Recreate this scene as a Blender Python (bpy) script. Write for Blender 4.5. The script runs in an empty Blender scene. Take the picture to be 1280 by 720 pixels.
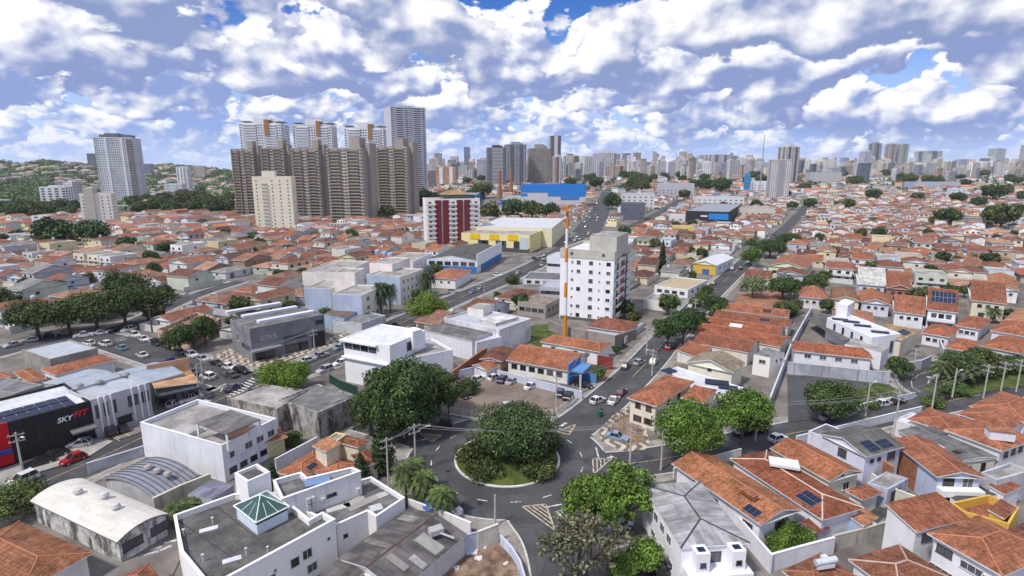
import bpy, bmesh, math, random
from mathutils import Vector, Matrix
R = math.radians
random.seed(7)
S = bpy.context.scene
COL = S.collection

# ------------------------------------------------------------------ camera, sky, sun, exposure
EYE = 50.0
FPX = 700.0            # focal length in pixels of a 1280 wide picture
PITCH = R(11.9)
cam = bpy.data.cameras.new('camera'); cam.sensor_width = 36; cam.lens = 36 * FPX / 1280
cam.clip_start = 1; cam.clip_end = 30000
camo = bpy.data.objects.new('camera', cam); COL.objects.link(camo)
camo.location = (0, 0, EYE); camo.rotation_euler = (R(90) - PITCH, 0, 0)
S.camera = camo
S.view_settings.view_transform = 'Standard'; S.view_settings.look = 'None'
S.view_settings.gamma = 1; S.view_settings.use_curve_mapping = False
S.view_settings.exposure = 0.24

SUN_EL, SUN_AZ = R(54), R(-132)       # azimuth from +Y towards +X: the sun stands to the left, slightly behind
sunl = bpy.data.lights.new('sun', 'SUN'); sunl.energy = 3.3; sunl.angle = R(6); sunl.color = (1.0, 0.94, 0.85)
suno = bpy.data.objects.new('sun', sunl); COL.objects.link(suno)
sd = Vector((math.sin(SUN_AZ) * math.cos(SUN_EL), math.cos(SUN_AZ) * math.cos(SUN_EL), math.sin(SUN_EL)))
suno.rotation_euler = sd.to_track_quat('Z', 'Y').to_euler()
suno.location = (-60, -40, 200)

class NT:
    """small helper to write node trees"""
    def __init__(s, tree): s.t = tree; s.n = tree.nodes; s.l = tree.links
    def put(s, sock, v):
        if hasattr(v, 'is_output'): s.l.new(v, sock)
        else: sock.default_value = v
    def math(s, op, a, b=None, c=None, clamp=False):
        n = s.n.new('ShaderNodeMath'); n.operation = op; n.use_clamp = clamp
        for i, v in enumerate((a, b, c)):
            if v is not None: s.put(n.inputs[i], v)
        return n.outputs[0]
    def comb(s, x, y, z):
        n = s.n.new('ShaderNodeCombineXYZ')
        for i, v in enumerate((x, y, z)): s.put(n.inputs[i], v)
        return n.outputs[0]
    def sep(s, v):
        n = s.n.new('ShaderNodeSeparateXYZ'); s.put(n.inputs[0], v); return n.outputs
    def noise(s, vec, scale, detail=4, rough=.5, dist=0, dim='3D'):
        n = s.n.new('ShaderNodeTexNoise'); n.noise_dimensions = dim
        if vec is not None: s.put(n.inputs['Vector'], vec)
        s.put(n.inputs['Scale'], scale); n.inputs['Detail'].default_value = detail
        n.inputs['Roughness'].default_value = rough; n.inputs['Distortion'].default_value = dist
        return n.outputs[0]
    def mix(s, f, a, b, mode='MIX'):
        n = s.n.new('ShaderNodeMix'); n.data_type = 'RGBA'; n.blend_type = mode
        s.put(n.inputs[0], f)
        for sock, v in ((n.inputs[6], a), (n.inputs[7], b)):
            if isinstance(v, tuple) and len(v) == 3: v = v + (1,)
            s.put(sock, v)
        return n.outputs[2]
    def ramp(s, f, lo, hi, a=0.0, b=1.0, smooth=True):
        n = s.n.new('ShaderNodeMapRange'); n.interpolation_type = 'SMOOTHSTEP' if smooth else 'LINEAR'
        s.put(n.inputs[0], f)
        for i, v in ((1, lo), (2, hi), (3, a), (4, b)): s.put(n.inputs[i], v)
        return n.outputs[0]
    def node(s, typ, **kw):
        n = s.n.new(typ)
        for k, v in kw.items(): setattr(n, k, v)
        return n

W = bpy.data.worlds.new('World'); S.world = W; W.use_nodes = True
W.cycles.sampling_method = "MANUAL"; W.cycles.sample_map_resolution = 512
def sky():
    k = NT(W.node_tree); k.n.clear()
    out = k.node('ShaderNodeOutputWorld'); bg = k.node('ShaderNodeBackground'); bg.inputs[1].default_value = 0.105
    nis = k.node('ShaderNodeTexSky', sky_type='NISHITA', sun_disc=False)
    nis.sun_elevation = SUN_EL; nis.sun_rotation = SUN_AZ; nis.air_density = 1.0; nis.dust_density = 0.3; nis.ozone_density = 3.0
    x, y, z = k.sep(k.node('ShaderNodeTexCoord').outputs['Generated'])
    az = k.math('ARCTAN2', x, y)
    col = k.mix(1.0, nis.outputs[0], (0.29, 0.54, 1.02), 'MULTIPLY')
    col = k.mix(k.ramp(z, 0.26, 0.0, 0.0, 0.9), col, (5.2, 6.4, 9.0))
    # heaps of cumulus in banks, the far ones low, small and pale, the near ones high and large
    #      base   height  scale  seed cover  grey                white
    banks = [(-.004, .032, 38, 1.7, .36, (4.2, 5.6, 8.9), (5.8, 6.4, 7.9)),
             (.012, .046, 27, 5.1, .37, (3.5, 4.8, 8.2), (6.7, 7.0, 8.1)),
             (.034, .066, 18.5, 9.4, .38, (2.9, 4.1, 7.5), (7.8, 7.9, 8.4)),
             (.062, .095, 12.6, 3.3, .395, (2.5, 3.6, 6.7), (8.6, 8.6, 8.7)),
             (.102, .135, 9.0, 7.6, .40, (2.3, 3.1, 5.8), (9.1, 9.0, 9.0)),
             (.155, .180, 6.8, 12.2, .415, (2.2, 2.8, 5.2), (9.2, 9.2, 9.2)),
             (.225, .240, 5.2, 15.2, .425, (2.2, 2.8, 4.9), (9.1, 9.0, 9.0))]
    for base, hh, sc, seed, cov, lo, hi in banks:
        wob = k.noise(k.comb(k.math('MULTIPLY', az, sc * .30), seed, 0), 1.0, 2, .5)
        t = k.math('DIVIDE', k.math('SUBTRACT', z, k.math('MULTIPLY_ADD', wob, hh * 1.1, base - hh * .55)), hh)
        def dens(dx, dz, det):
            v = k.comb(k.math('MULTIPLY_ADD', az, sc, seed * 3 + dx), k.math('MULTIPLY_ADD', z, sc * 1.55, dz), seed)
            vo = k.node('ShaderNodeTexVoronoi', feature='F1'); k.l.new(v, vo.inputs['Vector']); vo.inputs['Scale'].default_value = 2.3; vo.inputs['Detail'].default_value = 0.0; vo.inputs['Roughness'].default_value = .5
            return k.math('ADD', k.noise(v, 1.0, det, .55, .15), k.math('MULTIPLY', k.math('SUBTRACT', .70, vo.outputs['Distance']), .125))
        n = dens(0, 0, 6); n2 = dens(-.16, .26, 3)
        up = k.math('POWER', k.math('MAXIMUM', t, 0.0), 1.4)
        th = k.math('ADD', k.math('MULTIPLY_ADD', up, .20, cov), k.math('MULTIPLY', k.math('MAXIMUM', k.math('MULTIPLY', t, -1.0), 0.0), .55))
        d = k.math('SUBTRACT', n, th)
        a = k.ramp(d, 0.0, .036)
        rel = k.math('MULTIPLY', k.math('SUBTRACT', n, n2), 3.4)            # side turned to the sun or away from it
        fv = k.comb(k.math('MULTIPLY_ADD', az, sc * 2.6, seed), k.math('MULTIPLY', z, sc * 3.4), seed * 2); fo = k.comb(k.math('MULTIPLY_ADD', az, sc * 2.6, seed - .16), k.math('MULTIPLY_ADD', z, sc * 3.4, .26), seed * 2)
        fine = k.math('MULTIPLY', k.math('SUBTRACT', k.noise(fv, 1.0, 3, .6), k.noise(fo, 1.0, 2, .6)), 1.0)
        lit = k.math('ADD', k.math('ADD', k.math('MULTIPLY_ADD', t, .85, .30), rel), fine)
        lit = k.math('SUBTRACT', lit, k.ramp(d, .08, .34, 0, .16))
        c = k.mix(k.ramp(lit, .04, .88), lo, hi)
        col = k.mix(a, col, c)
    col = k.mix(k.ramp(z, .34, .55, 0, .7), col, (6.6, 6.9, 8.0))
    col = k.mix(k.ramp(z, 0.07, 0.0, 0.0, 0.50), col, (6.3, 7.3, 9.8))
    col = k.mix(k.ramp(z, -0.02, 0.0), (2.6, 2.6, 2.7), col)
    k.l.new(col, bg.inputs[0]); k.l.new(bg.outputs[0], out.inputs[0])
sky()

# ------------------------------------------------------------------ terrain and picture geometry
def sst(t):
    t = min(1, max(0, t)); return t * t * (3 - 2 * t)
def hz(x, y):
    d = y
    h = 24 * sst((d - 400) / 1500)
    if y > 700:
        a = x / y
        k = sst((-.36 - a) / .22)                       # left of the tower group the land falls into a wooded valley
        h -= k * 20 * sst((d - 640) / 350)
        r = k * sst((d - 1150) / 1500)
        h += r * (60 + 6 * math.sin(a * 31 + 1.0) + 4 * math.sin(a * 83) + 24 * sst((-.62 - a) / .3))
    return h
FW = Vector((0, math.cos(PITCH), -math.sin(PITCH))); UP = Vector((0, math.sin(PITCH), math.cos(PITCH)))
def ray(px, py): return FW + Vector(((px - 640) / FPX, 0, 0)) + UP * ((360 - py) / FPX)
def at(px, py, z=None):
    """the place a point of the photograph lies at: on the ground, or at height z over flat ground"""
    r = ray(px, py)
    if z is not None:
        t = (z - EYE) / r.z; return Vector((r.x * t, r.y * t, z))
    if r.z < 0:
        t = -EYE / r.z
        if r.y * t < 400: return Vector((r.x * t, r.y * t, 0))
    t = 100.0
    while t < 9000:
        p = r * t
        if EYE + p.z <= hz(p.x, p.y): break
        t *= 1.006
    p = r * t; return Vector((p.x, p.y, hz(p.x, p.y)))
def pix(p):
    d = Vector(p) - Vector((0, 0, EYE)); w = d.dot(FW)
    if w < 1: return (-9999, -9999)
    return (640 + d.x / w * FPX, 360 - d.dot(UP) / w * FPX)
def mpp(p):   # metres per picture pixel at p
    return (Vector(p) - Vector((0, 0, EYE))).dot(FW) / FPX

# ------------------------------------------------------------------ materials
M = {}
def mat(name):
    m = bpy.data.materials.new(name); m.use_nodes = True; M[name] = m
    k = NT(m.node_tree); b = k.n['Principled BSDF']
    return k, b
def oc(k): return k.node('ShaderNodeTexCoord').outputs['Object']
def gpos(k): return k.node('ShaderNodeNewGeometry').outputs['Position']
def ocol(k): return k.node('ShaderNodeObjectInfo').outputs['Color']
def ornd(k): return k.node('ShaderNodeObjectInfo').outputs['Random']
def uvn(k): return k.node('ShaderNodeUVMap').outputs[0]
def bump(k, b, h, s, d=.05):
    n = k.node('ShaderNodeBump'); n.inputs['Strength'].default_value = s; n.inputs['Distance'].default_value = d
    k.l.new(h, n.inputs['Height']); k.l.new(n.outputs[0], b.inputs['Normal'])
def fin(k, b, col, rough=.8, metal=0, spec=.3):
    k.put(b.inputs['Base Color'], col if not (isinstance(col, tuple) and len(col) == 3) else col + (1,))
    k.put(b.inputs['Roughness'], rough); b.inputs['Metallic'].default_value = metal
    b.inputs['Specular IOR Level'].default_value = spec
def scalev(k, v, x, y, z):
    n = k.node('ShaderNodeVectorMath', operation='MULTIPLY'); k.put(n.inputs[0], v); n.inputs[1].default_value = (x, y, z); return n.outputs[0]
def grey(k, f):
    return k.comb(f, f, f)
def mul(k, c, f): return k.mix(1.0, c, grey(k, f), 'MULTIPLY')

def mk_paint(name, dirt=1.0, flat=None, stain=(.16, .15, .14)):
    k, b = mat(name); p = gpos(k)
    c = ocol(k) if flat is None else flat
    big = k.ramp(k.noise(p, .22, 5, .6), .3, .75, 1.0, 1 - .20 * dirt)
    streak = k.ramp(k.noise(scalev(k, p, 1.1, 1.1, .10), 1.0, 5, .65), .52, .80, 0.0, .42 * dirt)
    c = mul(k, k.mix(0.0, c, c), big)
    c = k.mix(streak, c, stain)
    fin(k, b, c, .75)
    bump(k, b, k.noise(p, 6, 3), .12, .03)
def mk_ruin():
    k, b = mat('ruin'); p = gpos(k)
    n1 = k.noise(scalev(k, p, .55, .55, .16), 1.0, 8, .72); n2 = k.noise(p, .9, 6, .7)
    c = mul(k, ocol(k), k.ramp(n2, .3, .7, .7, 1.5)); c = k.mix(k.ramp(n1, .46, .60, 0, .88), c, (.035, .034, .032)); c = k.mix(k.ramp(k.noise(p, .35, 6, .7), .56, .66, 0, .7), c, (.52, .51, .49))
    fin(k, b, c, .9); bump(k, b, n2, .4, .06)
mk_ruin()
mk_paint('paint'); mk_paint('clean', .45); mk_paint('grimy', 2.1, None, (.05, .048, .045))

def mk_tile(name):
    k, b = mat(name); u = uvn(k); p = gpos(k); ux, uy, _ = k.sep(u)
    c = ocol(k)
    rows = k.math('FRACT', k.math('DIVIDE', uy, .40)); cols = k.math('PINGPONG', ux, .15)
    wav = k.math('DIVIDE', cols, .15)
    tile = k.node('ShaderNodeTexWhiteNoise', noise_dimensions='2D')
    k.l.new(k.comb(k.math('FLOOR', k.math('DIVIDE', ux, .30)), k.math('FLOOR', k.math('DIVIDE', uy, .40)), 0), tile.inputs[0])
    c = mul(k, k.mix(.90, (.12, .085, .065), c), 1.02)
    per = k.ramp(tile.outputs[0], 0, 1, .66, 1.22, False)
    big = k.ramp(k.noise(p, .30, 6, .65), .30, .72, .66, 1.16)
    stre = k.ramp(k.noise(scalev(k, u, 1.6, .16, 1), 1.0, 5, .6), .35, .75, 1.08, .70)
    c = mul(k, c, k.math('MULTIPLY', k.math('MULTIPLY', per, big), stre))
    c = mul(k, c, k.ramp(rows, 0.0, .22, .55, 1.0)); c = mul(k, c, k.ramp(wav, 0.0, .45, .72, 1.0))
    moss = k.ramp(k.noise(p, .9, 6, .7), .58, .80, 0, .55)
    c = k.mix(moss, c, (.085, .062, .048))
    pale = k.ramp(k.noise(p, .8, 5, .7), .60, .78, 0, .30)
    c = k.mix(pale, c, (.40, .26, .19))
    fin(k, b, c, .85, 0, .2)
    bump(k, b, k.math('ADD', wav, rows), .55, .06)
mk_tile('tile')

def mk_fibro(name, a, bb, pitch, dark=.6, gloss=.7, metal=0, var=.25):
    k, b = mat(name); u = uvn(k); p = gpos(k); ux, uy, _ = k.sep(u)
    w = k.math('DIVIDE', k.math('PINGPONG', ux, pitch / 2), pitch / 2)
    sheet = k.node('ShaderNodeTexWhiteNoise', noise_dimensions='2D')
    k.l.new(k.comb(k.math('FLOOR', k.math('DIVIDE', ux, 1.1)), k.math('FLOOR', k.math('DIVIDE', uy, 2.3)), 0), sheet.inputs[0])
    n1 = k.noise(p, .35, 6, .65); n2 = k.noise(scalev(k, u, 1.5, .22, 1), 1, 6, .65)
    f = k.ramp(k.math('ADD', k.math('MULTIPLY', n1, .5), k.math('MULTIPLY', n2, .5)), .34, .66)
    c = k.mix(f, mul(k, ocol(k), a), mul(k, ocol(k), bb))
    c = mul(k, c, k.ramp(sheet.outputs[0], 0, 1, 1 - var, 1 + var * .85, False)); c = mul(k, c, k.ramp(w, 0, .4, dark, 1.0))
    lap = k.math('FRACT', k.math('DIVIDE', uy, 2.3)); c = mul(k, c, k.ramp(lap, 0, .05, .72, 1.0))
    fin(k, b, c, gloss, metal, .3); bump(k, b, w, .45, .06)
mk_fibro('fibro', .50, 1.25, .18, .74); mk_fibro('metal_roof', .82, 1.08, .30, .86, .5, 0, .06)

def mk_noise(name, c1, c2, s=.5, det=6, rough=.9, s2=9, bmp=.2, sp=.2):
    k, b = mat(name); p = gpos(k)
    f = k.ramp(k.noise(p, s, det, .65), .32, .68)
    c = k.mix(f, c1, c2)
    c = mul(k, c, k.ramp(k.noise(p, s2, 4, .6), .3, .7, .82, 1.14)); fin(k, b, c, rough, 0, sp)
    if bmp: bump(k, b, k.noise(p, s2, 4, .6), bmp, .04)
mk_noise('concrete', (.26, .245, .235), (.40, .375, .355), .30); mk_noise('pavement', (.20, .185, .172), (.34, .315, .29), .45)
mk_noise('yard', (.105, .094, .088), (.235, .215, .20), .10); mk_noise('kerb', (.42, .42, .41), (.60, .60, .58), 1.2)
mk_noise('gravel', (.150, .118, .098), (.235, .19, .16), .16, 6, .95, 5)
mk_noise('dirt', (.11, .068, .045), (.30, .215, .16), .55, 7, .95, 4, .5); mk_noise('red_soil', (.22, .095, .055), (.36, .20, .13), .3)
mk_noise('grass', (.030, .058, .012), (.105, .125, .035), .35, 7, .95, 6, .6); mk_noise('bark', (.07, .055, .042), (.17, .14, .11), 2.0)
mk_noise('brick', (.23, .095, .055), (.36, .17, .10), .9); mk_noise('stone_white', (.52, .52, .52), (.72, .72, .72), .3)
mk_noise('roof_felt', (.070, .066, .067), (.150, .142, .140), .28, 7, .9, 3)
mk_noise('slab_roof', (.20, .19, .185), (.42, .40, .39), .22, 7, .9, 3)

def mk_asphalt():
    k, b = mat('asphalt'); p = gpos(k)
    c = k.mix(k.ramp(k.noise(p, .10, 6, .6), .3, .7), (.050, .051, .057), (.080, .080, .087))
    c = k.mix(k.ramp(k.noise(p, .45, 3, .5), .60, .66, 0, .55), c, (.048, .049, .055))
    c = k.mix(k.ramp(k.noise(p, 1.4, 4, .6), .64, .74, 0, .5), c, (.032, .032, .035))
    c = k.mix(k.ramp(k.noise(scalev(k, p, .22, .22, 1), 1.0, 2, .4), .58, .60, 0, .30), c, (.125, .122, .122))
    crack = k.node('ShaderNodeTexVoronoi', feature='DISTANCE_TO_EDGE'); k.l.new(p, crack.inputs['Vector']); crack.inputs['Scale'].default_value = .12
    c = k.mix(k.ramp(crack.outputs[0], 0.006, .0, 0, .6), c, (.02, .02, .022))
    c = mul(k, c, k.ramp(k.noise(p, 12, 3), .3, .7, .85, 1.15)); fin(k, b, c, .82, 0, .25)
mk_asphalt()
def mk_wear(name, col, k0=.42, k1=.62):
    k, b = mat(name); p = gpos(k)
    c = k.mix(k.ramp(k.noise(p, 2.2, 5, .7), k0, k1, .08, .75), col, (.075, .075, .08)); fin(k, b, c, .7)
mk_wear('mark_white', (.72, .72, .74)); mk_wear('mark_yellow', (.60, .44, .24)); mk_wear('mark_cream', (.62, .52, .36))
def mk_wavepave():
    k, b = mat('pattern_pavement'); p = gpos(k); x, y, z = k.sep(p)
    w = k.math('SINE', k.math('MULTIPLY', k.math('ADD', x, k.math('MULTIPLY', k.math('SINE', k.math('MULTIPLY', y, 1.9)), .5)), 3.2))
    c = k.mix(k.ramp(w, -.15, .15), (.16, .13, .11), (.50, .44, .36)); c = mul(k, c, k.ramp(k.noise(p, .8, 5), .3, .7, .75, 1.1)); fin(k, b, c, .9)
mk_wavepave()
def mk_solid(name, c, rough=.5, metal=0, spec=.4, coat=0):
    k, b = mat(name); c = ocol(k) if c is None else c
    c2 = mul(k, c, k.ramp(k.noise(gpos(k), 1.3, 4, .6), .3, .7, .88, 1.08))
    fin(k, b, c2, rough, metal, spec)
    if coat: b.inputs['Coat Weight'].default_value = coat; b.inputs['Coat Roughness'].default_value = .08
mk_solid('car_paint', None, .38, .15, .5, .7); mk_solid('rubber', (.02, .02, .02), .9); mk_solid('chrome', (.6, .6, .62), .3, .8)
mk_solid('car_glass', (.012, .014, .017), .30, 0, .4); mk_solid('lamp_red', (.35, .02, .02), .3); mk_solid('lamp_clear', (.7, .7, .7), .2)
mk_solid('steel', None, .55, .35); mk_solid('plain', None, .65); mk_solid('solar', (.010, .018, .052), .40, 0, .25); mk_solid('green_glass', (.040, .088, .080), .22, 0, .5)
mk_solid('cable', (.20, .20, .21), .7); mk_solid('pole_concrete', (.42, .40, .38), .9)
def mk_glass():
    k, b = mat('window_glass'); r = ornd(k)
    c = k.mix(k.ramp(r, .1, .95), (.012, .014, .017), (.085, .092, .105)); fin(k, b, c, .12, 0, .6)
mk_glass()
def mk_leaf(name, var=.55):
    k, b = mat(name); p = gpos(k)
    isl = k.node('ShaderNodeNewGeometry').outputs['Random Per Island']
    f = k.ramp(isl, 0, 1, 1 - var, 1 + var, False)
    c = mul(k, ocol(k), k.math('MULTIPLY', f, 1.3)); c = mul(k, c, k.ramp(k.noise(p, .38, 4, .65), .32, .68, .50, 1.55))
    c = k.mix(k.ramp(isl, .72, 1.0, 0, .5), c, (.17, .20, .04))
    fin(k, b, c, .62, 0, .25)
mk_leaf('leaf'); mk_leaf('leaf_even', .35)
def mk_vcol():
    k, b = mat('painted_far'); n = k.node('ShaderNodeVertexColor'); n.layer_name = 'Col'
    c = mul(k, n.outputs[0], k.ramp(k.noise(gpos(k), .6, 4, .65), .3, .7, .72, 1.2)); fin(k, b, c, .85)
mk_vcol()
def mk_facade(name, wx, wz, fx, fz, glass=(.05, .06, .075), slab=None, jit=.32):
    """far tower walls: windows set out in bays and storeys along the wall's own metre grid"""
    k, b = mat(name); ux, uy, _ = k.sep(uvn(k)); r = ornd(k)
    cx = k.math('FRACT', k.math('DIVIDE', ux, wx)); cz = k.math('FRACT', k.math('DIVIDE', uy, wz))
    inx = k.math('MULTIPLY', k.math('GREATER_THAN', cx, .5 - fx / 2), k.math('LESS_THAN', cx, .5 + fx / 2))
    inz = k.math('MULTIPLY', k.math('GREATER_THAN', cz, .42 - fz / 2), k.math('LESS_THAN', cz, .42 + fz / 2))
    wn = k.node('ShaderNodeTexWhiteNoise', noise_dimensions='3D')
    k.l.new(k.comb(k.math('FLOOR', k.math('DIVIDE', ux, wx)), k.math('FLOOR', k.math('DIVIDE', uy, wz)), r), wn.inputs[0])
    col = ocol(k)
    bay = k.node('ShaderNodeTexWhiteNoise', noise_dimensions='2D'); k.l.new(k.comb(k.math('FLOOR', k.math('DIVIDE', ux, wx * 2)), r, 0), bay.inputs[0])
    wall = mul(k, col, k.ramp(bay.outputs[0], 0, 1, .80, 1.06, False))
    if slab: wall = k.mix(k.math('GREATER_THAN', cz, .88), wall, slab)
    g = k.mix(k.ramp(wn.outputs[0], .2, 1.0, 0, jit), glass, (.30, .31, .33))
    c = k.mix(k.math('MULTIPLY', inx, inz), wall, g)
    c = mul(k, c, k.ramp(k.noise(gpos(k), .06, 4, .6), .3, .7, .88, 1.08)); fin(k, b, c, .6)
mk_facade('facade_grid', 3.0, 3.0, .60, .50, (.035, .042, .055)); mk_facade('facade_wide', 3.6, 3.0, .82, .50, (.06, .065, .08), (.55, .55, .56))
mk_facade('facade_strip', 7.0, 3.0, .50, .60, (.045, .05, .06))

# ------------------------------------------------------------------ mesh building
class MB:
    def __init__(s): s.v = []; s.f = []; s.m = []; s.uv = []; s.mats = []; s.col = None
    def mi(s, m):
        if m not in s.mats: s.mats.append(m)
        return s.mats.index(m)
    def poly(s, pts, m, uv=None):
        i = len(s.v); s.v += [tuple(p) for p in pts]; s.f.append(tuple(range(i, i + len(pts)))); s.m.append(s.mi(m))
        if uv is None:
            P = [Vector(p) for p in pts]; e = P[1] - P[0]
            if e.length < 1e-6: e = Vector((1, 0, 0))
            e.normalize(); nn = Vector((0, 0, 0))
            for a in range(1, len(P) - 1): nn += (P[a] - P[0]).cross(P[a + 1] - P[0])
            if nn.length < 1e-9: nn = Vector((0, 0, 1))
            nn.normalize(); g = nn.cross(e); uv = [((p - P[0]).dot(e), (p - P[0]).dot(g)) for p in P]
        s.uv += uv
    def box(s, c, sz, m, rz=0, bottom=False):
        cx, cy, cz = c; x, y, z = sz[0] / 2, sz[1] / 2, sz[2] / 2; ca, sa = math.cos(rz), math.sin(rz)
        def P(a, b, d): return (cx + a * ca - b * sa, cy + a * sa + b * ca, cz + d)
        q = [P(-x, -y, -z), P(x, -y, -z), P(x, y, -z), P(-x, y, -z), P(-x, -y, z), P(x, -y, z), P(x, y, z), P(-x, y, z)]
        for f in ((0, 1, 5, 4), (1, 2, 6, 5), (2, 3, 7, 6), (3, 0, 4, 7), (4, 5, 6, 7)): s.poly([q[i] for i in f], m)
        if bottom: s.poly([q[i] for i in (3, 2, 1, 0)], m)
    def prism(s, poly, z0, z1, m, top=None, bottom=False):
        """walls (and a lid when top names a material) over a ccw outline"""
        n = len(poly)
        for i in range(n):
            a, b = poly[i], poly[(i + 1) % n]
            s.poly([(a[0], a[1], z0), (b[0], b[1], z0), (b[0], b[1], z1), (a[0], a[1], z1)], m)
        if top: s.poly([(p[0], p[1], z1) for p in poly], top)
        if bottom: s.poly([(p[0], p[1], z0) for p in reversed(poly)], m)
    def tube(s, path, rad, m, n=6, cap=True):
        P = [Vector(p) for p in path]; rr = rad if isinstance(rad, (list, tuple)) else [rad] * len(P); rings = []
        for i, p in enumerate(P):
            d = (P[min(i + 1, len(P) - 1)] - P[max(i - 1, 0)])
            if d.length < 1e-9: d = Vector((0, 0, 1))
            d.normalize(); a = d.cross(Vector((0, 0, 1)) if abs(d.z) < .9 else Vector((1, 0, 0))).normalized(); b = d.cross(a)
            i0 = len(s.v); rings.append(i0)
            for j in range(n):
                t = 2 * math.pi * j / n; s.v.append(tuple(p + (a * math.cos(t) + b * math.sin(t)) * rr[i]))
        mi = s.mi(m)
        for i in range(len(P) - 1):
            for j in range(n):
                s.f.append((rings[i] + j, rings[i + 1] + j, rings[i + 1] + (j + 1) % n, rings[i] + (j + 1) % n)); s.m.append(mi); s.uv += [(0, 0)] * 4
        if cap:
            for r0 in (rings[0], rings[-1]): s.f.append(tuple(r0 + j for j in range(n))); s.m.append(mi); s.uv += [(0, 0)] * n
    def lathe(s, c, prof, m, n=12):
        for i in range(len(prof) - 1):
            (r0, z0), (r1, z1) = prof[i], prof[i + 1]
            for j in range(n):
                a, b = 2 * math.pi * j / n, 2 * math.pi * (j + 1) / n
                q = [(c[0] + r * math.cos(t), c[1] + r * math.sin(t), c[2] + z) for r, z, t in ((r0, z0, a), (r0, z0, b), (r1, z1, b), (r1, z1, a))]
                if r1 < 1e-6: q = q[:3]
                elif r0 < 1e-6: q = [q[0], q[2], q[3]]
                s.poly(q, m)
    def mesh(s, name, org=(0, 0, 0), smooth=False):
        me = bpy.data.meshes.new(name); ox, oy, oz = org
        me.from_pydata([(x - ox, y - oy, z - oz) for x, y, z in s.v], [], s.f)
        for m in s.mats: me.materials.append(M[m])
        me.polygons.foreach_set('material_index', s.m)
        u = me.uv_layers.new(name='UVMap'); flat = []
        for a in s.uv: flat += a
        u.data.foreach_set('uv', flat)
        if s.col:
            c = me.color_attributes.new('Col', 'FLOAT_COLOR', 'CORNER'); flat = []
            for f, cc in zip(s.f, s.col): flat += (list(cc) + [1]) * len(f)
            c.data.foreach_set('color', flat)
        if smooth: me.polygons.foreach_set('use_smooth', [True] * len(me.polygons))
        return me
    def build(s, name, parent=None, color=None, org=None, smooth=False):
        if org is None: org = parent.location if parent is not None else (0, 0, 0)
        return link(name, s.mesh(name, org, smooth), parent, color)
def link(name, me, parent=None, color=None, loc=None, rz=0):
    o = bpy.data.objects.new(name, me); COL.objects.link(o)
    if parent is not None: o.parent = parent
    if color is not None: o.color = (color[0], color[1], color[2], 1)
    if loc is not None: o.location = loc
    if rz: o.rotation_euler = (0, 0, rz)
    return o
def tag(o, label, cat, group=None):
    o['label'] = label; o['category'] = cat
    if group: o['group'] = group
    return o
def thing(name, label, cat, loc=(0, 0, 0), rz=0, group=None):
    o = bpy.data.objects.new(name, None); COL.objects.link(o); o.empty_display_size = .5
    o.location = loc; o.rotation_euler = (0, 0, rz)
    return tag(o, label, cat, group)
def struct(o): o['kind'] = 'structure'; return o
def copy_thing(root, loc, rz=0, scale=None, colors=None):
    """a copy of a thing and of every part and sub-part; colors = {part name: colour}"""
    def cp(o, par):
        c = o.copy(); COL.objects.link(c)
        if par is not None: c.parent = par
        base = o.name.split('.')[0]
        if colors and base in colors: c.color = tuple(colors[base]) + (1,)
        for ch in KIDS.get(o.name, ()): cp(ch, c)
        return c
    r = cp(root, None); r.location = loc; r.rotation_euler = (0, 0, rz)
    if scale: r.scale = (scale, scale, scale) if not isinstance(scale, tuple) else scale
    return r
KIDS = {}
def index_kids(root):
    def go(o):
        KIDS[o.name] = [c for c in bpy.data.objects if c.parent == o]
        for c in KIDS[o.name]: go(c)
    go(root)

# ------------------------------------------------------------------ outlines
def area(p): return sum(p[i][0] * p[(i + 1) % len(p)][1] - p[(i + 1) % len(p)][0] * p[i][1] for i in range(len(p))) / 2
def inset(poly, d):
    """ccw outline moved inwards by d"""
    n = len(poly); out = []
    for i in range(n):
        a, b, c = [Vector((q[0], q[1])) for q in (poly[i - 1], poly[i], poly[(i + 1) % n])]
        e1 = (b - a).normalized(); e2 = (c - b).normalized(); n1 = Vector((-e1.y, e1.x)); n2 = Vector((-e2.y, e2.x))
        k = 1 + n1.dot(n2); v = (n1 + n2) / max(k, .25) * d; out.append((b.x + v.x, b.y + v.y))
    return out
def inside(p, poly):
    r = False; n = len(poly); x, y = p[0], p[1]
    for i in range(n):
        x0, y0 = poly[i][0], poly[i][1]; x1, y1 = poly[i - 1][0], poly[i - 1][1]
        if (y0 > y) != (y1 > y) and x < (x1 - x0) * (y - y0) / (y1 - y0) + x0: r = not r
    return r
def segdist(p, a, b):
    ax, ay = a[0], a[1]; dx, dy = b[0] - ax, b[1] - ay; l = dx * dx + dy * dy
    t = 0 if l == 0 else max(0, min(1, ((p[0] - ax) * dx + (p[1] - ay) * dy) / l))
    return math.hypot(p[0] - ax - t * dx, p[1] - ay - t * dy)
def rect3(A, B, C):
    """rectangle from three corners seen in the photograph (B is the shared one): keeps AB, squares BC"""
    a, b, c = [Vector((q[0], q[1])) for q in (A, B, C)]
    u = (b - a); v = c - b
    if v.length > u.length:
        vn = v.normalized(); un = Vector((-vn.y, vn.x)); un = un if un.dot(u) > 0 else -un; a = b - un * abs(u.dot(un))
    else:
        un = u.normalized(); vn = Vector((-un.y, un.x)); vn = vn if vn.dot(v) > 0 else -vn; c = b + vn * abs(v.dot(vn))
    d = a + (c - b); P = [tuple(q) for q in (a, b, c, d)]
    return P
RESERVED = []      # outlines already built on
def reserve(poly, m=1.0):
    p = list(poly)
    if area(p) < 0: p.reverse()
    p = inset(p, -m); xs = [q[0] for q in p]; ys = [q[1] for q in p]
    RESERVED.append((min(xs), max(xs), min(ys), max(ys), p))
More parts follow.
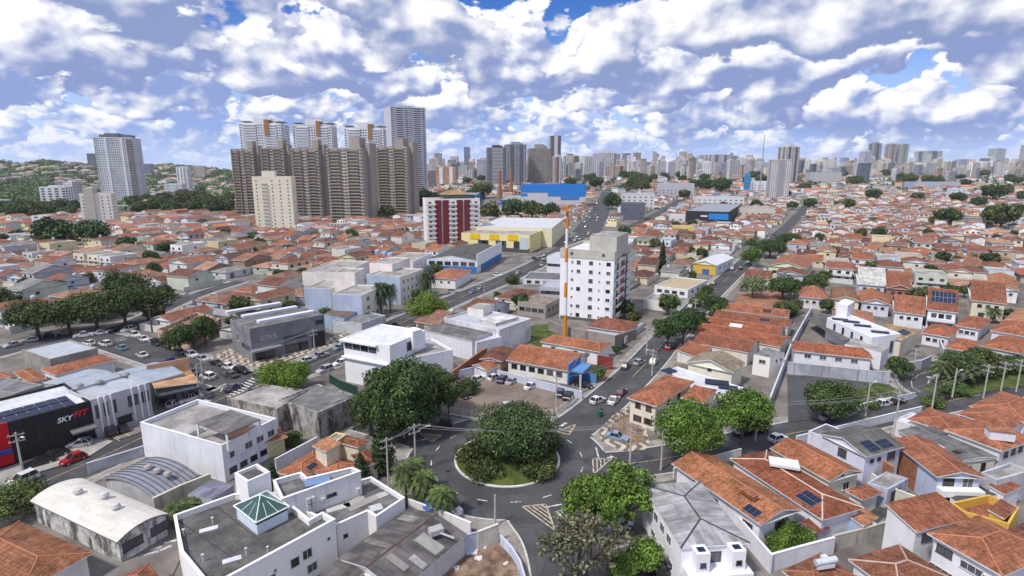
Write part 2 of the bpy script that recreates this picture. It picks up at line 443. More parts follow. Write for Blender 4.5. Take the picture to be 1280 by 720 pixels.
def taken(p):
    for x0, x1, y0, y1, q in RESERVED:
        if x0 <= p[0] <= x1 and y0 <= p[1] <= y1 and inside(p, q): return True
    return False

# ------------------------------------------------------------------ the ground, streets and paths
def build_ground():
    ys = [-60, 0, 60, 120, 180, 240, 300, 360]; y = 400
    while y < 2600: ys.append(y); y += 22 if y < 1400 else 45
    while y < 6000: ys.append(y); y += 180
    N = 150; v = []; f = []
    for yy in ys:
        w = 300 + max(yy, 0) * 1.05
        for i in range(N + 1):
            x = -w + 2 * w * i / N; v.append((x, yy, hz(x, yy)))
    for j in range(len(ys) - 1):
        for i in range(N):
            a = j * (N + 1) + i; f.append((a, a + 1, a + N + 2, a + N + 1))
    me = bpy.data.meshes.new('ground'); me.from_pydata(v, [], f); me.materials.append(M['yard']); me.materials.append(M['grass'])
    mi = []
    for q in f:
        c = sum(v[i][0] for i in q) / 4, sum(v[i][1] for i in q) / 4
        mi.append(1 if c[1] > 780 and c[0] / c[1] < -.40 else 0)
    me.polygons.foreach_set('material_index', mi); me.polygons.foreach_set('use_smooth', [True] * len(f))
    struct(link('ground', me))
build_ground()

C0 = at(634, 574)                       # centre of the roundabout
RI, RO = 9.3, 17.6                      # island and outer kerb radii
def P(l): return [tuple(at(x, y))[:2] for x, y in l]
# centre lines as they run in the photograph, half widths in metres
ROADS = {
 'avenue': (P([(-80, 662), (50, 605), (150, 562), (240, 515), (320, 480), (405, 453), (495, 406), (582, 369), (640, 346), (690, 321), (732, 291)]), 5.6),
 'avenue_far': (P([(732, 291), (752, 262), (760, 240)]), 11.0),
 'cross': (P([(-60, 455), (60, 424), (118, 420), (200, 446), (300, 476)]), 5.6),
 'cross_back': (P([(118, 420), (168, 404), (235, 372), (300, 352)]), 3.6),
 'hill_street': ([(C0.x, C0.y)] + P([(712, 540), (760, 500), (806, 457), (834, 423), (903, 352), (988, 281), (1016, 248)]), 4.6),
 'right_street': ([(C0.x, C0.y)] + P([(740, 582), (790, 581), (870, 567), (950, 550), (1040, 533), (1120, 515), (1240, 491), (1330, 470)]), 4.3),
 'down_street': ([(C0.x, C0.y)] + P([(668, 640), (694, 668), (712, 720), (722, 800)]), 4.6),
 'left_street': ([(C0.x, C0.y)] + P([(535, 549), (495, 537), (455, 527)]), 4.2),
 'loop_street': (P([(1190, 502), (1150, 490), (1137, 476), (1150, 463), (1200, 452)]), 3.0),
 'far_cross': (P([(735, 322), (775, 291), (822, 268), (850, 250)]), 5.0),
 'mid_cross': (P([(640, 420), (700, 402), (820, 372), (905, 352), (1010, 362)]), 0.01),
 'left_lane': (P([(-30, 372), (60, 368), (150, 360), (230, 372)]), 3.0),
}
del ROADS['mid_cross']
SEGS = []
for nme, (pts, hw) in ROADS.items():
    for a, b in zip(pts[:-1], pts[1:]): SEGS.append((a, b, hw, nme))
def road_clear(p, skip=None):
    """metres from p to the nearest street edge"""
    d = math.hypot(p[0] - C0.x, p[1] - C0.y) - RO
    for a, b, hw, n in SEGS:
        if n != skip: d = min(d, segdist(p, a, b) - hw)
    return d
def resample(pts, step):
    out = []
    for a, b in zip(pts[:-1], pts[1:]):
        L = math.hypot(b[0] - a[0], b[1] - a[1]); n = max(1, int(round(L / step)))
        for i in range(n): out.append((a[0] + (b[0] - a[0]) * i / n, a[1] + (b[1] - a[1]) * i / n))
    out.append(tuple(pts[-1])); return out
def smooth(pts, it=2):
    for _ in range(it):
        o = [pts[0]]
        for a, b in zip(pts[:-1], pts[1:]):
            o += [(a[0] * .75 + b[0] * .25, a[1] * .75 + b[1] * .25), (a[0] * .25 + b[0] * .75, a[1] * .25 + b[1] * .75)]
        pts = o + [pts[-1]]
    return pts
def side(pts, i, d):
    a = pts[max(i - 1, 0)]; b = pts[min(i + 1, len(pts) - 1)]; dx, dy = b[0] - a[0], b[1] - a[1]; l = math.hypot(dx, dy) or 1
    return (pts[i][0] - dy / l * d, pts[i][1] + dx / l * d)
lift = 0
for nme, (pts, hw) in ROADS.items():
    b = MB(); lift += .005
    c = resample(smooth(pts, 3) if len(pts) > 2 else pts, 4)
    for i in range(len(c) - 1):
        q = []
        for j, d in ((i, -hw), (i + 1, -hw), (i + 1, hw), (i, hw)):
            x, y = side(c, j, d); q.append((x, y, hz(x, y) + .02 + lift + (.25 if y > 420 else 0)))
        b.poly(q, 'asphalt')
    struct(b.build('street'))
    # kerb and pavement on both sides, broken off where another street crosses
    s = MB()
    c = resample(smooth(pts, 3) if len(pts) > 2 else pts, 1.2)
    if pts[0][1] > 330: continue
    for sg in (-1, 1):
        for i in range(len(c) - 1):
            i0, i1 = side(c, i, sg * hw), side(c, i + 1, sg * hw); o0, o1 = side(c, i, sg * (hw + .28)), side(c, i + 1, sg * (hw + .28))
            e0, e1 = side(c, i, sg * (hw + 2.3)), side(c, i + 1, sg * (hw + 2.3))
            if i0[1] > 330 or road_clear(e0, nme) < -.3 or road_clear(e1, nme) < -.3 or road_clear(i0, nme) < .1: continue
            t = .13
            def Z(p, z): return (p[0], p[1], z)
            fl = (lambda q: q if sg < 0 else q[::-1])
            s.poly(fl([Z(i1, 0), Z(i0, 0), Z(i0, t), Z(i1, t)]), 'kerb'); s.poly(fl([Z(i0, t), Z(o0, t), Z(o1, t), Z(i1, t)][::-1]), 'kerb')
            s.poly(fl([Z(o0, t), Z(e0, t), Z(e1, t), Z(o1, t)][::-1]), 'pavement'); s.poly(fl([Z(e0, 0), Z(e1, 0), Z(e1, t), Z(e0, t)][::-1]), 'pavement')
    if s.f: struct(s.build('pavement'))

def circ(r, n=96, a0=0, a1=2 * math.pi): return [(C0.x + r * math.cos(a0 + (a1 - a0) * i / n), C0.y + r * math.sin(a0 + (a1 - a0) * i / n)) for i in range(n + 1)]
b = MB(); b.poly([(x, y, .10) for x, y in circ(RO)[:-1]], 'asphalt'); struct(b.build('roundabout_roadway'))
b = MB(); ci = circ(RI)[:-1]; cj = circ(RI - .35)[:-1]
b.prism(ci, .0, .30, 'stone_white')
for i in range(96):
    k = (i + 1) % 96; b.poly([ci[i] + (.30,), ci[k] + (.30,), cj[k] + (.30,), cj[i] + (.30,)], 'stone_white')
struct(b.build('island_kerb'))
b = MB(); rr = [RI - .35, 7, 4.5, 2]; hh = [.28, .75, 1.2, 1.5]
for a in range(3):
    A, B = circ(rr[a], 48), circ(rr[a + 1], 48)
    for i in range(48): b.poly([A[i] + (hh[a],), A[i + 1] + (hh[a],), B[i + 1] + (hh[a + 1],), B[i] + (hh[a + 1],)], 'grass')
b.poly([(x, y, 1.5) for x, y in circ(2, 48)[:-1]], 'grass'); struct(b.build('island_lawn', smooth=True))
# pavement round the outside of the roundabout
s = MB(); ca, cb_, cc = circ(RO, 160), circ(RO + .28, 160), circ(RO + 3.0, 160)
for i in range(160):
    if min(road_clear2 for road_clear2 in [min(segdist(p, a, bb) - hw for a, bb, hw, n in SEGS) for p in (cc[i], cc[i + 1], ca[i])]) < .2: continue
    s.poly([ca[i + 1] + (0,), ca[i] + (0,), ca[i] + (.14,), ca[i + 1] + (.14,)], 'kerb')
    s.poly([ca[i] + (.14,), cb_[i] + (.14,), cb_[i + 1] + (.14,), ca[i + 1] + (.14,)], 'kerb')
    s.poly([cb_[i] + (.14,), cc[i] + (.14,), cc[i + 1] + (.14,), cb_[i + 1] + (.14,)], 'pavement')
struct(s.build('pavement'))

def flat(name, px, m, z, stuff=False, res=True):
    p = [tuple(at(x, y))[:2] for x, y in px]
    if area(p) < 0: p.reverse()
    b = MB(); b.poly([(x, y, z) for x, y in p], m); o = b.build(name); o['kind'] = 'stuff' if stuff else 'structure'
    if res: reserve(p, .5)
    return p
flat('parking_ground', [(540, 498), (566, 472), (600, 462), (694, 482), (726, 493), (692, 521), (620, 522), (556, 519)], 'gravel', .16)
flat('vacant_lot', [(985, 528), (984, 470), (1062, 470), (1098, 478), (1140, 494), (1120, 506), (1030, 524)], 'asphalt', .15)
flat('lot_grass', [(1052, 492), (1098, 479), (1138, 494), (1118, 505), (1060, 515)], 'grass', .17, True)
flat('park_grass', [(1152, 485), (1170, 474), (1330, 462), (1330, 474), (1200, 496), (1170, 497)], 'grass', .15, True)
flat('bare_earth', [(500, 722), (560, 690), (618, 676), (632, 684), (645, 706), (652, 740), (500, 745)], 'dirt', .15)
flat('corner_court', [(752, 553), (748, 540), (766, 520), (800, 500), (812, 556), (806, 563), (780, 566)], 'pattern_pavement', .15)
flat('corner_planting', [(762, 550), (760, 540), (776, 522), (798, 512), (806, 552), (790, 558)], 'dirt', .16)
flat('front_court', [(735, 660), (775, 640), (800, 650), (812, 690), (840, 720), (840, 760), (735, 760)], 'yard', .15)
flat('gym_forecourt', [(0, 607), (0, 588), (116, 548), (142, 552), (110, 572)], 'concrete', .16)
flat('car_park_bays', [(146, 551), (124, 540), (174, 524), (198, 530), (172, 543)], 'yard', .17)
flat('tiled_court', [(150, 700), (165, 668), (205, 650), (235, 680), (215, 722), (60, 735), (55, 712), (110, 690)], 'yard', .15)
flat('patterned_corner', [(262, 448), (330, 462), (392, 440), (436, 425), (430, 416), (398, 428), (330, 448), (285, 436)], 'pattern_pavement', .155, False, False)
flat('overgrown_yard', [(648, 424), (660, 408), (700, 405), (704, 425), (676, 434)], 'grass', .15, True)
flat('sandy_yard', [(915, 384), (925, 366), (978, 364), (985, 385), (950, 392)], 'red_soil', .15, False)
flat('shop_forecourt', [(196, 528), (190, 505), (246, 490), (268, 494), (240, 512)], 'yard', .17)

# painted markings
mk = {m: MB() for m in ('mark_white', 'mark_yellow', 'mark_cream')}
def strip(p, q, w, m='mark_white', z=.125):
    dx, dy = q[0] - p[0], q[1] - p[1]; l = math.hypot(dx, dy) or 1; nx, ny = -dy / l * w / 2, dx / l * w / 2
    mk[m].poly([(p[0] - nx, p[1] - ny, z), (q[0] - nx, q[1] - ny, z), (q[0] + nx, q[1] + ny, z), (p[0] + nx, p[1] + ny, z)], m)
def line(px, w=.18, m='mark_white', z=.125):
    p = P(px)
    for a, b in zip(p[:-1], p[1:]): strip(a, b, w, m, z)
for i in range(16):
    a = 2 * math.pi * (i + .12) / 16; p, q = [(C0.x + 13.3 * math.cos(t), C0.y + 13.3 * math.sin(t)) for t in (a, a + .125)]
    strip(p, q, .2)
def hatch(tri, n=4, m='mark_cream'):
    t = P(tri)
    for a, b in zip(t, t[1:] + t[:1]): strip(a, b, .24, m)
    a, b, c = [Vector(q) for q in t]
    for i in range(1, n + 1):
        f = i / (n + 1); strip(tuple(a.lerp(b, f)), tuple(c.lerp(b, f)), .22, m, .129)
hatch([(696, 540), (720, 531), (711, 544)], 3); hatch([(741, 574), (765, 574), (742, 593)], 4); hatch([(653, 634), (682, 631), (694, 664)], 4); hatch([(524, 542), (552, 545), (540, 553)], 4)
line([(683, 528), (703, 538)], .28); line([(745, 560), (749, 576)], .28); line([(683, 635), (702, 631)], .28); line([(521, 552), (534, 549)], .28)
line([(695, 640), (704, 648)], .5); line([(700, 638), (709, 646)], .5)
line([(758, 575), (766, 571)], .7); line([(700, 534), (708, 529)], .6)
c = [p for p in resample(smooth(ROADS['hill_street'][0], 3), 2)]
for i in range(22, len(c) - 1):
    if c[i][1] < 340 and (i // 7) % 2 == 0: strip(side(c, i, .0), side(c, i + 1, .0), .17, 'mark_yellow')
c = [p for p in resample(smooth(ROADS['right_street'][0], 3), 2)]
for i in range(14, len(c) - 1):
    if (i // 6) % 3 != 2: strip(side(c, i, 0), side(c, i + 1, 0), .17, 'mark_yellow')
c = [p for p in resample(smooth(ROADS['avenue'][0], 3), 2)]
for i in range(len(c) - 1):
    strip(side(c, i, 0), side(c, i + 1, 0), .17, 'mark_yellow')
    if c[i][0] < -60 and c[i][1] < 122: strip(side(c, i, 5.2), side(c, i + 1, 5.2), .16, 'mark_yellow'); strip(side(c, i, -5.2), side(c, i + 1, -5.2), .16, 'mark_yellow')
c = [p for p in resample(smooth(ROADS['cross'][0], 3), 2)]
for i in range(38, len(c) - 6): strip(side(c, i, -.3), side(c, i + 1, -.3), .2, 'mark_yellow')
line([(143, 425), (163, 420)], .35); line([(146, 427), (158, 424)], .5)
for i in range(9):     # zebra crossing
    f = i / 8; strip(tuple(at(284 + 30 * f, 495 - 22 * f))[:2], tuple(at(296 + 26 * f, 498 - 22 * f))[:2], .55)
line([(270, 486), (283, 480)], .4); line([(276, 490), (279, 484)], .3)
line([(1150, 491), (1140, 484), (1139, 476), (1148, 469), (1165, 464)], .2, 'mark_cream')
for i in range(5): line([(150 + i * 9, 549 - i * 5), (135 + i * 9, 541 - i * 5)], .15, 'mark_cream', .176)
for a, b in (((150, 552), (128, 541)), ((163, 546), (143, 536))): line([a, b], .15, 'mark_cream', .178)
for a, b in (((745, 665), (795, 652)), ((760, 690), (815, 672)), ((772, 655), (800, 700)), ((752, 660), (775, 712))): line([a, b], .14, 'mark_white', .156)
for a, b in (((188, 689), (202, 684)), ((198, 690), (215, 683)), ((176, 696), (200, 690)), ((205, 680), (222, 676))): line([a, b], .4, 'mark_white', .156)
for m, b in mk.items(): struct(b.build('road_marking'))

# ------------------------------------------------------------------ builders: parts of buildings
WHITE = (.78, .78, .80); CREAM = (.72, .66, .52); OFFW = (.70, .69, .68); GREY = (.36, .36, .38); BLUEW = (.60, .64, .74)
ORANGE = (.39, .150, .080); RUST = (.29, .105, .064); DARKT = (.20, .078, .052); PALET = (.46, .235, .15); FIB = (.20, .20, .205); FIBD = (.105, .10, .10)
WM = {}
def win_mesh(w, h, style):
    key = (round(w, 1), round(h, 1), style)
    if key in WM: return WM[key]
    w, h = key[0], key[1]; b = MB(); fr = {'brown': .09}.get(style, .07); fm = 'plain'
    d = .07
    b.box((0, -d / 2, h / 2 - fr / 2), (w, d, fr), fm); b.box((0, -d / 2 - .03, -h / 2), (w + .12, d + .08, fr), fm, 0, True)
    for sx in (-1, 1): b.box((sx * (w / 2 - fr / 2), -d / 2, 0), (fr, d, h), fm)
    n = max(1, int(round(w / .8))) if style != 'blind' else 1
    for i in range(1, n): b.box((-w / 2 + w * i / n, -d / 2 + .01, 0), (.05, d - .02, h), fm)
    if style == 'tall': b.box((0, -d / 2 + .01, 0), (w, d - .02, .05), fm)
    b.poly([(-w / 2, -.025, -h / 2), (w / 2, -.025, -h / 2), (w / 2, -.025, h / 2), (-w / 2, -.025, h / 2)], 'window_glass')
    if style == 'brown':
        for sx in (-1, 1): b.box((sx * w * .36, -.06, 0), (w * .26, .05, h * .94), fm)
    WM[key] = b.mesh('window'); return WM[key]
def window(root, A, B, t, zc, w, h, style='plain', col=None):
    dx, dy = B[0] - A[0], B[1] - A[1]
    o = link('window', win_mesh(w, h, style), root, col or ({'brown': (.09, .045, .03), 'dark': (.05, .05, .055)}.get(style, (.62, .62, .64))))
    o.location = Vector((A[0] + dx * t, A[1] + dy * t, zc)) - root.location; o.rotation_euler = (0, 0, math.atan2(dy, dx)); return o
def door(root, A, B, t, w, h, col, name='door', z0=0):
    dx, dy = B[0] - A[0], B[1] - A[1]; key = ('door', round(w, 1), round(h, 1))
    if key not in WM:
        b = MB(); b.box((0, -.03, h / 2), (w, .06, h), 'plain'); b.box((0, -.05, h + .05), (w + .2, .1, .1), 'plain')
        for i in range(1, 4): b.box((0, -.065, h * i / 4), (w * .9, .02, .06), 'plain')
        WM[key] = b.mesh('door')
    o = link(name, WM[key], root, col); o.location = Vector((A[0] + dx * t, A[1] + dy * t, z0)) - root.location; o.rotation_euler = (0, 0, math.atan2(dy, dx)); return o
def roof_faces(P, z, kind, pitch, axis=None, hipf=1.0):
    """list of roof faces (first edge is the eave), ridge lines, ridge height"""
    P = [Vector((p[0], p[1], z)) for p in P]
    a, b = (P[1] - P[0]).length, (P[2] - P[1]).length
    if axis is None: axis = 'a' if a >= b else 'b'
    if axis == 'b': P = P[1:] + P[:1]; a, b = b, a
    s = b / 2; rise = s * pitch; u = (P[1] - P[0]).normalized()
    m0 = (P[3] + P[0]) / 2; m1 = (P[1] + P[2]) / 2; up = Vector((0, 0, rise))
    if kind == 'gable':
        r0, r1 = m0 + up, m1 + up
        return P, [[P[0], P[1], r1, r0], [P[2], P[3], r0, r1]], [(r0, r1)], rise
    if kind == 'shed':
        up = Vector((0, 0, b * pitch)); return P, [[P[0], P[1], P[2] + up, P[3] + up]], [], b * pitch
    k = min(s * hipf, a * .49); r0, r1 = m0 + u * k + up, m1 - u * k + up
    return P, [[P[0], P[1], r1, r0], [P[1], P[2], r1], [P[2], P[3], r0, r1], [P[3], P[0], r0]], [(r0, r1), (P[0], r0), (P[3], r0), (P[1], r1), (P[2], r1)], rise
def pitched(root, P, z, kind, pitch, axis, wall_m, wall_c, roof_m, roof_c, over=.5, cap=True, z0=0, eave_c=(.66, .66, .66), hipf=1.0, caps=None):
    P, F, L, rise = roof_faces(P, z, kind, pitch, axis, hipf)
    b = MB()
    for f in F: b.poly(f, roof_m)
    ro = b.build('roof', root, roof_c)
    if cap and L:
        b = MB()
        for p, q in L: b.tube([p, q], .11, 'plain', 5)
        b.build('ridge_cap', root, caps or tuple(min(1, c * 1.15) for c in roof_c))
    # eaves
    e = MB(); t = .17; g = MB()
    for i in range(4):
        p, q = P[i], P[(i + 1) % 4]
        if kind == 'gable' and i in (1, 3):
            m = (p + q) / 2 + Vector((0, 0, rise))
            for c, d in ((p, m), (m, q)): e.poly([c - Vector((0, 0, t)), d - Vector((0, 0, t)), d, c], 'plain')
        elif kind == 'shed':
            up = Vector((0, 0, rise)); hh = (0, 0, 1, 1); c = p + up * hh[i]; d = q + up * hh[(i + 1) % 4]
            e.poly([c - Vector((0, 0, t)), d - Vector((0, 0, t)), d, c], 'plain')
        else: e.poly([p - Vector((0, 0, t)), q - Vector((0, 0, t)), q, p], 'plain')
    if kind != 'shed': e.poly([p - Vector((0, 0, t * .98)) for p in reversed(P)], 'plain')
    e.build('eave_board', root, eave_c)
    wp = inset([(p.x, p.y) for p in P], over); w = MB(); zz = z + over * pitch - .1
    if kind == 'gable':
        for i in range(4):
            p, q = wp[i], wp[(i + 1) % 4]
            if i in (1, 3): w.poly([(p[0], p[1], z0), (q[0], q[1], z0), (q[0], q[1], zz), ((p[0] + q[0]) / 2, (p[1] + q[1]) / 2, z + rise - .1), (p[0], p[1], zz)], wall_m)
            else: w.poly([(p[0], p[1], z0), (q[0], q[1], z0), (q[0], q[1], zz), (p[0], p[1], zz)], wall_m)
    elif kind == 'shed':
        h = (zz, zz, zz + rise - 2 * over * pitch, zz + rise - 2 * over * pitch)
        for i in range(4):
            p, q = wp[i], wp[(i + 1) % 4]; w.poly([(p[0], p[1], z0), (q[0], q[1], z0), (q[0], q[1], h[(i + 1) % 4]), (p[0], p[1], h[i])], wall_m)
    else: w.prism(wp, z0, z - .02, wall_m)
    w.build('wall', root, wall_c)
    return wp, P, F
def flat_top(root, poly, z, par, wall_m, wall_c, roof_m, roof_c, z0=0, th=.28, cap_c=None):
    w = MB(); inn = inset(poly, th); n = len(poly); top = z + par
    w.prism(poly, z0, top, wall_m)
    if par > 0:
        for i in range(n):
            k = (i + 1) % n
            w.poly([inn[k] + (z,), inn[i] + (z,), inn[i] + (top,), inn[k] + (top,)], wall_m)
            if not cap_c: w.poly([tuple(poly[i]) + (top,), tuple(poly[k]) + (top,), inn[k] + (top,), inn[i] + (top,)], wall_m)
    w.build('wall', root, wall_c)
    if par > 0 and cap_c:
        c = MB(); o2 = inset(poly, -.05); i2 = inset(poly, th + .04)
        for i in range(n):
            k = (i + 1) % n
            c.poly([o2[i] + (top + .05,), o2[k] + (top + .05,), i2[k] + (top + .05,), i2[i] + (top + .05,)], 'clean')
            c.poly([o2[i] + (top - .03,), o2[k] + (top - .03,), o2[k] + (top + .05,), o2[i] + (top + .05,)], 'clean')
            c.poly([i2[k] + (top - .03,), i2[i] + (top - .03,), i2[i] + (top + .05,), i2[k] + (top + .05,)], 'clean')
        c.build('coping', root, cap_c)
    r = MB(); r.poly([p + (z,) for p in inn] if par > 0 else [tuple(p) + (z,) for p in poly], roof_m); r.build('roof', root, roof_c)
def vault(root, P, z, rise, axis, wall_m, wall_c, roof_m, roof_c, over=.3):
    P = [Vector((p[0], p[1], 0)) for p in P]
    if axis == 'b': P = P[1:] + P[:1]
    N = 14; r = MB(); acc = 0; pr = []
    for i in range(N + 1):
        f = i / N; pr.append((f, z + rise * (1 - (2 * f - 1) ** 2)))
    A, B, C, D = P
    for i in range(N):
        (f0, z0), (f1, z1) = pr[i], pr[i + 1]
        q = [D.lerp(A, f0), C.lerp(B, f0), C.lerp(B, f1), D.lerp(A, f1)]; zs = (z0, z0, z1, z1)
        L = (B - A).length; s = math.hypot((A - D).length / N, z1 - z0)
        r.poly([(p.x, p.y, h) for p, h in zip(q, zs)][::-1], roof_m, [(acc + s, 0), (acc + s, L), (acc, L), (acc, 0)]); acc += s
    r.build('roof', root, roof_c)
    e = MB()
    for S_, T_ in ((D, A), (C, B)):
        for i in range(N):
            (f0, z0), (f1, z1) = pr[i], pr[i + 1]; p, q = S_.lerp(T_, f0), S_.lerp(T_, f1)
            e.poly([(p.x, p.y, z0 - .22), (q.x, q.y, z1 - .22), (q.x, q.y, z1 + .01), (p.x, p.y, z0 + .01)], 'plain')
    for S_, T_ in ((A, B), (D, C)): e.poly([(S_.x, S_.y, z - .2), (T_.x, T_.y, z - .2), (T_.x, T_.y, z + .01), (S_.x, S_.y, z + .01)], 'plain')
    e.build('eave_board', root, (.25, .24, .24))
    wp = inset([(p.x, p.y) for p in P], over); w = MB()
    for i in range(4):
        p, q = Vector(wp[i]), Vector(wp[(i + 1) % 4])
        if i in (1, 3):
            top = [(lambda m, h: (m.x, m.y, h))(q.lerp(p, f), h - .2) for f, h in pr]
            w.poly([(p.x, p.y, 0), (q.x, q.y, 0)] + top, wall_m)
        else: w.poly([(p.x, p.y, 0), (q.x, q.y, 0), (q.x, q.y, z), (p.x, p.y, z)], wall_m)
    w.build('wall', root, wall_c)
    return wp
def centre(poly): return sum(p[0] for p in poly) / len(poly), sum(p[1] for p in poly) / len(poly)
def outline(px, z):
    """outline on the map from points of the photograph that lie at height z"""
    q = [tuple(at(x, y, z))[:2] for x, y in px]
    if len(q) == 3: q = rect3(*q)
    if area(q) < 0: q = [q[0]] + q[:0:-1]
    return q
def facing(poly, cam_only=True):
    """edges of a ccw outline sorted by how they face the viewer: index list of visible edges, left to right in the picture"""
    r = []
    for i in range(len(poly)):
        a, b = poly[i], poly[(i + 1) % len(poly)]; nx, ny = b[1] - a[1], a[0] - b[0]
        if nx * -(a[0] + b[0]) / 2 + ny * -(a[1] + b[1]) / 2 > 0: r.append(i)
    def wid(i):
        a, b = poly[i], poly[(i + 1) % len(poly)]; nx, ny = b[1] - a[1], a[0] - b[0]; mx, my = (a[0] + b[0]) / 2, (a[1] + b[1]) / 2
        return -(nx * mx + ny * my) / math.hypot(mx, my)
    if r:
        mx = max(wid(i) for i in r); r = [i for i in r if wid(i) > .18 * mx]
    if not cam_only: return sorted(r, key=wid)[-1:]
    r.sort(key=lambda i: (poly[i][0] + poly[(i + 1) % len(poly)][0]))
    return r
BUILT = []
def bld(name, label, cat, px, z, roof='flat', wall=WHITE, rc=ORANGE, wm='paint', rm=None, pitch=.32, axis=None, over=.5, par=.6, wins=(), doors=(), group=None, z0=0, hipf=1.0, cap=None, poly=None, eave=(.66, .66, .66), rise=1.5, caps=None, margin=.8):
    q = poly or outline(px, z if roof == 'flat' else z)
    if roof == 'flat' and not poly: q = outline(px, z + par)
    root = thing(name, label, cat, centre(q) + (z0,), 0, group)
    if roof == 'flat':
        flat_top(root, q, z, par, wm, wall, rm or 'roof_felt', rc, z0, cap_c=cap); wp = q
    elif roof == 'vault': wp = vault(root, q, z, rise, axis or 'a', wm, wall, rm or 'metal_roof', rc)
    else:
        wp, q2, F = pitched(root, q, z, roof, pitch, axis, wm, wall, rm or 'tile', rc, over, True, z0, eave, hipf, caps); root['_f'] = 0; del root['_f']
        ROOFS[root.name] = F
    reserve(q, margin); vis = facing(wp); WP[root.name] = wp
    for w in wins:      # (k-th visible wall from the left, from, to, count, height of centre, width, height, style)
        k, t0, t1, n, zc, ww, hh = w[:7]; st = w[7] if len(w) > 7 else 'plain'
        if k == 'm': i = facing(wp, False)[0]
        elif k >= len(vis): continue
        else: i = vis[k]
        for j in range(n): window(root, wp[i], wp[(i + 1) % len(wp)], t0 + (t1 - t0) * ((j + .5) / n), zc + z0 * 0, ww, hh, st)
    for d in doors:
        k, t, ww, hh, c = d[:5]
        if k != 'm' and k >= len(vis): continue
        i = facing(wp, False)[0] if k == 'm' else vis[k]; door(root, wp[i], wp[(i + 1) % len(wp)], t, ww, hh, c, d[5] if len(d) > 5 else 'door')
    BUILT.append(root); return root
ROOFS = {}; WP = {}
def on_roof(root, k, u0, u1, v0, v1, name, m, col=None, lift=.10, cells=None, frame=True):
    """a panel lying on the k-th roof slope, between fractions u along the eave and v up the slope"""
    f = ROOFS[root.name][k]; a, b = f[0], f[1]; c = f[2] if len(f) == 3 else (f[2] + f[3]) / 2
    e = b - a; mid = (a + b) / 2; g = c - mid; g = g - e * (g.dot(e) / e.dot(e)); n = e.cross(g).normalized() * lift
    Q = lambda u, v: a + e * u + g * v + n
    mb = MB(); pu, pv = cells or (1, 1)
    mb.poly([Q(u0, v0) - n * .4, Q(u1, v0) - n * .4, Q(u1, v1) - n * .4, Q(u0, v1) - n * .4], 'steel')
    gu = .006 if cells else 0
    for i in range(pu):
        for j in range(pv):
            x0, x1 = u0 + (u1 - u0) * (i + .03) / pu, u0 + (u1 - u0) * (i + .97) / pu; y0, y1 = v0 + (v1 - v0) * (j + .03) / pv, v0 + (v1 - v0) * (j + .97) / pv
            mb.poly([Q(x0, y0), Q(x1, y0), Q(x1, y1), Q(x0, y1)], m)
    return mb.build(name, root, col or (.5, .5, .52))
def solar(root, k, u0, u1, v0, v1, cells): return on_roof(root, k, u0, u1, v0, v1, 'solar_panel', 'solar', None, .14, cells)
def box_part(root, name, px, z, sz, m, col, rz=0):
    """a small part standing with its base at height z at a point of the photograph"""
    p = at(px[0], px[1], z); b = MB(); b.box((p.x, p.y, z + sz[2] / 2), sz, m, rz); return b.build(name, root, col)
def lathe_part(root, name, px, z, prof, m, col, n=14):
    p = at(px[0], px[1], z); b = MB(); b.lathe((p.x, p.y, z), prof, m, n); return b.build(name, root, col, smooth=False)
def wall_run(name, label, pts_px, h, th=.22, m='paint', col=OFFW, group=None, world=None, cat='wall', z=0):
    p = world or [tuple(at(x, y, z))[:2] for x, y in pts_px]
    b = MB()
    for i in range(len(p) - 1):
        a, c = Vector(p[i]), Vector(p[i + 1]); d = (c - a); L = d.length; d.normalize(); rz = math.atan2(d.y, d.x); mid = (a + c) / 2
        b.box((mid.x, mid.y, h / 2 + .001 * i), (L + th * .98, th - .002 * i, h), m, rz); b.box((mid.x, mid.y, h + .05 + .001 * i), (L + th, th + .08 - .002 * i, .1), 'clean', rz, True)
    o = b.build(name, None, col, centre(p) + (0,)); o.location = centre(p) + (0,)
    tag(o, label, cat, group); return o
def text_part(root, s, A, B, t, zc, size, mname, col, name='sign_lettering', off=.06, shear=0, ext=.03):
    c = bpy.data.curves.new(name, 'FONT'); c.body = s; c.size = size; c.extrude = ext; c.align_x = 'CENTER'; c.align_y = 'CENTER'; c.shear = shear; c.offset = size * .018
    o = bpy.data.objects.new(name, c); COL.objects.link(o)
    bpy.context.view_layer.update()
    me = bpy.data.meshes.new_from_object(o); bpy.data.objects.remove(o); me.materials.clear(); me.materials.append(M[mname])
    dx, dy = B[0] - A[0], B[1] - A[1]; L = math.hypot(dx, dy)
    q = link(name, me, root, col); q.location = Vector((A[0] + dx * t + dy / L * off, A[1] + dy * t - dx / L * off, zc)) - root.location
    q.rotation_euler = (R(90), 0, math.atan2(dy, dx)); return q

